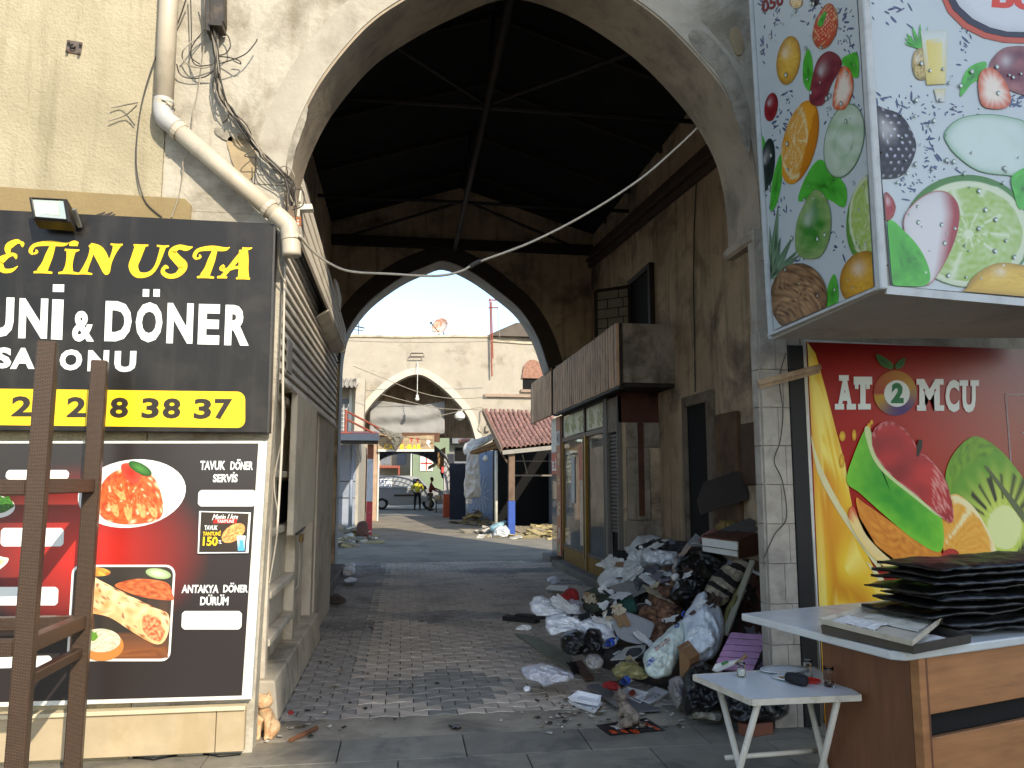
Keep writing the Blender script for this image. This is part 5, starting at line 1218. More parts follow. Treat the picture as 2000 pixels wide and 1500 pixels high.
# ================================================================ far court, left side
m_dkw = mat('court_wall_grey', '6f7278', .9, .15, 2, .2, 30, dirt='44464a', dsc=1.5)
lsd = thing('awning_shed', 'grey blue shed with maroon flat roof on the left of the court', 'shed', (-2, 25, 0))
part('roof_sheet', B().hexa([(-5, 22.2, 2.86), (-.72, 22.2, 2.86), (-.95, 27, 3.22), (-5, 27, 3.22), (-5, 22.2, 2.92), (-.72, 22.2, 2.92), (-.95, 27, 3.28), (-5, 27, 3.28)]), mat('maroon_sheet', '7a4a4e', .7, .15, 3, .2, 30, dirt='57393a', dsc=2), lsd)
part('fascia', B().box(-5, -.7, 22.12, 22.19, 2.72, 2.9), mat('pale_fascia', '8f9296', .5, .08), lsd)
part('gutter', B().box(-5, -.74, 22.195, 22.3, 2.62, 2.72), m_dk, lsd)
m_blp = mat('blue_grey_panel', '8a909c', .6, .1, 3, .05, 40, dirt='5f6c82', dsc=1.5, damt=.5)
for k in range(4):
    part('wall_panel', B().box(-3.9 + k * .58, -3.33 + k * .58, 26.5, 26.56, .02, 2.8), m_blp, lsd, bevel=.01)
for z in (1.0, 1.55): part('panel_joint', B().box(-3.9, -1.6, 26.485, 26.499, z, z + .03), m_dk, lsd)
part('side_wall', B().box(-1.64, -1.5, 26.57, 31.9, 0, 2.9), mat('white_side_wall', 'a8a295', .9, .1, 2, .3, 30, dirt='8d8678', dsc=1.5), lsd)
part('support_pole', B().tube([(-1.68, 25.6, 0), (-1.68, 25.6, 2.8)], .06, 8), mat('grey_blue_pole', '8a93a2', .5, .1), lsd, smooth=True)
b = B()
for k in range(5): b.tube(crom([(-1.9 + k * .1, 25.5, 2.75), (-1.85 + k * .12, 25.45, 2.4 - .05 * k), (-1.8 + k * .09, 25.4, 2.2)], 4), .012, 4)
part('loose_wires', b, m_cab2, lsd)
part('lamp_cage', B().lathe((-2.35, 24, 2.0), [(.02, .22), (.13, .16), (.2, 0), (.17, -.05)], 10), m_cab2, lsd)
rpo = thing('striped_post', 'square post painted white and red at its foot, holding the awning shed', 'post', (-.93, 22.3, 0))
part('lower_paint', B().box(-1.03, -.86, 22.32, 22.48, 0, 1.0), mat('red_paint', 'a83a40', .7, .2, 6, .2, 30, dirt='c9b2aa', dsc=5, damt=.5, dth=.55), rpo, bevel=.01)
part('middle_paint', B().box(-1.03, -.86, 22.32, 22.48, 1.001, 2.2), mat('chalk_white_paint', 'b8bcc2', .7, .1, 6, .1, 30, dirt='8d8a88', dsc=4), rpo, bevel=.01)
part('upper_paint', B().box(-1.03, -.86, 22.32, 22.48, 2.201, 2.618), mat('rust_brown_paint', '7c4a34', .8, .2, 6, .1, 30), rpo, bevel=.01)
rl = thing('roof_rail', 'rusty red pipe rail standing on the maroon shed roof', 'railing', (-1.6, 23, 2.95))
m_rp = mat('rust_red_pipe', '8c4a3a', .7, .2, 8)
part('rail_post', B().tube([(-1.67, 22.5, 2.93), (-1.67, 22.5, 3.62)], .04, 6), m_rp, rl); part('rail_foot', B().box(-1.8, -1.5, 22.4, 22.6, 2.93, 2.97), m_rp, rl)
for z in (3.58, 3.35): part('rail_bar', B().tube([(-1.67, 22.5, z), (-.75, 23.6, z - .42)], .03, 6), m_rp, rl)
caw = thing('corrugated_awning', 'grey corrugated sheet awning above barred window left of third arch', 'awning', (-2.8, 31, 5))
def cor(u, v):
    x = -4.6 + u * 2.75; return Vector((x, 32 - v * 1.2, 5.75 - v * .45 + .05 * math.sin(u * 95)))
part('corrugated_sheet', B().grid(cor, 150, 4), mat('corrugated_grey', '9a948a', .6, .2, 4, 0, dirt='5d574f', dsc=2), caw, solid=.02)
part('window', B().box(-3.9, -2.2, 31.9, 31.98, 3.3, 4.9), m_dkw, caw)
b = B()
for k in range(9): b.box(-3.8 + k * .19, -3.78 + k * .19, 31.86, 31.89, 3.4, 4.7)
for k in range(8): b.box(-3.85, -2.3, 31.85, 31.859, 3.45 + k * .17, 3.47 + k * .17)
part('window_bars', b, m_wfr, caw); part('window_frame', B().box(-2.25, -2.1, 31.84, 31.899, 3.2, 5.3), m_wfr, caw)
# banner and torn awning in the arch
def clothfn(u, v):
    p = Vector((-1.45 + u * 3.15, 32.85, 4.95 - v * 1.42)); s = math.sin(math.pi * v)
    p.z -= .14 * math.sin(math.pi * u) * (1 - v) - .05 * math.sin(u * 7); p.y += .10 * math.sin(u * 3 + v * 9) * s + .05 * ridge(p, 1.6, 3)
    return p
solo('cloth_banner', B().grid(clothfn, 50, 30), mat('dusty_white_cloth', '8a8884', .9, .08, 3, .2, 60), 'large dusty white cloth hung across the upper part of third arch', 'cloth', smooth=True, solid=.01)
solo('brown_board', B().box(-.1, 1.5, 32.75, 32.8, 3.2, 3.6), mat('rust_board', '5c3f2c', .8, .25, 4, .2, 30), 'brown rusty board under the white cloth banner', 'board')
cs_ = thing('bar_sign', 'horizontal bar sign with yellow and red letters on mottled background', 'sign', (.3, 31.2, 3))
pB = Plane((0, 31.2, 0), (0, -1, 0))
part('sign_board', B().slab([pB(738, 878), pB(848, 878), pB(848, 850), pB(738, 854)], (0, 1, 0), .08), mat('mottled_sign', 'a08a6a', .5, .3, 5, 0, dirt='6b4a34', dsc=4), cs_)
for ch, x0, x1 in (('C', 750, 758), ('A', 759, 768), ('F', 769, 777), ('E', 782, 789), ('-', 791, 795), ('B', 796, 804), ('A', 805, 814), ('R', 815, 823)):
    if ch == '-': flat('hyphen', cs_, pB, [(791, 872), (795, 872), (795, 874), (791, 874)], m_yel, 4)
    else: text(ch, [(x0, 868), (x1, 868), (x1, 878), (x0, 878)], pB, m_yel, cs_, bold=.04)
for x0 in (768, 780, 800, 812): text('T' if x0 % 3 else 'I', [(x0, 856), (x0 + 7, 856), (x0 + 7, 864), (x0, 864)], pB, m_red, cs_, bold=.04)
flat('white_flash', cs_, pB, [(834, 858), (841, 862), (838, 868), (842, 877), (833, 866)], m_wht, 4)
part('sign_rim', B().beam(pB(738, 880), pB(848, 880), .1, .08), m_wfr, cs_)
tn = puff([(728, 832), (742, 833), (770, 845), (788, 852), (786, 862), (776, 876), (771, 880), (766, 866), (762, 850), (740, 842)], 30.8, 30.8, .18, 5, .06, 3, ground=False)
solo('torn_awning', tn, mat('torn_canvas', '6f6a60', .9, .25, 3, .2, 30), 'torn grey brown awning canvas hanging in front of the bar sign', 'awning')
cl = thing('beige_column', 'beige painted column with white conduit at left jamb of third arch', 'column', (-1.3, 31.5, 0))
part('shaft', B().box(-1.45, -1.05, 31.3, 31.9, 0, 3.2), mat('beige_column_paint', 'a98f78', .8, .15, 3, .2, 30, dirt='7c6654', dsc=2), cl)
part('conduit', B().tube([(-1.0, 31.35, 0), (-1.0, 31.35, 3.1)], .035, 6), m_wfr, cl)
# bulb on its wire
hb_ = thing('hanging_bulb', 'single pale bulb hanging on a wire below the third arch apex', 'lamp', (.5, 31.6, 4.9))
part('wire', B().tube([(.5, 31.9, 6.5), (.5, 31.6, 6.0), (.5, 31.6, 5.05)], .014, 5), m_wfr, hb_); part('bulb', B().lathe((.5, 31.6, 4.82), [(.01, 0), (.08, .05), (.09, .1), (.05, .18), (.05, .26)], 10), m_wfr, hb_, smooth=True)
part('hanger_frame', B().tube([at(803, 690, 31.8), at(826, 690, 31.8), at(829, 697, 31.8), at(800, 697, 31.8), at(803, 690, 31.8)], .025, 5), m_dk, hb_)
for pts, lab in (([(690, 715), (740, 735), (815, 765), (880, 778), (950, 776)], 'thin wire crossing the court in front of the arch top'), ([(745, 770), (800, 785), (860, 798), (935, 800)], 'thin wire sagging across the cloth banner'), ([(860, 812), (900, 803), (935, 796), (948, 800)], 'short wire rising to the meter box right of third arch'), ([(672, 665), (760, 668), (900, 668), (1010, 664)], 'thin wire running along the top of the white court wall')):
    solo('wire', B().tube(crom([at(x, y, 29.5) for x, y in pts], 5), .014, 4), m_cab2, lab, 'wire')
# meter box, wall lamp and cables
mb = thing('meter_box', 'small grey meter box on the court wall right of third arch', 'meter box', tuple(at(952, 838, 31.9)))
part('box', B().slab([at(948, 831, 31.85), at(956, 831, 31.85), at(956, 843, 31.85), at(948, 843, 31.85)], (0, 1, 0), .14), m_cab2, mb, bevel=.02)
part('cable', B().tube(crom([at(952, 831, 31.9), at(953, 812, 31.9), at(940, 800, 31.9), at(938, 822, 31.9), at(934, 838, 31.9), at(942, 846, 31.9)], 5), .02, 5), m_cab2, mb)
wlp = thing('flood_lamp', 'white wall flood lamp hanging at the right side of third arch', 'lamp', tuple(at(897, 810, 31.5)))
part('lamp_head', B().lathe(at(898, 812, 31.5), [(.05, -.2), (.2, -.1), (.22, .02), (.08, .2)], 10), m_wfr, wlp); part('lamp_arm', B().tube([at(898, 808, 31.5), at(903, 800, 31.95)], .03, 5), m_wfr, wlp)
# roof things: dish, mast, little roofs
sd = thing('satellite_dish', 'rust streaked satellite dish standing on top of the court wall', 'satellite dish', tuple(at(868, 665, 32.4)))
c = at(862, 640, 32.4); nrm = Vector((-.5, -.75, .3)).normalized(); u_ = nrm.cross(Vector((0, 0, 1))).normalized(); v_ = u_.cross(nrm)
M_ = Matrix((u_, v_, nrm)).transposed()
dish_m = bpy.data.materials.new('rusting_dish'); dish_m.use_nodes = True
part('reflector', B().lathe(c, [(.0, 0), (.2, .03), (.36, .1), (.40, .14), (.36, .11), (.2, .045), (.0, .012)], 24, M_, cap=False), mat('rusting_dish', 'd2c9bc', .5, .1, 4, .1, 30, dirt='b8622c', dsc=2.2, damt=.95, dth=.42), sd, smooth=True)
part('feed_arm', B().tube([c + v_ * -.3, c + nrm * .45 + u_ * .25], .02, 5), m_dk, sd); part('feed_horn', B().lathe(c + nrm * .45 + u_ * .25, [(.04, -.05), (.05, .05)], 8), m_dk, sd)
for x in (852, 872): part('stand_leg', B().tube([c - nrm * .03, at(x, 667, 32.3)], .025, 5), m_dk, sd)
am = thing('antenna_mast', 'rusty lattice mast with cross arms beside the right end of the court wall', 'mast', tuple(at(961, 720, 31.8)))
part('pole', B().tube([at(961, 735, 31.8), at(957, 583, 31.8)], .035, 6), m_rp, am); part('pole', B().tube([at(963, 700, 31.75), at(960, 590, 31.75)], .025, 6), m_rp, am)
for y in (586, 601): part('cross_arm', B().tube([at(954, y, 31.8), at(973, y, 31.8)], .03, 6), m_rp, am)
part('stay_wire', B().tube([at(972, 601, 31.8), at(976, 660, 31.8)], .012, 4), m_cab2, am)
rf = thing('rooftop_house', 'pale house with sloping grey roof peeking over the right end of court wall', 'house', (6, 38, 7))
part('wall', B().box(4.2, 9, 38, 44, 0, 8.8), mat('pale_house', '9a9080', .9, .1, 2), rf); part('roof', B().prism([(4.0, 8.8), (9.3, 8.8), (9.3, 9.7), (5.5, 9.5)], 'y', 37.7, 44.2), mat('grey_roof', '5b534b', .9, .2, 2), rf)
part('dormer', B().prism([(6.0, 8.0), (7.1, 8.0), (7.0, 9.2), (6.6, 9.0)], 'y', 37.0, 37.9), mat('grey_roof'), rf)
lfr = solo('antenna', B().tube([at(690, 636, 33), at(712, 641, 33)], .03, 5).tube([at(700, 660, 33), at(700, 630, 33)], .02, 5).tube([at(692, 644, 33), at(710, 646, 33)], .02, 5), m_dk, 'small television antenna at the left edge of visible sky', 'antenna')
# ---------------------------------------------------------------- lattice barrel canopy behind the third arch
cb_ = thing('barrel_canopy', 'dark barrel vaulted lattice canopy over the lane behind the third arch', 'canopy', (.2, 38, 0))
m_lat = mat('dark_lattice', '2c3038', .6, .2, 4)
def vault(t, y): k = (y - 33.5) / 8.0; r = 2.05; return Vector((.1 + r * math.cos(t), y, 1.55 + (1.85 - .35 * k) * math.sin(t)))
b = B()
for k in range(22):
    y = 33.4 + k * .38; b.tube([vault(math.pi * j / 20, y) for j in range(21)], .026, 4, False)
for j in range(1, 26):
    b.tube([vault(math.pi * j / 26, 33.4 + k * 2) for k in range(5)], .024, 4, False)
part('lattice', b, m_lat, cb_, stuff=True)
for y in (33.4, 37.4, 41.4): part('arch_rib', B().tube([vault(math.pi * j / 20, y) for j in range(21)], .045, 6), m_lat, cb_)
for y in (33.4, 37.4, 41.4):
    for s in (0, math.pi): 
        p = vault(s, y); part('canopy_post', B().tube([(p.x, y, 0), p], .05, 6), m_lat, cb_)
b = B()
for k in range(24): b.tube([vault(.35, 34 + k * .3) + Vector((-.02, 0, 0)), vault(.12, 34 + k * .3) + Vector((-.02, 0, 0))], .11, 4)
part('side_covering', b, m_void, cb_)
for (xa, ya, xb, yb2, Y, lab) in ((836, 903, 851, 918, 35.5, 'tan board hanging in the lane, smaller lower one'), (855, 873, 870, 915, 34.2, 'tall tan board hanging in the lane beside canopy edge')):
    solo('tan_board', B().slab([at(xa, yb2, Y), at(xb, yb2 - 8, Y + .5), at(xb, ya, Y + .5), at(xa, ya + 8, Y)], (0, .05, 0), 1), mat('tan_board', '9c7f58', .8, .15, 3), lab, 'board')
# ---------------------------------------------------------------- striped pillar, blue shop, tarpaulin
sp_ = thing('ribbed_pillar', 'square pillar ribbed white above and orange below, right jamb of third arch', 'pillar', (1.95, 34, 0))
b = B()
for k in range(7): b.box(1.76 + k * .062, 1.76 + k * .062 + .045, 33.94, 34.0, 1.0, 2.75)
part('rib_panel', b.box(1.75, 2.2, 34.0, 34.4, 1.0, 2.75), mat('white_ribs', 'b9b7b6', .6, .08), sp_)
part('lower_panel', B().box(1.74, 2.21, 33.92, 34.41, 0, .995), mat('burnt_orange', 'a34a2a', .7, .12, 3, .1, 30), sp_)
bsd = thing('blue_stall', 'dark stall with pale blue painted door beside the third arch', 'stall', (3, 31, 0))
part('door', B().slab([(2.55, 30.6, 0), (3.45, 30.0, 0), (3.45, 30.0, 2.75), (2.55, 30.6, 2.75)], (.03, .05, 0), 1), mat('pale_blue_paint', '8294b0', .6, .1, 3, .1, 30, dirt='65779a', dsc=1.5, damt=.4), bsd)
b = B()
for k in range(14):
    a = math.pi * 2 * k / 14 + .2; c0 = Vector((2.98, 30.27, 1.05)); dx = Vector((.83, -.55, 0))
    for r0, r1 in ((.14, .42),): b.beam(c0 + dx * (r0 * math.cos(a)) + Vector((0, 0, r0 * math.sin(a) * 1.4)), c0 + dx * (r1 * math.cos(a) * .95) + Vector((0, 0, r1 * math.sin(a) * 1.9)), .012, .02, (0, 1, 0))
part('painted_rays', b, m_wht, bsd)
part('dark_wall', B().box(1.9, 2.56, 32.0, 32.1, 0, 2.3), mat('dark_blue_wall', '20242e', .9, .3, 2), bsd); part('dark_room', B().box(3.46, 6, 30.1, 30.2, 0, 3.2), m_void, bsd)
part('door_edge', B().box(3.452, 3.53, 29.85, 30.05, 0, 2.7), mat('mossy_wood', '4a4438', .9, .3, 6), bsd)
bk_ = thing('tiled_shed', 'low shed with curved red clay tile roof on the right of the court', 'shed', (4, 25, 0))
E0, E1, R0, R1 = Vector((2.86, 22.3, 2.5)), Vector((4.9, 22.3, 2.72)), Vector((3.0, 29, 4.25)), Vector((5.6, 29, 4.2))
def roofp(u, v): 
    a = E0.lerp(E1, u); c = R0.lerp(R1, u); p = a.lerp(c, v); p.z -= .35 * v * (1 - v); p.z += .03 * noise.noise(Vector((u * 6, v * 9, 0))); return p
part('roof_deck', B().grid(lambda u, v: roofp(u, v) - Vector((0, 0, .06)), 8, 8), mat('roof_boards', '4a3a2e', .9, .2, 3), bk_, solid=.04)
m_rt = mat('clay_roof_tile', '8d6a5e', .85, .2, 5, .3, 30, dirt='7a4a3c', dsc=3, damt=.6, rand=.35)
NR, NC = 13, 15
tb = B()
N8 = 6
vs = [(.075 * math.cos(math.pi * j / N8) * (1 if e == 0 else .85), .62 * e - .04, .055 * math.sin(math.pi * j / N8) + .012 * (1 - e)) for e in (0, 1) for j in range(N8 + 1)]
vs += [(x * .8, y, z - .014) for x, y, z in vs]
k1 = N8 + 1
vs = [Vector(v) + ORG[bk_.name] for v in vs]
tb.add(vs, [f for j in range(N8) for f in ((j, j + 1, k1 + j + 1, k1 + j), (2 * k1 + j, 3 * k1 + j, 3 * k1 + j + 1, 2 * k1 + j + 1), (j, 2 * k1 + j, 2 * k1 + j + 1, j + 1))])
tp = part('roof_tile', tb, m_rt, bk_, smooth=False); first = True
for i in range(NR):
    for j in range(NC):
        u, v = (j + .5) / NC, (i + .1) / NR
        p = roofp(u, v); q = roofp(u, min(1, v + .08)); d = (q - p)
        c = tp if first else tp.copy()
        if not first: COL.objects.link(c); c.parent = bk_
        first = False
        c.location = p - ORG[bk_.name]; c.rotation_euler = (math.asin(max(-1, min(1, d.z / d.length))), 0, math.atan2(d.y, d.x) - math.pi / 2 + random.uniform(-.06, .06))
part('eave_board', B().beam((2.84, 22.25, 2.40), (4.95, 22.25, 2.62), .05, .12), mat('pale_eave', '8a867e', .7, .15, 5), bk_)
part('gable_board', B().beam((2.82, 22.3, 2.46), (2.95, 29, 4.2), .05, .2), mat('gable_wood', '7a6450', .8, .2, 5), bk_)
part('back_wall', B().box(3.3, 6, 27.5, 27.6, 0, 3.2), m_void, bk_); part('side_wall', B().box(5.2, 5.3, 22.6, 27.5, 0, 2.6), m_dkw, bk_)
part('lattice_bars', B().beam((3.3, 24, 1.75), (5, 24, 1.75), .04, .05).beam((3.3, 24, 2.2), (5, 24, 2.2), .03, .03).beam((3.7, 24, 2.4), (3.85, 24, 1.8), .03, .03), MATS['grey_frame'], bk_)
bp_ = thing('blue_foot_post', 'weathered timber post with bright blue painted foot under tiled roof corner', 'post', (3.13, 22.4, 0))
part('lower_paint', B().box(3.03, 3.23, 22.35, 22.55, 0, 1.0), mat('bright_blue_paint', '2a4a94', .6, .15, 5, .1, 30, dirt='8a9cc0', dsc=4, damt=.5, dth=.6), bp_, bevel=.01)
part('timber', B().box(3.04, 3.22, 22.36, 22.54, 1.001, 2.4), mat('weathered_timber', '6e5a4a', .85, .3, 6, .4, 20, stretch=(1, 1, .2), dirt='3c3028', dsc=3), bp_, bevel=.01)
part('brace', B().beam((2.8, 22.5, 2.45), (3.1, 22.45, 2.0), .04, .05), MATS['weathered_timber'], bp_)
solo('white_pole', B().tube([at(969, 1026, 24.6), at(969, 880, 24.6)], .05, 8), m_wfr, 'slim white pole standing between the blue door and timber post', 'pole', smooth=True)
bam = B(); rnd = random.Random(5)
for k in range(22):
    y0 = rnd.uniform(0, 10); bam.tube([at(925 + rnd.uniform(-8, 8), 884 + y0 * .5 - 2, 27.5), at(984 + rnd.uniform(-6, 4), 856 + y0 * 1.6, 26.5 + rnd.uniform(-.3, .3))], .025, 5)
solo('cane_bundle', bam, mat('dry_cane', '8a6a44', .8, .3, 6, 0), 'bundle of dry canes forming a ragged eave left of tiled roof', 'canes')
tarp_m = mat('white_tarpaulin', 'cfcbc2', .5, .06, 3, .1, 30, dirt='9a9c9e', dsc=1.5, damt=.4)
tb_ = thing('white_tarpaulin', 'crumpled white tarpaulin draped over canes and hanging beside the blue door', 'tarpaulin', tuple(at(930, 975, 28.5)))
part('draped_top', puff([(905, 874), (915, 862), (945, 853), (962, 846), (964, 856), (940, 872), (925, 884), (908, 888)], 28.3, 28.9, .25, 3, .07, 3, ground=False), tarp_m, tb_, smooth=True)
part('hanging_fall', puff([(914, 880), (935, 876), (936, 930), (939, 968), (925, 972), (910, 975), (906, 955), (909, 920)], 28.3, 28.3, .2, 4, .09, 2.2, ground=False), tarp_m, tb_, smooth=True)
part('torn_tip', puff([(910, 972), (922, 976), (921, 984), (913, 981)], 28.2, 28.3, .08, 6, .03, 4, ground=False), tarp_m, tb_, smooth=True)
# bulbs near the tarpaulin
for x, y, lab in ((948, 897, 'small white bulb holder hanging under the canes in front of blue door'),):
    t = thing('eave_lamp', lab, 'lamp', tuple(at(x, y, 27)))
    part('bulb', B().lathe(at(x, y, 27), [(.02, -.07), (.09, -.02), (.1, .03), (.04, .14)], 8), m_wfr, t); part('cord', B().tube([at(x, y - 4, 27), at(x + 2, y - 16, 27)], .012, 4), m_cab, t)
solo('clay_lip', puff([(897, 858), (917, 856), (916, 863), (898, 866)], 30.5, 30.5, .2, 2, .03, 3, ground=False), mat('clay_roof_tile'), 'short strip of clay tiles over the dark opening right of third arch', 'tiles')
solo('stall_sign', B().slab([at(863, 912, 36.5), at(871, 912, 36.5), at(871, 923, 36.5), at(863, 923, 36.5)], (0, .1, 0), 1), mat('lit_red_sign', 'd8403a', .4, .1, 3, 0, emit=1.2), 'small lit red sign beside the ribbed pillar', 'sign')
# rubble
def rubble(name, x0, x1, y0, y1, n, h, lab, seed, cols):
    rnd = random.Random(seed); t = thing(name, lab, 'rubble', ((x0 + x1) / 2, (y0 + y1) / 2, 0))
    bs = [B() for _ in cols]
    for k in range(n):
        u, v = rnd.gauss(.5, .22), rnd.gauss(.5, .22); x, y = x0 + (x1 - x0) * u, y0 + (y1 - y0) * v
        z = h * max(0, 1 - 2.2 * math.hypot(u - .5, v - .5)) * rnd.random() + .02
        s = rnd.uniform(.08, .34); bs[rnd.randrange(len(cols))].obox((x, y, z), (s * rnd.uniform(1, 2.6), s, rnd.uniform(.015, .07)), rz=rnd.uniform(0, 3), rx=rnd.uniform(-.3, .3), ry=rnd.uniform(-.3, .3))
    for b, c in zip(bs, cols): part('debris_heap', b, mat('rubble_' + c, c, .9, .25, 6, .3, 30, dirt='6b6252', dsc=4), t, stuff=True)
rubble('rubble_heap', -2.7, -.8, 19, 24.5, 150, .35, 'heap of broken yellowish boards and plaster in front of the blue grey shed', 1, ('9a8d74', 'a39468', '7c786e', 'c9c4b4'))
rubble('rubble_heap', 2.2, 3.2, 27.5, 31, 90, .5, 'small heap of broken planks before the dark opening by the third arch', 2, ('7a6a4c', '8f7a4a', '6b655a'))
rubble('rubble_heap', 3.1, 5.2, 21.2, 25, 130, .3, 'spread of yellow insulation boards under the red tiled roof', 3, ('a59468', '96875f', '857a64'))
rubble('rubble_heap', 2.2, 3.3, 22, 25, 90, .2, 'scattered plaster scraps around the foot of blue painted post', 4, ('8a8272', 'a59a80', '6f675a', 'c4bfb2'))
solo('rusty_drum', puff([(696, 1046), (697, 1025), (706, 1018), (716, 1020), (720, 1034), (718, 1050), (706, 1053)], 21.3, 21.6, .3, 8, .03, 3), mat('rust_brown', '5a3a30', .9, .25, 3, .3, 20), 'dark brown lumpy sack leaning at the foot of striped red post', 'sack', smooth=True)
solo('rubbish_bag', puff([(962, 1046), (966, 1034), (976, 1026), (990, 1030), (996, 1040), (994, 1049), (978, 1050)], 22.0, 22.5, .3, 9, .06, 4), mat('white_bag', 'b9bcbc', .5, .08, 4, .2, 30), 'bulging white rubbish bag beside the blue painted post', 'bag', smooth=True)
solo('printed_bag', puff([(956, 1030), (964, 1024), (986, 1016), (989, 1023), (976, 1032), (962, 1040)], 22.5, 22.9, .25, 10, .05, 4), mat('blue_green_bag', '7fa0a8', .5, .35, 6, .2, 30), 'blue and green printed bag behind the white bag at blue post', 'bag', smooth=True)
# ---------------------------------------------------------------- the street beyond
fb1 = thing('pale_far_house', 'pale flat fronted house across the far street, seen left of the lane end', 'house', (-2.5, 66, 0))
part('wall', B().box(-8, .6, 66, 74, 0, 7.5), mat('far_cream', '8f8675', .9, .1, 1), fb1); part('roof', B().box(-8.2, .8, 65.7, 74.2, 7.5, 7.8), MATS['grey_roof'], fb1)
for x, z in ((-1.9, 2.9), (-.6, 2.9), (-3.2, 2.9)): part('window', B().box(x, x + .8, 65.94, 66.0, z, z + 1.3), m_dkw, fb1)
part('red_canopy', B().box(-2.2, -.3, 64.2, 65.9, 2.6, 2.8).box(-.45, -.3, 64.2, 64.4, .01, 2.59), m_rp, fb1)
fb2 = thing('green_far_house', 'pale green house with a red barred window across the far street', 'house', (2.5, 62, 0))
part('wall', B().box(.7, 3.6, 62, 70, 0, 8), mat('far_green', '76826a', .9, .1, 1), fb2)
w1 = part('window', B().box(1.3, 2.3, 61.92, 61.99, 2.35, 4.1), m_wfr, fb2); part('bars', B().box(1.75, 1.83, 61.88, 61.915, 2.4, 4.05).box(1.35, 2.25, 61.88, 61.914, 2.9, 3.0).box(1.35, 2.25, 61.88, 61.914, 3.5, 3.6), m_red, w1)
fb3 = thing('grey_far_block', 'grey block with dark balconies at the right end of the lane', 'building', (6, 64, 0))
part('wall', B().box(3.7, 12, 64, 72, 0, 8.5), mat('far_grey', '757573', .9, .1, 1), fb3)
for z in (2.2, 4.6): part('balcony', B().box(3.9, 8, 63, 63.99, z, z + .9), m_dkw, fb3); part('window', B().box(4.2, 6, 63.9, 63.98, z + 1, z + 2.1), m_void, fb3)
# van
def van():
    Y0, Y1 = 43.2, 44.9; X0 = -1.9
    t = thing('delivery_van', 'silver grey delivery van parked across the far end of the lane', 'van', (X0 + 2.1, 44, 0))
    m_v = mat('van_silver', '8d9092', .35, .04, 3, 0, metal=.3)
    prof = [(0, .35), (0, 1.0), (.03, 1.72), (.12, 1.84), (2.2, 1.86), (2.75, 1.78), (3.35, 1.18), (4.05, 1.02), (4.2, .85), (4.22, .4), (4.1, .28), (3.75, .28), (3.6, .55), (3.3, .62), (3.02, .5), (2.9, .26), (1.15, .26), (1.05, .5), (.75, .62), (.45, .5), (.33, .3)]
    b = B(); k = len(prof)
    def pt(p, y, inset): return (X0 + p[0], y + (inset * max(0, (p[1] - 1.0)) * .16), p[1])
    b.add([pt(p, Y0, 1) for p in prof] + [pt(p, Y1, -1) for p in prof], [tuple(range(k)), tuple(range(k, 2 * k))[::-1]] + [(i, k + i, k + (i + 1) % k, (i + 1) % k) for i in range(k)])
    part('body', b, m_v, t, bevel=.03)
    def side(name, pts, m, d=.012, y=Y0): 
        return part(name, B().slab([(X0 + x, y - .003 + max(0, z - 1.0) * .16, z) for x, z in pts], (0, -d, 0), 1), m, t, bevel=.004)
    side('side_panel', [(1.45, 1.15), (2.3, 1.15), (2.3, 1.68), (1.45, 1.68)], mat('van_panel', '8f9396', .3, .04, 3, 0))
    side('window', [(2.42, 1.15), (3.22, 1.15), (2.74, 1.68), (2.42, 1.68)], mat('van_glass', '2f3a42', .1, .05, 3, 0))
    side('sign_panel', [(.2, 1.2), (1.28, 1.2), (1.28, 1.66), (.2, 1.66)], m_wht)
    side('rub_strip', [(1.4, .72), (2.7, .72), (2.7, .82), (1.4, .82)], m_bk2, .02)
    side('handle', [(2.28, 1.02), (2.42, 1.02), (2.42, 1.08), (2.28, 1.08)], m_bk2, .03)
    d_ = side('door', [(2.36, .42), (3.25, .42), (3.32, 1.1), (2.36, 1.1)], m_v, .02)
    blu = mat('blue_film', '28408a', .4, .05, 3, 0)
    for s, x0, x1, z0, z1 in (('POLAT', .22, 1.02, 1.44, 1.62), ('ÜRÜNLERİ', .22, 1.24, 1.24, 1.37)):
        vs, fs = text_mesh(s, .03); w = max(v.x for v in vs); h = max(v.y for v in vs)
        part('lettering', B().add([(X0 + x0 + v.x / w * (x1 - x0), Y0 - .02 + max(0, z0 - 1) * .16, z0 + v.y / h * (z1 - z0)) for v in vs], fs), blu, t)
    for x in (.75, 3.3):
        for y, s in ((Y0 + .02, -1), (Y1 - .02, 1)):
            ax = Matrix(((1, 0, 0), (0, 0, 1), (0, 1, 0)))
            w_ = part('wheel', B().lathe((X0 + x, y + .1 * -s, .31), [(.2, -.1), (.3, -.1), (.315, -.05), (.315, .05), (.3, .1), (.2, .1)], 20, ax), mat('tyre', '1a1a1a', .9, .1), t, smooth=False)
            part('rim', B().lathe((X0 + x, y + .1 * -s, .31), [(.03, -.105), (.19, -.104), (.2, -.06), (.2, .06), (.19, .104), (.03, .105)], 12, ax), MATS['grey_pvc'], w_)
    part('headlight', B().obox((X0 + 4.12, Y0 + .2, .88), (.16, .3, .2)), mat('lamp_glass', 'd8dcde', .1, .05), t, bevel=.03)
    part('headlight', B().obox((X0 + 4.12, Y1 - .2, .88), (.16, .3, .2)), MATS['lamp_glass'], t, bevel=.03)
    part('mirror', B().obox((X0 + 3.1, Y0 - .1, 1.2), (.12, .18, .18)), m_bk2, t, bevel=.02)
    part('roof_bar', B().box(X0 + .4, X0 + 2.0, Y0 + .25, Y0 + .29, 1.87, 1.9), m_bk2, t); part('bumper', B().box(X0 - .06, X0 + .02, Y0 + .05, Y1 - .05, .36, .6), m_bk2, t, bevel=.02)
van()
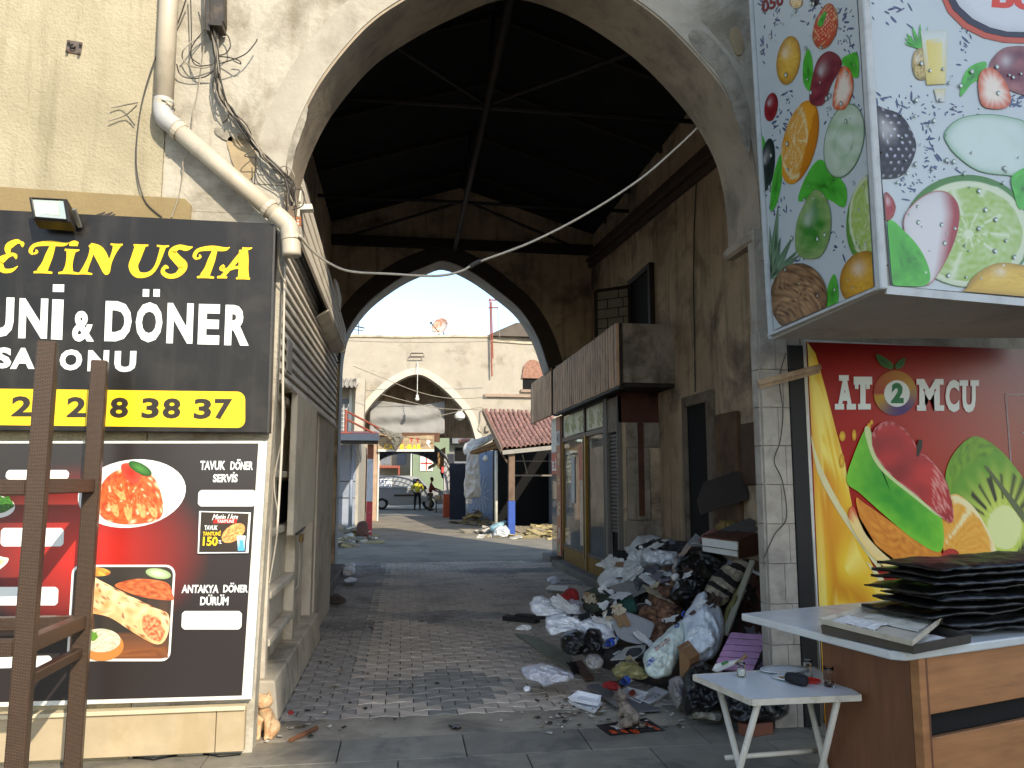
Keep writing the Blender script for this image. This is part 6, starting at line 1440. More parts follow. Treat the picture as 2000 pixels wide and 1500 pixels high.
# people at the van
def person(label, base, rz, pose, top, legs, skin='8a6248', hair='1c1714', group='people'):
    t = thing('person', label, 'person', base)
    M = Matrix.Rotation(rz, 3, 'Z'); O = Vector(base)
    def W(p): return O + M @ Vector(p)
    def chain(name, V, E, Rr, m, sub=2):
        me = bpy.data.meshes.new(name); me.from_pydata([tuple(M @ Vector(v)) for v in V], E, [])
        o = bpy.data.objects.new(name, me); COL.objects.link(o); o.parent = t; ORG[o.name] = O
        md = o.modifiers.new('skin', 'SKIN'); md.use_smooth_shade = True
        for i, r in enumerate(Rr): 
            me.skin_vertices[0].data[i].radius = r if isinstance(r, tuple) else (r, r)
        me.skin_vertices[0].data[0].use_root = True
        s = o.modifiers.new('sub', 'SUBSURF'); s.levels = s.render_levels = sub
        me.materials.append(m); return o
    hip, chest, neck, head = pose['hip'], pose['chest'], pose['neck'], pose['head']
    V = [hip, tuple((a + b) / 2 for a, b in zip(hip, chest)), chest, neck]; E = [(0, 1), (1, 2), (2, 3)]; Rr = [(.15, .12), (.15, .115), (.175, .12), (.06, .06)]
    for arm in pose['arms']:
        i0 = len(V); V += list(arm); E += [(2, i0)] + [(i0 + k, i0 + k + 1) for k in range(len(arm) - 1)]; Rr += [.065, .05, .04, .035][:len(arm)]
    hd_m = mat('skin_' + skin, skin, .6, .05, 4, 0)
    body = chain('body', V + [], E, Rr, mat('shirt_' + top, top, .85, .1, 8, .2, 40))
    LV = [hip]; LE = []; LR = [(.145, .12)]
    for leg in pose['legs']:
        i0 = len(LV); LV += list(leg); LE += [(0, i0)] + [(i0 + k, i0 + k + 1) for k in range(len(leg) - 1)]; LR += [.095, .07, .05, .045][:len(leg)]
    chain('trousers', LV, LE, LR, mat('trousers_' + legs, legs, .9, .1, 8, .2, 40))
    h = Vector(head); n = Vector(neck)
    hb2 = B(); hb2.lathe(W(head), [(.02, -.12), (.055, -.1), (.075, -.04), (.082, .03), (.07, .09), (.03, .12)], 12).tube([W(neck), W(head)], .05, 8)
    hb2.tube([W((h.x, h.y + .075, h.z + .01)), W((h.x, h.y + .1, h.z - .02))], .014, 6)
    for s in (-1, 1): hb2.obox(W((h.x + s * .083, h.y, h.z)), (.015, .04, .06))
    part('head', hb2, hd_m, t, smooth=True)
    part('hair', B().lathe(W((h.x, h.y - .012, h.z + .03)), [(.085, -.03), (.09, .03), (.075, .08), (.03, .105)], 12), mat('hair_' + hair, hair, .7, .1), t, smooth=True)
    hn = B()
    for arm in pose['arms']:
        a, w = Vector(arm[-2]), Vector(arm[-1]); d = (w - a).normalized(); x = d.cross(Vector((0, 0, 1))).normalized() if abs(d.z) < .9 else Vector((1, 0, 0)); y = d.cross(x)
        hn.tube([W(w - d * .12), W(w), W(w + d * .07)], [.033, .034, .03], 8)
        for k in range(4): hn.tube([W(w + d * .06 + x * (.024 - .016 * k)), W(w + d * (.12 - .006 * abs(k - 1)) + x * (.026 - .017 * k) + y * .01), W(w + d * .14 + x * (.026 - .017 * k) + y * .03)], .0085, 5)
        hn.tube([W(w + x * .03), W(w + d * .05 + x * .05 + y * .02), W(w + d * .075 + x * .05 + y * .035)], .01, 5)
    part('hands', hn, hd_m, t)
    sh = B()
    for leg in pose['legs']: f = Vector(leg[-1]); sh.obox(W((f.x, f.y + .06, f.z - .03)), (.1, .27, .1), M)
    part('shoes', sh, m_bk2, t, bevel=.03)
    return t
pb1 = at(815, 994, 42.4)
person('person in a yellow t-shirt and dark trousers leaning in at the van door', (pb1.x, 42.3, 0), R(0), dict(hip=(0, 0, .92), chest=(0, .16, 1.3), neck=(0, .26, 1.46), head=(0, .36, 1.56),
       arms=[[(-.22, .18, 1.36), (-.3, .28, 1.1), (-.2, .48, .98)], [(.22, .18, 1.36), (.3, .3, 1.12), (.2, .5, 1.0)]], legs=[[(-.1, 0, .85), (-.13, .02, .48), (-.14, 0, .09)], [(.1, 0, .85), (.13, .03, .48), (.14, .04, .09)]]), 'c4b83a', '1d1d22')
person('person in a dark red top reaching right towards the stall goods', (1.42, 41.2, 0), R(-90), dict(hip=(0, 0, .93), chest=(0, .03, 1.34), neck=(0, .05, 1.5), head=(0, .08, 1.63),
       arms=[[(-.2, .04, 1.4), (-.24, .2, 1.18), (-.2, .46, 1.1)], [(.2, .04, 1.4), (.26, .12, 1.12), (.2, .4, 1.0)]], legs=[[(-.1, 0, .85), (-.12, .04, .48), (-.12, 0, .09)], [(.1, 0, .85), (.12, .02, .48), (.13, -.06, .09)]]), '6e2420', '5a5240')
st_ = thing('goods_stall', 'small stall table stacked with pale boxes at the right of the lane', 'stall', (2.0, 40, 0))
part('table', B().box(1.55, 2.2, 38.6, 41, .6, .66), m_cab2, st_); part('leg', B().box(1.6, 1.66, 38.7, 38.76, 0, .6), m_dk, st_); part('leg', B().box(2.1, 2.16, 40.8, 40.86, 0, .6), m_dk, st_)
b = B(); rnd = random.Random(9)
for k, (nm, c) in enumerate((('tan', 'b39a78'), ('white', 'c9c5bb'), ('brown', '7a5a3e'), ('orange', 'b5703a'))):
    solo('goods_box', B().obox((1.72 + .3 * (k % 2), 38.9 + .55 * (k // 2), .755), (.25, .34, .18), rz=.08 * (k - 1.5)), mat('goods_' + nm, c, .7, .15, 5), nm + ' goods box on the stall table at the far end of the lane', 'box', 'goods boxes on the far stall', bevel=.02)
# ================================================================ counter with marble top
cu, cv = Vector((.958, .287, 0)), Vector((-.225, .974, 0))
K0 = atZ(1755, 1283, .95); K0.z = 0
ct = thing('serving_counter', 'wooden serving counter with slatted front and grey marble top', 'counter', tuple(K0))
m_mtop = mat('grey_marble', 'b9bcba', .25, .1, 3, .03, 40, dirt='8d918f', dsc=2.5, damt=.5)
m_oak = mat('oak_veneer', '9a6a42', .45, .24, 5, .08, 60, stretch=(.6, .6, 5), dirt='7a4a28', dsc=1.2, damt=.35)
m_oak2 = mat('oak_side', '6a442c', .5, .22, 5, .08, 60, stretch=(5, 5, .6), dirt='5c3620', dsc=1.2, damt=.35)
def KP(a, d, z): p = K0 + cu * a + cv * d; return Vector((p.x, p.y, z))
tl = [KP(-.0, .04, .93), KP(.04, 0, .93), KP(1.7, 0, .93), KP(1.7, .92, .93), KP(.0, .92, .93)]
part('marble_top', B().slab(tl, (0, 0, 1), .034), m_mtop, ct, bevel=.006, seg=2)
def kbox(a0, a1, d0, d1, z0, z1): return B().hexa([KP(a0, d0, z0), KP(a1, d0, z0), KP(a1, d1, z0), KP(a0, d1, z0), KP(a0, d0, z1), KP(a1, d0, z1), KP(a1, d1, z1), KP(a0, d1, z1)])
part('side_panel', kbox(.125, .145, .06, .52, 0, .928), m_oak2, ct)
part('corner_post', kbox(.123, .16, .015, .058, 0, .929), m_oak, ct, bevel=.002)
part('corner_trim', kbox(.162, .176, .02, .058, 0, .929), m_oak2, ct)
for z0, z1 in ((.02, .30), (.365, .63), (.715, .925)):
    part('front_plank', kbox(.178, 1.65, .026, .05, z0, z1), m_oak, ct, bevel=.003)
part('dark_inside', kbox(.15, 1.64, .062, .09, 0, .925), m_void, ct); part('back_panel', kbox(.146, 1.65, .5, .52, 0, .927), m_oak2, ct)
# trays
m_tray = mat('worn_aluminium', 'bdb5a3', .45, .15, 6, .1, 50, metal=0, dirt='6f675a', dsc=5, damt=.5)
def tray(label, q, z, h, dz=(0, 0, 0, 0), m=m_tray, inner='8f8b80', lip=.012):
    C = [atZ(x, y, z) + Vector((0, 0, d)) for (x, y), d in zip(q, dz)]
    t = thing('tray', label, 'tray', tuple(sum(C, Vector()) / 4))
    cen = sum(C, Vector()) / 4; up = Vector((0, 0, h)); ins = [c + (cen - c) * .035 for c in C]
    part('pan', B().add(C + ins, [(3, 2, 1, 0)]).add(C + [c + (c - cen) * .02 + up for c in C] + [c + (c - cen) * .02 - (c - cen) * .035 + up for c in C] + [c + (cen - c) * .05 + Vector((0, 0, .004)) for c in C],
        [f for i in range(4) for f in ((i, (i + 1) % 4, 4 + (i + 1) % 4, 4 + i), (4 + i, 4 + (i + 1) % 4, 8 + (i + 1) % 4, 8 + i), (8 + i, 8 + (i + 1) % 4, 12 + (i + 1) % 4, 12 + i))] + [(12, 13, 14, 15)]), m, t)
    return t, C, cen
zt = .967
t1, C1, c1 = tray('lower deep metal tray on the marble counter, dark sided', [(1606, 1238), (1785, 1278), (1896, 1256), (1700, 1205)], zt, .035, m=mat('dark_tray', '56524c', .4, .2, 6, .1, 50, metal=.5))
t2, C2, c2 = tray('upper dented metal tray lying tilted on the lower tray, sheet of paper inside', [(1602, 1218), (1782, 1262), (1856, 1208), (1735, 1185)], zt + .038, .022, (0, 0, .012, .01))
def q3(C, u, v, z): p = C[0].lerp(C[1], u).lerp(C[3].lerp(C[2], u), v); return p + Vector((0, 0, z))
part('inner_sheet', B().grid(lambda u, v: q3(C2, .2 + .72 * u, .3 + .62 * v, .008 + .004 * fbm((u * 3, v * 3, 1), 2)), 16, 16), mat('greasy_sheet', 'c4c1b2', .6, .2, 10, .2, 40, dirt='6d6a58', dsc=9, damt=.5), t2)
part('crumpled_paper', B().grid(lambda u, v: q3(C2, .06 + .5 * u, .08 + .24 * v, .006 + .009 * ridge((u * 2, v * 2, 4), 2.5)), 20, 12), m_paper, t2)
part('paper_liner', B().grid(lambda u, v: q3(C1, .55 + .38 * u, .2 + .6 * v, .008 + .01 * ridge((u * 2, v * 2, 8), 2.5)), 16, 14), m_paper, t1)
cp = thing('paper_cup', 'white paper cup base standing behind the metal trays', 'cup', tuple(atZ(1800, 1192, zt)))
part('cup_wall', B().lathe(atZ(1800, 1192, zt), [(.03, 0), (.034, .045), (.036, .047), (.032, .046), (.028, .006)], 20), m_wht, cp, smooth=True)
# black boards heap
m_bf = mat('black_plastic_film', '131313', .3, .3, 5, .35, 25)
rnd = random.Random(4)
bdesc = ['bottom of the heap', 'second from the bottom', 'third from the bottom', 'fourth from the bottom', 'fifth from the bottom', 'sixth from the bottom', 'third from the top', 'second from the top', 'topmost of the heap']
SB = [1815, 1800, 1757, 1768, 1782, 1772, 1770, 1786, 1797]
PB = atZ(1822, 1250, zt) + cu * .13
for k, xl in enumerate(SB):
    z0 = zt + .002 + k * .032
    a = rnd.uniform(-.07, .07) - .1
    P0 = PB + cu * ((xl - 1822) * .0019) + cv * rnd.uniform(-.015, .03); P0.z = z0
    ux = (Matrix.Rotation(a, 3, 'Z') @ cu); uy = (Matrix.Rotation(a, 3, 'Z') @ cv)
    L_, W_ = .98 + rnd.uniform(-.03, .05), .36
    S = Vector((k * 3.1, 0, 0)); b = B()
    def g(u, v, s):
        p = P0 + ux * (u * L_) + uy * (v * W_); e = min(1, 14 * min(u, 1 - u), 8 * min(v, 1 - v))
        p.x += .006 * fbm(p * 1.0 + S, 22) * (1 - e); p.y += .008 * fbm(p + S, 26) * (1 - e)
        p.z += .016 + s * .0135 * (.35 + .65 * e) + .009 * fbm(p + S, 5) + .009 * (ridge(p + S, 9) - .5) * s + .02 * (u - .5) * ((k % 3) - 1) * .6; return p
    b.grid(lambda u, v: g(u, v, 1), 60, 16); o0 = len(b.v); b.grid(lambda u, v: g(u, v, -1), 60, 16)
    bd_ = [i for i in range(61)] + [60 + 61 * j for j in range(1, 17)] + [16 * 61 + i for i in range(59, -1, -1)] + [61 * j for j in range(15, 0, -1)]
    b.f += [(bd_[i], bd_[(i + 1) % len(bd_)], o0 + bd_[(i + 1) % len(bd_)], o0 + bd_[i]) for i in range(len(bd_))]
    solo('wrapped_board', b, m_bf, 'black plastic wrapped board on the marble counter, ' + bdesc[k], 'board', 'black wrapped boards heaped on the counter', smooth=True)
# ================================================================ small folding table
TZ = .735
T = [atZ(1355, 1318, TZ), atZ(1467, 1366, TZ), atZ(1680, 1357, TZ), atZ(1590, 1303, TZ)]
ft = thing('folding_table', 'small white folding table with crossed tube legs in front of the rubbish', 'table', (sum(T, Vector()).x / 4, sum(T, Vector()).y / 4, 0))
part('tabletop', B().slab([p - Vector((0, 0, .018)) for p in T], (0, 0, 1), .018), mat('white_laminate', 'c3c9cd', .22, .05, 4, .02, 40, dirt='a9adae', dsc=5, damt=.35), ft, bevel=.003)
ed = B()
for i in range(4):
    a, c = T[i], T[(i + 1) % 4]; o = (a + c) / 2 - sum(T, Vector()) / 4; o.z = 0; o = o.normalized() * .003
    ed.beam(a + o - Vector((0, 0, .011)), c + o - Vector((0, 0, .011)), .006, .024)
part('edge_band', ed, mat('worn_white_edge', 'b7b2a4', .5, .15, 12, .2, 60, dirt='7a6b52', dsc=14, damt=.7, dth=.55), ft)
m_leg = mat('white_tube', 'bcb8ac', .45, .08, 8, .05, 60, dirt='7d7262', dsc=10, damt=.6, dth=.56)
def tb3(u, v, z): p = T[0].lerp(T[1], u).lerp(T[3].lerp(T[2], u), v); return Vector((p.x, p.y, z))
for v in (.12, .84):
    for u0, u1 in ((.1, .95), (.9, .05)):
        o = .03 if u0 < .5 else -.0
        part('leg', B().tube([tb3(u0, v + o, TZ - .022), tb3(u1, v + o, .0)], .0135, 10), m_leg, ft, smooth=True)
for u in (.32, .70): part('stretcher', B().tube([tb3(u, .1, .36 if u > .5 else .42), tb3(u, .88, .36 if u > .5 else .42)], .011, 8), m_leg, ft, smooth=True)
part('foot_bar', B().beam(tb3(.52, .14, .36), tb3(.52, .86, .36), .028, .018), m_leg, ft)
# things on the table
g = mat('clear_glass', 'f2f5f4', .03, 0, 3, 0, trans=1)
g.node_tree.nodes['Principled BSDF'].inputs['IOR'].default_value = 1.2
def on_t(x, y, z=TZ): return atZ(x, y, z)
sl_ = thing('salt_jar', 'small fluted glass jar of salt at the left end of folding table', 'jar', tuple(on_t(1448, 1322)))
part('glass', B().lathe(on_t(1448, 1322), [(.018, .001), (.02, .004), (.019, .03), (.016, .05), (.019, .062), (.0175, .061), (.015, .05), (.0175, .03), (.017, .006)], 12), g, sl_, smooth=True)
part('salt', B().lathe(on_t(1448, 1322), [(.0165, .006), (.017, .028), (.015, .034)], 12), m_paper, sl_)
def dish(label, x, y, rx, ry, rz, m, nm='plate', h=.012):
    c = on_t(x, y); t = thing(nm, label, 'plate', tuple(c))
    b = B().lathe((0, 0, 0), [(.02, .001), (.62, .001), (.7, h * .3), (1, h), (.99, h * 1.15), (.68, h * .45), (.6, h * .25), (.01, h * .25)], 36)
    M2 = Matrix.Rotation(rz, 3, 'Z')
    b.v = [c + M2 @ Vector((p.x * rx, p.y * ry, p.z + .0005)) for p in b.v]
    part('dish', b, m, t, smooth=True); return t, c
m_por = mat('white_porcelain', 'c9cfd2', .15, .03, 4, 0)
dish('large oval white plate at the back edge of folding table', 1530, 1312, .115, .07, R(10), m_por)
t, c = dish('smaller white plate holding food scraps on folding table', 1541, 1327, .075, .055, R(5), m_por)
rnd = random.Random(2); b = B()
for k in range(14): b.obox(c + Vector((rnd.uniform(-.035, .03), rnd.uniform(-.02, .02), .008)), (.016, .007, .006), rz=rnd.uniform(0, 3))
part('food_scraps', b, mat('food_scraps', 'a88452', .8, .3, 20), t, stuff=True)
def tea(label, x, y, fill):
    c = on_t(x, y); t = thing('tea_glass', label, 'glass', tuple(c))
    pr = [(.019, .001), (.021, .006), (.018, .025), (.0145, .045), (.018, .065), (.0225, .08), (.0215, .08), (.017, .065), (.0135, .045), (.017, .025), (.0185, .008)]
    part('glass', B().lathe(c, pr, 18), g, t, smooth=True)
    if fill: part('tea', B().lathe(c, [(.017, .006), (.018, .012), (.0165, .02)], 14), mat('tea_dregs', '2e0f0a', .2, .1), t)
    return c
tea('empty tulip tea glass standing on a red saucer', 1578, 1325, False); tea('tulip tea glass with dark dregs near right end of folding table', 1620, 1341, True)
c = on_t(1584, 1333); b = B().lathe(c + Vector((0, 0, .0006)), [(.02, 0), (.036, .003), (.045, .011), (.043, .012), (.034, .006), (.018, .003)], 8)
solo('saucer', b, mat('red_saucer', 'b0201c', .3, .08, 4, 0), 'red scalloped saucer under the empty tea glass', 'saucer')
cz = thing('spectacle_case', 'dark navy fabric case lying in front of the plates', 'case', tuple(on_t(1556, 1340)))
cc = on_t(1556, 1338); b = B()
dxx = (on_t(1580, 1345) - on_t(1533, 1333)); dl_ = dxx.length; dxx.normalize()
b.tube([cc - dxx * .05 + Vector((0, 0, .024)), cc - dxx * .045 + Vector((0, 0, .024)), cc - dxx * .02 + Vector((0, 0, .025)), cc + dxx * .02 + Vector((0, 0, .026)), cc + dxx * .045 + Vector((0, 0, .025)), cc + dxx * .052 + Vector((0, 0, .025))], [.012, .02, .024, .025, .022, .013], 14)
part('case_body', b, mat('navy_fabric', '15151c', .85, .2, 20, .4, 120), cz, smooth=True)
vs, fs = text_mesh('Sailor', .01, .3); w = max(v.x for v in vs)
toC = (EYE - cc).normalized()
# ================================================================ flyer, kittens
fy = thing('flyer', 'glossy black leaflet with orange and white print lying on the concrete', 'leaflet', tuple(atZ(1230, 1418)))
P4 = [atZ(1163, 1416, .003), atZ(1192, 1437, .003), atZ(1300, 1427, .003), atZ(1262, 1402, .003)]
def fq(u, v, z=0): p = P4[0].lerp(P4[1], v).lerp(P4[3].lerp(P4[2], v), u); return p + Vector((0, 0, z + .006 * math.sin(u * 7) ** 2 * v))
part('sheet', B().grid(lambda u, v: fq(u, v), 16, 8), mat('black_gloss_paper', '1b1a1c', .3, .2, 6, 0), fy, solid=.001)
m_or = mat('orange_print', 'c8481e', .4, .1, 6, 0)
for k, (u, v, s, w_) in enumerate(((.66, .2, 'C', .12), (.84, .45, 'o', .1), (.3, .8, 'e', .1), (.12, .75, 'a', .1), (.48, .86, 'no', .12), (.9, .75, 'a', .07))):
    vs, fs = text_mesh(s, .03); ww = max(x.x for x in vs); hh = max(x.y for x in vs)
    part('print_mark', B().add([fq(u + x.x / ww * w_ - w_ / 2, v - (x.y / hh - .5) * .32, .0018) for x in vs], fs), m_or, fy)
for k, (u, v, w_) in enumerate(((.3, .5, .16), (.55, .55, .14), (.78, .3, .1))):
    vs, fs = text_mesh('Mika'[:3 + k % 2], .02); ww = max(x.x for x in vs); hh = max(x.y for x in vs)
    part('print_mark', B().add([fq(u + x.x / ww * w_ - w_ / 2, v - (x.y / hh - .5) * .22, .0018) for x in vs], fs), m_wht, fy)
def fur(key, c1, c2, sc1):
    m = mat(key, c2, .95, .12, 40, .6, 260, dirt=c1, dsc=sc1, damt=.8, dth=.46, bdist=.004); return m
def kitten(label, base, rz, s, m, belly, look, lean=0):
    """a sitting kitten facing local +y: one continuous remeshed body, head, ears, legs and tail"""
    t = thing('kitten', label, 'cat', base); O = Vector(base); M = Matrix.Rotation(rz, 3, 'Z'); W = lambda p: O + M @ Vector((p[0] * s, p[1] * s, p[2] * s * .9))
    b = B()
    def tb(P, r, n=12): b.tube([W(p) for p in crom(P, 4)], [v.x * s for v in crom([(q, 0, 0) for q in r], 4)], n)
    tb([(0, -.062, .03), (0, -.055, .05), (0, -.035, .08), (0, -.005, .115), (0, .018, .145), (0, .03, .165), (0, .034, .185)], [.022, .040, .045, .040, .035, .031, .028])
    for sx in (-1, 1):
        tb([(sx * .018, .018, .125), (sx * .022, .036, .08), (sx * .02, .04, .035), (sx * .02, .042, .012), (sx * .02, .06, .008)], [.022, .017, .012, .012, .01])
        tb([(sx * .03, -.045, .05), (sx * .045, -.015, .045), (sx * .048, .018, .028), (sx * .045, .035, .012), (sx * .043, .052, .009)], [.03, .034, .024, .013, .011])
    tb([(0, -.085, .02), (.035, -.105, .012), (.08, -.085, .011), (.1, -.04, .011), (.095, -.015, .011)], [.014, .011, .01, .009, .006])
    LM = Matrix.Rotation(look, 3, 'Z') @ Matrix.Rotation(lean, 3, 'X'); hc = Vector((0, .042, .205)); H = lambda p: W(hc + LM @ Vector(p))
    n1, n2 = 12, 16; vs = []
    for a in range(n1 + 1):
        for c in range(n2):
            th, ph = math.pi * (a + .02) / (n1 + .04), 2 * math.pi * c / n2; d = Vector((math.sin(th) * math.cos(ph), math.sin(th) * math.sin(ph), math.cos(th)))
            vs.append(H((d.x * .049, d.y * .041, d.z * .040)))
    b.add(vs, [(a * n2 + c, a * n2 + (c + 1) % n2, (a + 1) * n2 + (c + 1) % n2, (a + 1) * n2 + c) for a in range(n1) for c in range(n2)] + [tuple(range(n2))[::-1], tuple(n1 * n2 + k for k in range(n2))])
    b.tube([H((0, .015, -.006)), H((0, .030, -.010)), H((0, .040, -.011))], [.024 * s, .018 * s, .010 * s], 12)
    for sx in (-1, 1):
        b.add([H((sx * .004, -.012, .02)), H((sx * .044, -.012, .004)), H((sx * .037, .002, .074)), H((sx * .02, .018, .018))], [(0, 1, 2), (0, 2, 3), (1, 3, 2), (0, 3, 1)])
    o = part('body', b, m, t, smooth=True)
    md = o.modifiers.new('fuse', 'REMESH'); md.mode = 'VOXEL'; md.voxel_size = .0032 * s; md.use_smooth_shade = True
    sm_ = o.modifiers.new('soften', 'SMOOTH'); sm_.factor = .5; sm_.iterations = 2
    for sx in (-1, 1):
        part('eye', B().lathe(H((sx * .016, .034, .004)), [(.0005, -.005), (.005, -.002), (.005, .002), (.0005, .005)], 8), m_bk2, t)
        part('ear_lining', B().add([H((sx * .014, .016, .024)), H((sx * .034, .01, .018)), H((sx * .035, .008, .056))], [(0, 1, 2)]), belly, t)
    part('nose', B().obox(H((0, .048, -.008)), (.006 * s, .004 * s, .005 * s)), mat('nose_pink', 'b07a70', .6, .1), t)
kitten('grey tabby kitten sitting on the black leaflet, looking left', tuple(atZ(1224, 1419, .004)), R(55), 1.0, fur('tabby_fur', '3a332d', '85786a', 22), mat('pale_fur', '9c8f80', .95, .1, 30), R(25))
kitten('pale ginger kitten sitting in the sun at the foot of left gate jamb', tuple(atZ(516, 1438, .002)), R(176), 1.22, fur('ginger_fur', 'a8794c', 'c9ab85', 20), mat('cream_fur', 'c9b290', .95, .1, 30), R(-6), R(-12))
# ================================================================ the rubbish heap
def film(key, col, rough=.45, var=.06, bump=.25, spec=.5, **k): return mat(key, col, rough, var, 5, min(1, bump * 2), 22, spec=spec, bdist=.02, **k)
W1 = film('white_sack', 'd3d4d0', .6, .06, dirt='8f8b80', dsc=3, damt=.5); W2 = film('white_plastic', 'dadcdf', .4, .05, dirt='a09e99', dsc=3, damt=.4)
BK = film('black_bag', '0f0f10', .28, .2, .3, .6); GR = film('grey_cloth', '56555a', .9, .15); RD = film('red_cloth', '8c1a18', .85, .15, dirt='5a0f10', dsc=4)
def soft(name, label, cat, m, o, Yb, Yt, dp, seed, amp=.03, fr=7, **k):
    return solo(name, puff(o, Yb, Yt, dp, seed, amp, fr, **k), m, label, cat, smooth=True)
gy = lambda x, y: atZ(x, y).y
# hidden bulk of loose rubbish under everything
def heap():
    b = B()
    def g(u, v):
        a = u * 2 * math.pi; r = v
        x = 2.72 + 1.05 * r * math.cos(a); y = 7.35 + 1.75 * r * math.sin(a) + .5 * r * math.cos(a) * .2
        x = min(x, 3.6); h = .72 * max(0, 1 - r ** 1.6); p = Vector((x, y, h))
        p.z += (.12 * fbm(p, 3) + .1 * (ridge(p, 4) - .5)) * (1 - r * .8) - .02; p.z = max(p.z, -.003); return p
    b.grid(g, 70, 26); return b
tag(mesh_obj('rubbish_heap', heap(), mat('dark_rubbish', '3a352f', .9, .5, 7, .6, 30, dirt='5c4a3a', dsc=5, damt=.8), None, (2.7, 7.3, 0), smooth=False), 'dark mixed rubbish packed under the bags and sacks by the pillar', 'rubbish', kind='stuff')
# back row
soft('white_tarp', 'long dirty white tarp draped down the back left of the rubbish heap', 'tarp', W1, [(1166, 1135), (1175, 1118), (1200, 1092), (1225, 1075), (1240, 1052), (1262, 1045), (1290, 1050), (1310, 1068), (1330, 1072), (1335, 1090), (1300, 1098), (1270, 1100), (1245, 1118), (1225, 1140), (1195, 1152), (1170, 1150)], 7.9, 8.7, .22, 1, .05, 5)
soft('white_bag', 'white plastic bag with coloured scraps on top of the tarp, back of heap', 'bag', W2, [(1255, 1085), (1275, 1072), (1300, 1075), (1325, 1080), (1322, 1098), (1300, 1106), (1268, 1102)], 7.9, 8.1, .14, 2, .04, 8)
soft('black_cloth', 'crumpled black and white cloth at the very back of the heap', 'cloth', film('black_white_cloth', '3b3a3a', .8, .9), [(1265, 1062), (1285, 1052), (1310, 1056), (1345, 1058), (1352, 1070), (1325, 1080), (1290, 1076)], 8.3, 8.5, .12, 3, .04, 9)
soft('grey_trousers', 'grey trousers sprawled over the upturned tub', 'clothes', GR, [(1238, 1128), (1255, 1112), (1285, 1100), (1290, 1112), (1268, 1122), (1255, 1140), (1245, 1165), (1236, 1178), (1228, 1165), (1236, 1145)], 7.1, 7.5, .08, 4, .03, 9)
tb2 = thing('broken_tub', 'dark curved plastic tub lying on its side in the heap', 'tub', tuple(at(1230, 1170, 7.2)))
def tubf(u, v):
    x = 1168 + u * 120; yy = 1148 - u * 8; a = v * math.pi
    return at(x - 12 * v, yy + 44 * math.sin(a * .5) * (1 - .35 * u), 7.35 - .35 * math.sin(a * .5) + .2 * v)
part('shell', B().grid(tubf, 16, 14), mat('dark_grey_plastic', '3c3d3f', .5, .15, 4, .1, 40), tb2, solid=.012, smooth=True)
part('pale_lid', B().slab([at(1190, 1148, 7.2), at(1240, 1136, 7.3), at(1275, 1150, 7.15), at(1225, 1172, 7.0)], (0, .02, .012), 1), film('dusty_grey', '85827c', .6), tb2)
gt2 = solo('green_crate', B().slab([at(1208, 1168, 6.75), at(1240, 1172, 6.7), at(1246, 1196, 6.62), at(1212, 1202, 6.6)], (.05, .25, .02), 1), film('dark_green_plastic', '1f4438', .5, .1), 'dark green plastic crate poking out of the heap beside the tub', 'crate', bevel=.01)
soft('olive_cloth', 'dark olive and brown cloth left of the green crate', 'cloth', film('olive_cloth', '33382a', .9, .5), [(1135, 1172), (1150, 1152), (1180, 1150), (1205, 1165), (1210, 1195), (1180, 1202), (1150, 1195)], 6.7, 7.1, .15, 5, .04, 8)
soft('red_cloth', 'bright red cloth at the left of the heap, by the grey kerb', 'cloth', RD, [(1076, 1178), (1090, 1166), (1110, 1150), (1128, 1152), (1130, 1175), (1112, 1184), (1090, 1182)], 6.9, 7.2, .1, 6, .03, 8)
solo('foam_tray', B().slab([atZ(1066, 1152, .05), atZ(1108, 1156, .05), atZ(1112, 1148, .05), atZ(1074, 1146, .05)], (0, 0, .03), 1), m_wht, 'white toothed foam strip lying left of the red cloth', 'foam', bevel=.006)
# left white plastics
soft('white_sheet', 'white plastic sheet bunched at the left end of the heap', 'plastic sheet', W2, [(1035, 1178), (1048, 1165), (1080, 1172), (1110, 1180), (1130, 1182), (1130, 1196), (1100, 1200), (1060, 1204), (1040, 1196)], 6.55, 6.9, .1, 7, .035, 8)
soft('white_sheet', 'white plastic sheet crumpled beside the pale floorboard, below the first', 'plastic sheet', W2, [(1068, 1208), (1090, 1198), (1120, 1200), (1150, 1205), (1190, 1222), (1205, 1250), (1180, 1258), (1150, 1240), (1110, 1232), (1080, 1240), (1066, 1225)], 6.1, 6.5, .1, 8, .04, 8)
soft('white_bag', 'white plastic bag rising beside the round grey board', 'bag', W1, [(1178, 1205), (1200, 1172), (1206, 1180), (1204, 1215), (1200, 1240), (1182, 1225)], 6.3, 6.6, .1, 9, .03, 9)
rt = [(1204, 1196), (1272, 1218), (1274, 1232), (1266, 1250), (1246, 1258), (1205, 1242)]
solo('round_board', B().slab([at(x, y, 6.35 - (y - 1196) * .004) for x, y in sm(rt, 4)], (.01, .02, .012), 1), film('grey_board', '8e8f90', .6, .05), 'pale grey half round board leaning in the middle of the heap', 'board', bevel=.004)
soft('black_bag', 'small knotted black bag in the left front of the heap', 'bag', BK, [(1094, 1255), (1100, 1238), (1125, 1230), (1142, 1236), (1150, 1226), (1170, 1232), (1182, 1262), (1176, 1278), (1150, 1276), (1120, 1282), (1100, 1272)], 5.95, 6.15, .14, 10, .035, 8)
solo('floor_sheet', B().slab([atZ(1005, 1239, .012), atZ(1045, 1244, .012), atZ(1115, 1282, .012), atZ(1130, 1312, .012), atZ(1112, 1312, .012)], (0, 0, .012), 1), mat('pale_green_sheet', '8d907f', .8, .12, 3, .2, 40, dirt='6b6a5c', dsc=3, damt=.6), 'pale greenish sheet of board lying flat on the pavers', 'board')
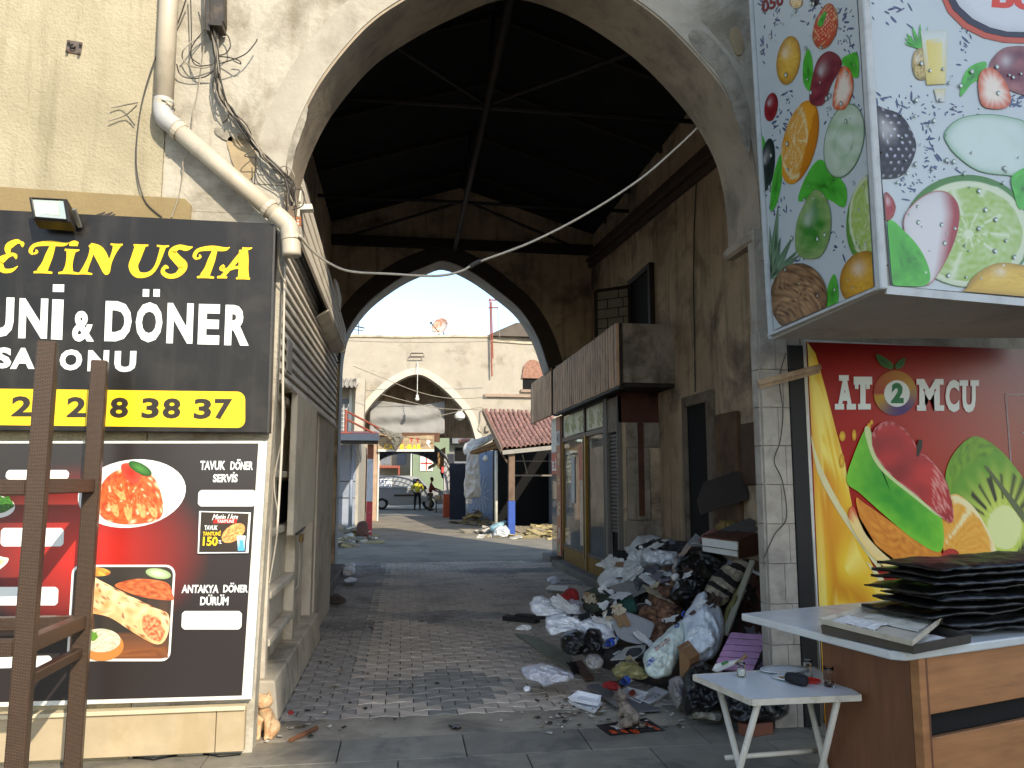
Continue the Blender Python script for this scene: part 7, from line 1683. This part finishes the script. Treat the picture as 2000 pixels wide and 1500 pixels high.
solo('dark_plank', B().beam(atZ(986, 1206, .03), atZ(1050, 1212, .03), .12, .05).beam(atZ(1010, 1202, .06), atZ(1062, 1206, .07), .1, .04), film('charred_wood', '2a2828', .85, .2), 'dark charred planks at the left edge of the heap', 'planks')
solo('paper_scrap', puff([(1006, 1228), (1020, 1220), (1034, 1221), (1038, 1228), (1025, 1231)], 6.35, 6.45, .02, 3, .01, 12), m_paper, 'torn pale paper scrap just below the charred planks', 'paper')
# patterned blankets
BL = mat('leopard_blanket', '7d5a42', .95, .6, 16, .5, 40, dirt='2e1c16', dsc=11, damt=.9, dth=.44)
soft('patterned_blanket', 'brown leopard patterned blanket hanging in the middle of the heap', 'blanket', BL, [(1268, 1138), (1290, 1122), (1318, 1128), (1325, 1160), (1335, 1185), (1330, 1215), (1310, 1240), (1285, 1258), (1268, 1245), (1258, 1222), (1244, 1212), (1250, 1185), (1265, 1170)], 6.2, 7.1, .2, 11, .06, 5)
def zebra():
    m = bpy.data.materials.new('zebra_cloth'); m.use_nodes = True; n = m.node_tree.nodes; L = m.node_tree.links; bs = n['Principled BSDF']
    tc = n.new('ShaderNodeTexCoord'); mp = n.new('ShaderNodeMapping'); mp.inputs['Rotation'].default_value = (0, R(65), 0); wv = n.new('ShaderNodeTexWave'); wv.inputs['Scale'].default_value = 2.6; wv.inputs['Distortion'].default_value = 5; wv.inputs['Detail'].default_value = 2; wv.inputs['Detail Scale'].default_value = .9
    L.new(tc.outputs['Object'], mp.inputs[0]); L.new(mp.outputs[0], wv.inputs['Vector']); r = n.new('ShaderNodeValToRGB'); r.color_ramp.elements[0].position = .42; r.color_ramp.elements[1].position = .5
    r.color_ramp.elements[0].color = (*lin('1f1712'), 1); r.color_ramp.elements[1].color = (*lin('a5977f'), 1); L.new(wv.outputs[0], r.inputs[0]); L.new(r.outputs[0], bs.inputs['Base Color']); bs.inputs['Roughness'].default_value = .95; return m
soft('zebra_blanket', 'zebra striped blanket folded over the heap beside the tiled pillar', 'blanket', zebra(), [(1378, 1150), (1395, 1122), (1420, 1098), (1450, 1092), (1466, 1100), (1452, 1125), (1440, 1150), (1425, 1168), (1398, 1172), (1380, 1168)], 6.3, 6.9, .15, 12, .04, 6)
soft('cream_cloth', 'cream knitted cloth under the zebra blanket', 'cloth', film('cream_knit', '9a8a70', .95, .2), [(1375, 1168), (1395, 1158), (1425, 1162), (1420, 1178), (1398, 1186), (1380, 1184)], 6.25, 6.45, .1, 13, .03, 10)
mt = thing('folded_mattress', 'olive mattress with a pale piped edge leaning against the pillar', 'mattress', tuple(at(1450, 1240, 6.0)))
part('cover', puff([(1412, 1225), (1418, 1190), (1435, 1158), (1452, 1128), (1466, 1105), (1464, 1125), (1448, 1165), (1432, 1205), (1420, 1240)], 5.95, 6.4, .1, 14, .03, 6), film('olive_quilt', '7a7440', .9, .2), mt, smooth=True)
part('edge', B().beam(at(1416, 1240, 5.9), at(1470, 1096, 6.35), .05, .03), film('pale_edge', '9c9580', .7), mt, bevel=.006)
soft('rust_cloth', 'rust coloured cloth hanging between the mattress and tiled pillar', 'cloth', film('rust_cloth', '4a2a1e', .95, .4, dirt='7a3c24', dsc=4), [(1432, 1240), (1450, 1180), (1470, 1110), (1482, 1100), (1487, 1160), (1490, 1240), (1460, 1250)], 6.3, 6.9, .12, 15, .05, 6)
# big black bag, back drawers, leaning panels
soft('black_bag', 'big black rubbish bag piled high in the middle of the heap', 'bag', BK, [(1308, 1170), (1315, 1140), (1312, 1110), (1325, 1085), (1352, 1065), (1385, 1072), (1420, 1092), (1412, 1115), (1392, 1135), (1378, 1155), (1370, 1178), (1345, 1182)], 6.5, 7.3, .3, 16, .06, 5)
solo('white_scrap', puff([(1312, 1125), (1320, 1119), (1326, 1124), (1322, 1134), (1314, 1134)], 6.5, 6.5, .04, 2, .01, 12, ground=False), m_paper, 'small white scrap stuck on the big black bag', 'paper')
dw = thing('white_cabinet', 'white fronted low cabinet with brown side lying on top of the heap', 'cabinet', tuple(at(1410, 1085, 7.0)))
part('front', B().slab([at(1371, 1050, 7.05), at(1441, 1059, 6.85), at(1441, 1088, 6.85), at(1373, 1077, 7.05)], (.004, .02, 0), 1), m_wfr, dw, bevel=.004)
part('groove', B().beam(at(1372, 1066, 7.03), at(1441, 1076, 6.83), .004, .006), m_dk, dw)
part('side', B().slab([at(1443, 1059, 6.85), at(1482, 1044, 7.5), at(1482, 1085, 7.5), at(1443, 1092, 6.85)], (0, .0, .01), 1), mat('brown_chipboard', '5c3624', .7, .15, 5, .1, 40), dw)
part('top_board', B().slab([at(1371, 1049, 7.06), at(1441, 1058, 6.86), at(1480, 1043, 7.5), at(1405, 1038, 7.7)], (0, 0, .012), 1), MATS['brown_chipboard'], dw)
for pts, lab in (([(1400, 1046), (1474, 1016), (1478, 1022), (1410, 1052)], 'long grey board lying across the cabinet top, lower one'), ([(1420, 1042), (1470, 1026), (1484, 1032), (1440, 1052)], 'short dark grey board behind the white cabinet')):
    solo('grey_board', B().slab([at(x, y, 7.6) for x, y in pts], (0, .12, .02), 1), film('grey_wood', '57534f', .8), lab, 'board')
soft('pink_cloth', 'pink patterned cloth beside the white cabinet', 'cloth', film('pink_cloth', '9a6660', .9, .4), [(1364, 1055), (1378, 1040), (1392, 1034), (1412, 1042), (1400, 1050), (1380, 1058)], 7.6, 7.8, .1, 17, .03, 10)
soft('yellow_cushion', 'dull yellow cushion at the back of the heap by the doorway', 'cushion', film('yellow_cushion', '8a7440', .9, .2), [(1396, 1030), (1412, 1016), (1436, 1018), (1442, 1028), (1425, 1036), (1404, 1038)], 8.0, 8.0, .1, 18, .02, 6)
solo('leaning_panel', B().slab([at(1362, 985), ] if 0 else [at(1361, 978, 8.0), at(1374, 942, 8.05), at(1446, 917, 7.9), at(1462, 962, 7.7), at(1462, 975, 7.7), at(1368, 1006, 7.9)], (.02, .03, 0), 1), mat('dark_panel', '3a3028', .6, .15, 4, .1, 30), 'dark table panel with cut corners leaning in front of the doorway', 'panel', bevel=.004)
solo('pale_case', B().slab([at(1338, 1072, 8.2), at(1362, 1044, 8.3), at(1372, 1052, 8.2), at(1360, 1076, 8.1)], (0, .05, .01), 1), film('pale_case', '8f9290', .6), 'pale grey flat case standing left of the white cabinet', 'case')
# sacks in front
SK = film('woven_sack', 'd0d5d9', .6, .05, .4, dirt='9a9a96', dsc=4, damt=.4)
big = soft('woven_sack', 'large white woven sack slumped in front centre, open at the top', 'sack', SK, [(1335, 1248), (1330, 1215), (1350, 1185), (1374, 1152), (1388, 1172), (1405, 1182), (1412, 1215), (1410, 1255), (1395, 1285), (1360, 1296), (1330, 1285)], 5.7, 6.15, .24, 19, .045, 5)
low = soft('lettered_sack', 'white sack with blue and red lettering lying in front of the larger sack', 'sack', film('lettered_sack', 'cbd6cc', .6, .05, .4, dirt='9aa298', dsc=4, damt=.4), [(1257, 1305), (1258, 1278), (1276, 1255), (1300, 1235), (1330, 1212), (1340, 1225), (1335, 1255), (1322, 1290), (1308, 1318), (1285, 1326), (1265, 1320)], 5.55, 5.95, .17, 20, .03, 6)
bvh = {}
def on_mesh(o):
    def f(x, y):
        if o.name not in bvh:
            me = o.data; bvh[o.name] = BVHTree.FromPolygons([v.co + o.location for v in me.vertices], [list(p.vertices) for p in me.polygons])
        d = ray(x, y).normalized(); h = bvh[o.name].ray_cast(EYE, d)
        return (h[0] - d * .006) if h[0] else at(x, y, 5.6)
    return f
rdl = mat('red_ink', 'a34a30', .5, .2, 8, 0); bli = mat('blue_ink', '2a4aa0', .5, .2, 8, 0)
text('SÜT DUZU', [(1276, 1264), (1304, 1243), (1310, 1250), (1282, 1272)], None, rdl, low, bold=.02, project=on_mesh(low))
text('AKPRO', [(1258, 1296), (1275, 1282), (1280, 1290), (1264, 1304)], None, bli, low, bold=.03, project=on_mesh(low))
text('O', [(1316, 1220), (1326, 1214), (1328, 1224), (1318, 1228)], None, bli, low, bold=.05, project=on_mesh(low))
text('C', [(1330, 1196), (1338, 1192), (1340, 1204), (1332, 1206)], None, bli, big, bold=.05, project=on_mesh(big))
bx = thing('cardboard_box', 'small plain brown cardboard box standing before the sacks', 'box', tuple(at(1342, 1316, 5.45)))
q = [at(1326, 1270, 5.5), at(1346, 1288, 5.38), at(1366, 1276, 5.5), at(1350, 1257, 5.62)]
h_ = Vector((0, 0, -.17)); bb_ = B().add(q + [p + h_ for p in q], [(0, 1, 2, 3), (7, 6, 5, 4), (0, 4, 5, 1), (1, 5, 6, 2), (2, 6, 7, 3), (3, 7, 4, 0)])
part('carton', bb_, mat('cardboard', '8a6644', .85, .08, 4, .1, 40), bx, bevel=.002); part('flap', B().slab([q[0], q[3], q[3] + Vector((-.02, .01, .02)), q[0] + Vector((-.02, -.01, .02))], (0, 0, .003), 1), MATS['cardboard'], bx)
pk = thing('pink_board', 'pink slatted wooden board leaning by the foot of tiled pillar', 'board', tuple(at(1450, 1290, 5.3)))
Pq = [at(1428, 1235, 5.55), at(1502, 1240, 5.5), at(1470, 1312, 5.15), at(1392, 1308, 5.2)]
for k in range(6):
    v0, v1 = k / 6 + .008, (k + 1) / 6 - .008
    q = [Pq[0].lerp(Pq[3], v0), Pq[1].lerp(Pq[2], v0), Pq[1].lerp(Pq[2], v1), Pq[0].lerp(Pq[3], v1)]
    part('plank', B().slab(q, (.003, .015, -.004), 1), mat('pink_paint', 'b98cae', .6, .06, 6, .1, 50, dirt='8f6c86', dsc=5, damt=.4), pk, bevel=.003)
for u in (.15, .8): part('batten', B().beam(Pq[0].lerp(Pq[1], u) + Vector((.004, .025, -.01)), Pq[3].lerp(Pq[2], u) + Vector((.004, .025, -.01)), .05, .015), MATS['pink_paint'], pk)
ld = thing('tub_lid', 'white tub lid with a green label resting on the pink board', 'lid', tuple(at(1420, 1300, 5.15)))
part('lid', B().slab([at(1392, 1308, 5.1), at(1398, 1296, 5.12), at(1448, 1286, 5.1), at(1452, 1291, 5.06), at(1402, 1312, 5.05)], (0, .02, -.01), 1), m_wfr, ld, bevel=.003)
part('green_label', B().slab([at(1408, 1296, 5.085), at(1420, 1291, 5.085), at(1423, 1294, 5.07), at(1411, 1300, 5.07)], (0, -.004, .004), 1), mat('green_label', '3c7a3a', .5, .2), ld)
solo('wooden_spoon', B().tube([at(1436, 1296, 5.05), at(1450, 1287, 5.08), at(1456, 1281, 5.1)], [.006, .008, .016], 8), film('pale_wood', '9a7a52', .7), 'flat wooden spoon lying on the white tub lid', 'spoon')
for o, yb, yt, dp, s, lab in (([(1335, 1392), (1334, 1345), (1345, 1300), (1372, 1290), (1395, 1305), (1412, 1340), (1425, 1375), (1395, 1390), (1360, 1396)], 5.15, 5.5, .2, 21, 'upright black rubbish bag behind the left legs of folding table'),
                               ([(1412, 1385), (1420, 1345), (1455, 1325), (1500, 1320), (1535, 1335), (1545, 1372), (1530, 1400), (1480, 1415), (1430, 1408)], 4.9, 5.2, .22, 22, 'squat black rubbish bag on the ground under folding table'),
                               ([(1478, 1330), (1485, 1298), (1505, 1290), (1525, 1310), (1520, 1345), (1490, 1350)], 5.1, 5.2, .12, 24, 'black bag squeezed against the pillar behind the plates')):
    soft('black_bag', lab, 'bag', BK, o, yb, yt, dp, s, .05, 6)
# items in front on the ground
soft('clear_bag', 'thin milky plastic bag with scraps lying alone on the pavers', 'bag', film('milky_plastic', 'c4c4ca', .3, .1, .3, dirt='8b8478', dsc=5), [(1018, 1312), (1026, 1302), (1055, 1296), (1080, 1300), (1108, 1310), (1122, 1322), (1112, 1332), (1085, 1334), (1068, 1341), (1050, 1332), (1030, 1328)], 5.72, 6.05, .09, 23, .035, 8)
soft('clear_bag', 'small clear plastic bag beside the brown strip of wood', 'bag', film('clear_film', '8f8c88', .25, .25, .3), [(1140, 1290), (1150, 1278), (1168, 1278), (1180, 1292), (1172, 1306), (1152, 1306)], 5.75, 5.85, .07, 25, .025, 10)
solo('wood_strip', B().slab([atZ(1121, 1296, .02), atZ(1136, 1292, .02), atZ(1160, 1328, .02), atZ(1142, 1330, .02)], (0, 0, .015), 1), film('brown_wood', '6a4630', .8), 'short brown strip of wood on the pavers by the clear bag', 'wood')
pn = thing('oven_door', 'black and pale grey panel with a dark oval window lying in the heap', 'panel', tuple(at(1220, 1280, 5.75)))
A = [(1168, 1268), (1240, 1262), (1268, 1258), (1262, 1284), (1196, 1292), (1178, 1284)]
Z = lambda x, y, o=0: at(x, y, 6.2 - (y - 1255) * .011 - o)
part('back_plate', B().slab([Z(x, y) for x, y in A], (0, .01, -.02), 1), film('black_plate', '232325', .4), pn)
part('grey_frame', B().slab([Z(x, y, .01) for x, y in ((1192, 1290), (1222, 1266), (1262, 1259), (1260, 1274), (1240, 1288))], (0, 0, .006), 1), film('pale_plate', 'a3a39b', .5), pn)
part('glass', B().slab([Z(x, y, .022) for x, y in sm([(1222, 1280), (1230, 1268), (1250, 1266), (1254, 1274), (1244, 1282), (1228, 1284)], 3)], (0, 0, .004), 1), mat('dark_glass', '24282c', .1, .1), pn)
pM2 = lambda x, y, off=0: Z(x, y, .012)
text('beko', [(1196, 1276), (1208, 1268), (1212, 1272), (1200, 1280)], None, m_wht, pn, project=lambda x, y: Z(x, y, .008))
def clam(label, q, lid):
    P = [atZ(x, y, .035) for x, y in q]; c = sum(P, Vector()) / 4; t = thing('foam_box', label, 'takeaway box', (c.x, c.y, 0))
    m = mat('white_foam', 'dcdddf', .6, .04, 8, .1, 60)
    def pan(P, d, nm):
        c = sum(P, Vector()) / len(P); lo = [c + (p - c) * .78 + Vector((0, 0, d)) for p in P]; li = [c + (p - c) * .93 for p in P]; lo2 = [c + (p - c) * .72 + Vector((0, 0, d + .006)) for p in P]
        part(nm, B().add(P + lo + li + lo2, [f for i in range(4) for f in ((i, (i + 1) % 4, 4 + (i + 1) % 4, 4 + i), (i, 8 + i, 8 + (i + 1) % 4, (i + 1) % 4), (8 + i, 12 + i, 12 + (i + 1) % 4, 8 + (i + 1) % 4))] + [(4, 5, 6, 7), (12, 13, 14, 15)]), m, t, bevel=.006, seg=2)
    pan(P, -.032, 'tray_half'); 
    L_ = [atZ(x, y, z) for x, y, z in lid]; pan(L_, .03 if lid[0][2] > .06 else -.03, 'lid_half')
    return t
t = clam('half open white foam takeaway box on the pavers left of the grey slab', [(1108, 1368), (1165, 1389), (1178, 1372), (1125, 1356)], [(1108, 1362, .06), (1128, 1348, .08), (1175, 1358, .08), (1172, 1374, .05)])
t = clam('wide open white foam takeaway box with a red smear right of the grey slab', [(1238, 1362), (1268, 1374), (1308, 1352), (1280, 1340)], [(1206, 1352, .04), (1252, 1372, .04), (1268, 1352, .05), (1225, 1340, .05)])
part('red_smear', B().add([atZ(x, y, .043) for x, y in sm([(1228, 1352), (1236, 1346), (1242, 1352), (1238, 1358), (1230, 1358)], 3)], [tuple(range(15))]), mat('red_sauce', 'b0402a', .3, .2), t)
solo('grey_slab', B().slab([atZ(1145, 1344, .03), atZ(1168, 1340, .035), atZ(1225, 1370, .03), atZ(1206, 1384, .03)], (0, 0, .02), 1), film('grey_stone', '6d6b68', .9), 'narrow grey slab between the two foam boxes', 'slab', bevel=.004)
solo('slate_piece', B().slab([atZ(1218, 1372, .012), atZ(1240, 1366, .012), atZ(1290, 1390, .012), atZ(1250, 1392, .012), atZ(1220, 1384, .012)], (0, 0, .014), 1), film('slate_grey', '5d5e60', .7), 'flat piece of slate on the ground behind the tabby kitten', 'slab', bevel=.003)
soft('red_rag', 'dark red rag above the grey slab', 'cloth', RD, [(1175, 1340), (1185, 1331), (1205, 1332), (1218, 1340), (1208, 1348), (1188, 1346)], 5.5, 5.65, .05, 26, .02, 10)
soft('yellow_packaging', 'tangle of yellowish packaging strips in front of the lettered sack', 'packaging', film('yellow_pack', '8d8657', .6, .35), [(1195, 1310), (1215, 1292), (1245, 1296), (1262, 1315), (1258, 1326), (1225, 1325), (1205, 1322)], 5.55, 5.75, .07, 27, .04, 10)
soft('cloth_bundle', 'grey and white bundle of rags left of the upright black bag', 'rags', film('rag_mix', '8a8480', .9, .35), [(1306, 1340), (1315, 1325), (1330, 1320), (1340, 1340), (1338, 1370), (1325, 1384), (1312, 1365)], 5.3, 5.45, .1, 28, .035, 9)
soft('shoe_pair', 'pale rags and old shoes on the ground left of the table leg', 'rags', film('pale_rags', '8e8676', .85, .3), [(1350, 1388), (1362, 1376), (1385, 1376), (1402, 1384), (1412, 1398), (1402, 1408), (1375, 1404), (1355, 1400)], 5.05, 5.2, .05, 29, .03, 11)
soft('white_scrap', 'small bluish white plastic scrap beside the table leg', 'plastic', W2, [(1420, 1390), (1430, 1386), (1445, 1390), (1448, 1398), (1432, 1400)], 5.0, 5.1, .03, 30, .012, 12)
soft('egg_shell', 'small white lump lying alone on the pavers near the milky bag', 'scrap', W2, [(1022, 1344), (1028, 1339), (1036, 1342), (1034, 1349), (1026, 1351)], 5.66, 5.7, .025, 31, .004, 12)
for i, (x, y, lab) in enumerate(((1192, 1254, 'clear water bottle lying across the small knotted black bag'), (1222, 1328, 'crushed clear plastic bottle in front of the lettered sack'))):
    t = thing('plastic_bottle', lab, 'bottle', tuple(at(x, y, 5.9 - .35 * i)))
    a, c = at(x - 12, y + 8, 5.85 - .35 * i), at(x + 12, y - 6, 5.95 - .35 * i); d = c - a
    part('bottle', B().tube([a, a + d * .1, a + d * .3, a + d * .5, a + d * .75, a + d * .9, c], [.02, .03, .028, .031, .03, .014, .012], 12), g, t, smooth=True)
    part('label_band', B().tube([a + d * .32, a + d * .6], .0325, 12, False), bli, t); part('cap', B().tube([a + d * .97, a + d * 1.06], .015, 10), mat('blue_cap', '6a8ab0', .4, .05), t)
# broken sheet and scraps behind
solo('brick_stub', B().obox(atZ(1490, 1432, .035) + Vector((0, .1, 0)), (.2, .1, .07), rz=R(15)), mat('red_brick', '7a4a36', .9, .2, 8, .4, 60), 'reddish brick lying on the dark slabs under the folding table', 'brick', bevel=.005)
solo('stick', B().tube([atZ(566, 1446, .015), atZ(592, 1434, .018), atZ(619, 1421, .015)], [.013, .015, .014], 8), film('stick_wood', '7a4f34', .8, .3), 'short brown stick on the concrete near the left jamb', 'stick')
soft('red_wrapper', 'small red wrapper on the ground at the left jamb', 'wrapper', RD, [(562, 1391), (568, 1387), (574, 1391), (570, 1396), (564, 1395)], 5.3, 5.4, .02, 32, .006, 12)
solo('black_scrap', B().beam(atZ(880, 1416, .01), atZ(898, 1422, .012), .03, .012).beam(atZ(884, 1423, .01), atZ(894, 1416, .014), .02, .01), m_bk2, 'small black broken scrap on the concrete strip', 'scrap')
# left far bags on the step
soft('white_bag', 'white bag on the ground beside the low step on the left', 'bag', W2, [(668, 1118), (676, 1104), (690, 1098), (694, 1112), (690, 1122), (676, 1124)], 13.0, 13.6, .14, 33, .05, 5)
soft('paper_sheet', 'pale flattened bag on the pavers in front of the low step', 'bag', W2, [(672, 1132), (684, 1128), (697, 1130), (690, 1136), (676, 1137)], 12.2, 12.6, .03, 34, .03, 6)
soft('brown_bundle', 'dark brown bundle dumped on the low step at the left wall', 'bundle', film('brown_bundle', '4a3c34', .9, .3), [(640, 1178), (644, 1165), (660, 1160), (672, 1168), (676, 1176), (660, 1180)], 10.3, 10.6, .1, 35, .03, 6)
soft('paper_sheet', 'crumpled pale paper by the corner shop step', 'paper', W2, [(1068, 1132), (1080, 1126), (1092, 1130), (1096, 1140), (1080, 1142)], 12.0, 12.4, .05, 36, .03, 6)
# crumpled scraps, card and film tangled over the heap
HV, HF = [], []
for o in list(COL.objects):
    if o.type == 'MESH' and not o.parent and o.location.x > .9 and 4.8 < o.location.y < 9 and o.location.x < 3.6 and (o.get('category') or o.name == 'rubbish_heap') and o.location.z < 1.3:
        k0 = len(HV); HV += [v.co + o.location for v in o.data.vertices]; HF += [[i + k0 for i in p.vertices] for p in o.data.polygons]
HB = BVHTree.FromPolygons(HV, HF)
rnd = random.Random(77)
SCR = {'white': ('c2c2be', B()), 'card': ('84684a', B()), 'black': ('161617', B()), 'grey': ('77757a', B()), 'cream': ('a2957c', B()), 'brown': ('4e3a2e', B())}
for k in range(180):
    x, y = rnd.uniform(1.15, 3.3), rnd.uniform(5.2, 8.4)
    if x < 1.0 + (y - 5.2) * .25: continue
    hit = HB.ray_cast(Vector((x, y, 2.5)), Vector((0, 0, -1)))
    if hit[0] is None or hit[0].z > 1.0 or (hit[0].y < 5.75 and hit[0].x > 1.75) or hit[0].z < .02 and rnd.random() < .6: continue
    c, n = hit[0], hit[1]; n = n if n.z > 0 else -n
    s = rnd.choice((.04, .05, .07, .09, .12)); key = rnd.choice(('white', 'white', 'white', 'card', 'black', 'grey', 'cream', 'brown'))
    n = (n + Vector((rnd.uniform(-.5, .5), rnd.uniform(-.7, .1), rnd.uniform(0, .6)))).normalized(); ux = n.orthogonal().normalized(); ux = Matrix.Rotation(rnd.uniform(0, 6.3), 3, n) @ ux; uy = n.cross(ux)
    S = Vector((k * 2.3, k * .7, 0)); cr = rnd.uniform(.1, .55) if key != 'card' else .06; asp = rnd.uniform(.4, 1)
    def g(u, v):
        a, b_ = (u - .5) * 2 * s, (v - .5) * 2 * s * asp; q = S + Vector((u * 2.2, v * 2.2, 0))
        e = 1 + .35 * noise.noise(q * 1.7)
        return c + ux * a * e + uy * b_ * e + n * (.012 + s * cr * (ridge(q, 1.3, 3) - .3))
    SCR[key][1].grid(g, 9, 9)
for key, (c, b) in SCR.items():
    tag(mesh_obj('loose_scraps', b, film('scrap_' + key, c, .55, .15), None, (2.2, 6.4, 0), solid=.002), key + ' torn scraps and film tangled all over the rubbish heap', 'scraps', kind='stuff')
# loose litter
rnd = random.Random(21); b1, b2, b3 = B(), B(), B()
def scrap(b, x, y, s):
    n = rnd.randint(4, 6); a0 = rnd.uniform(0, 6)
    P = [Vector((x + s * math.cos(a0 + 6.28 * k / n) * rnd.uniform(.3, 1.2), y + s * math.sin(a0 + 6.28 * k / n) * rnd.uniform(.3, 1.2), .004 + rnd.uniform(.001, .012))) for k in range(n)]
    b.add(P, [tuple(range(n))])
for k in range(620):
    r = rnd.random()
    if r < .5: x, y = rnd.uniform(.9, 2.6), rnd.gauss(5.45, .35)
    elif r < .75: x, y = rnd.gauss(-.55, .25), rnd.uniform(5.1, 9)
    else: x, y = rnd.uniform(-.8, 2.6), rnd.uniform(5.15, 14)
    if x < -.85 or y < 5: continue
    scrap(rnd.choice((b1, b1, b2, b3)), x, y, rnd.choice((.008, .012, .018, .03)))
for b, c, n in ((b1, 'b5b0a4', 'pale'), (b2, '7a6a54', 'tan'), (b3, '33302c', 'dark')):
    tag(mesh_obj('litter_scraps', b, mat('litter_' + n, c, .9, .2, 5), None, (0, 6, 0)), n + ' scraps of paper and dirt scattered over the passage floor', 'litter', kind='stuff')
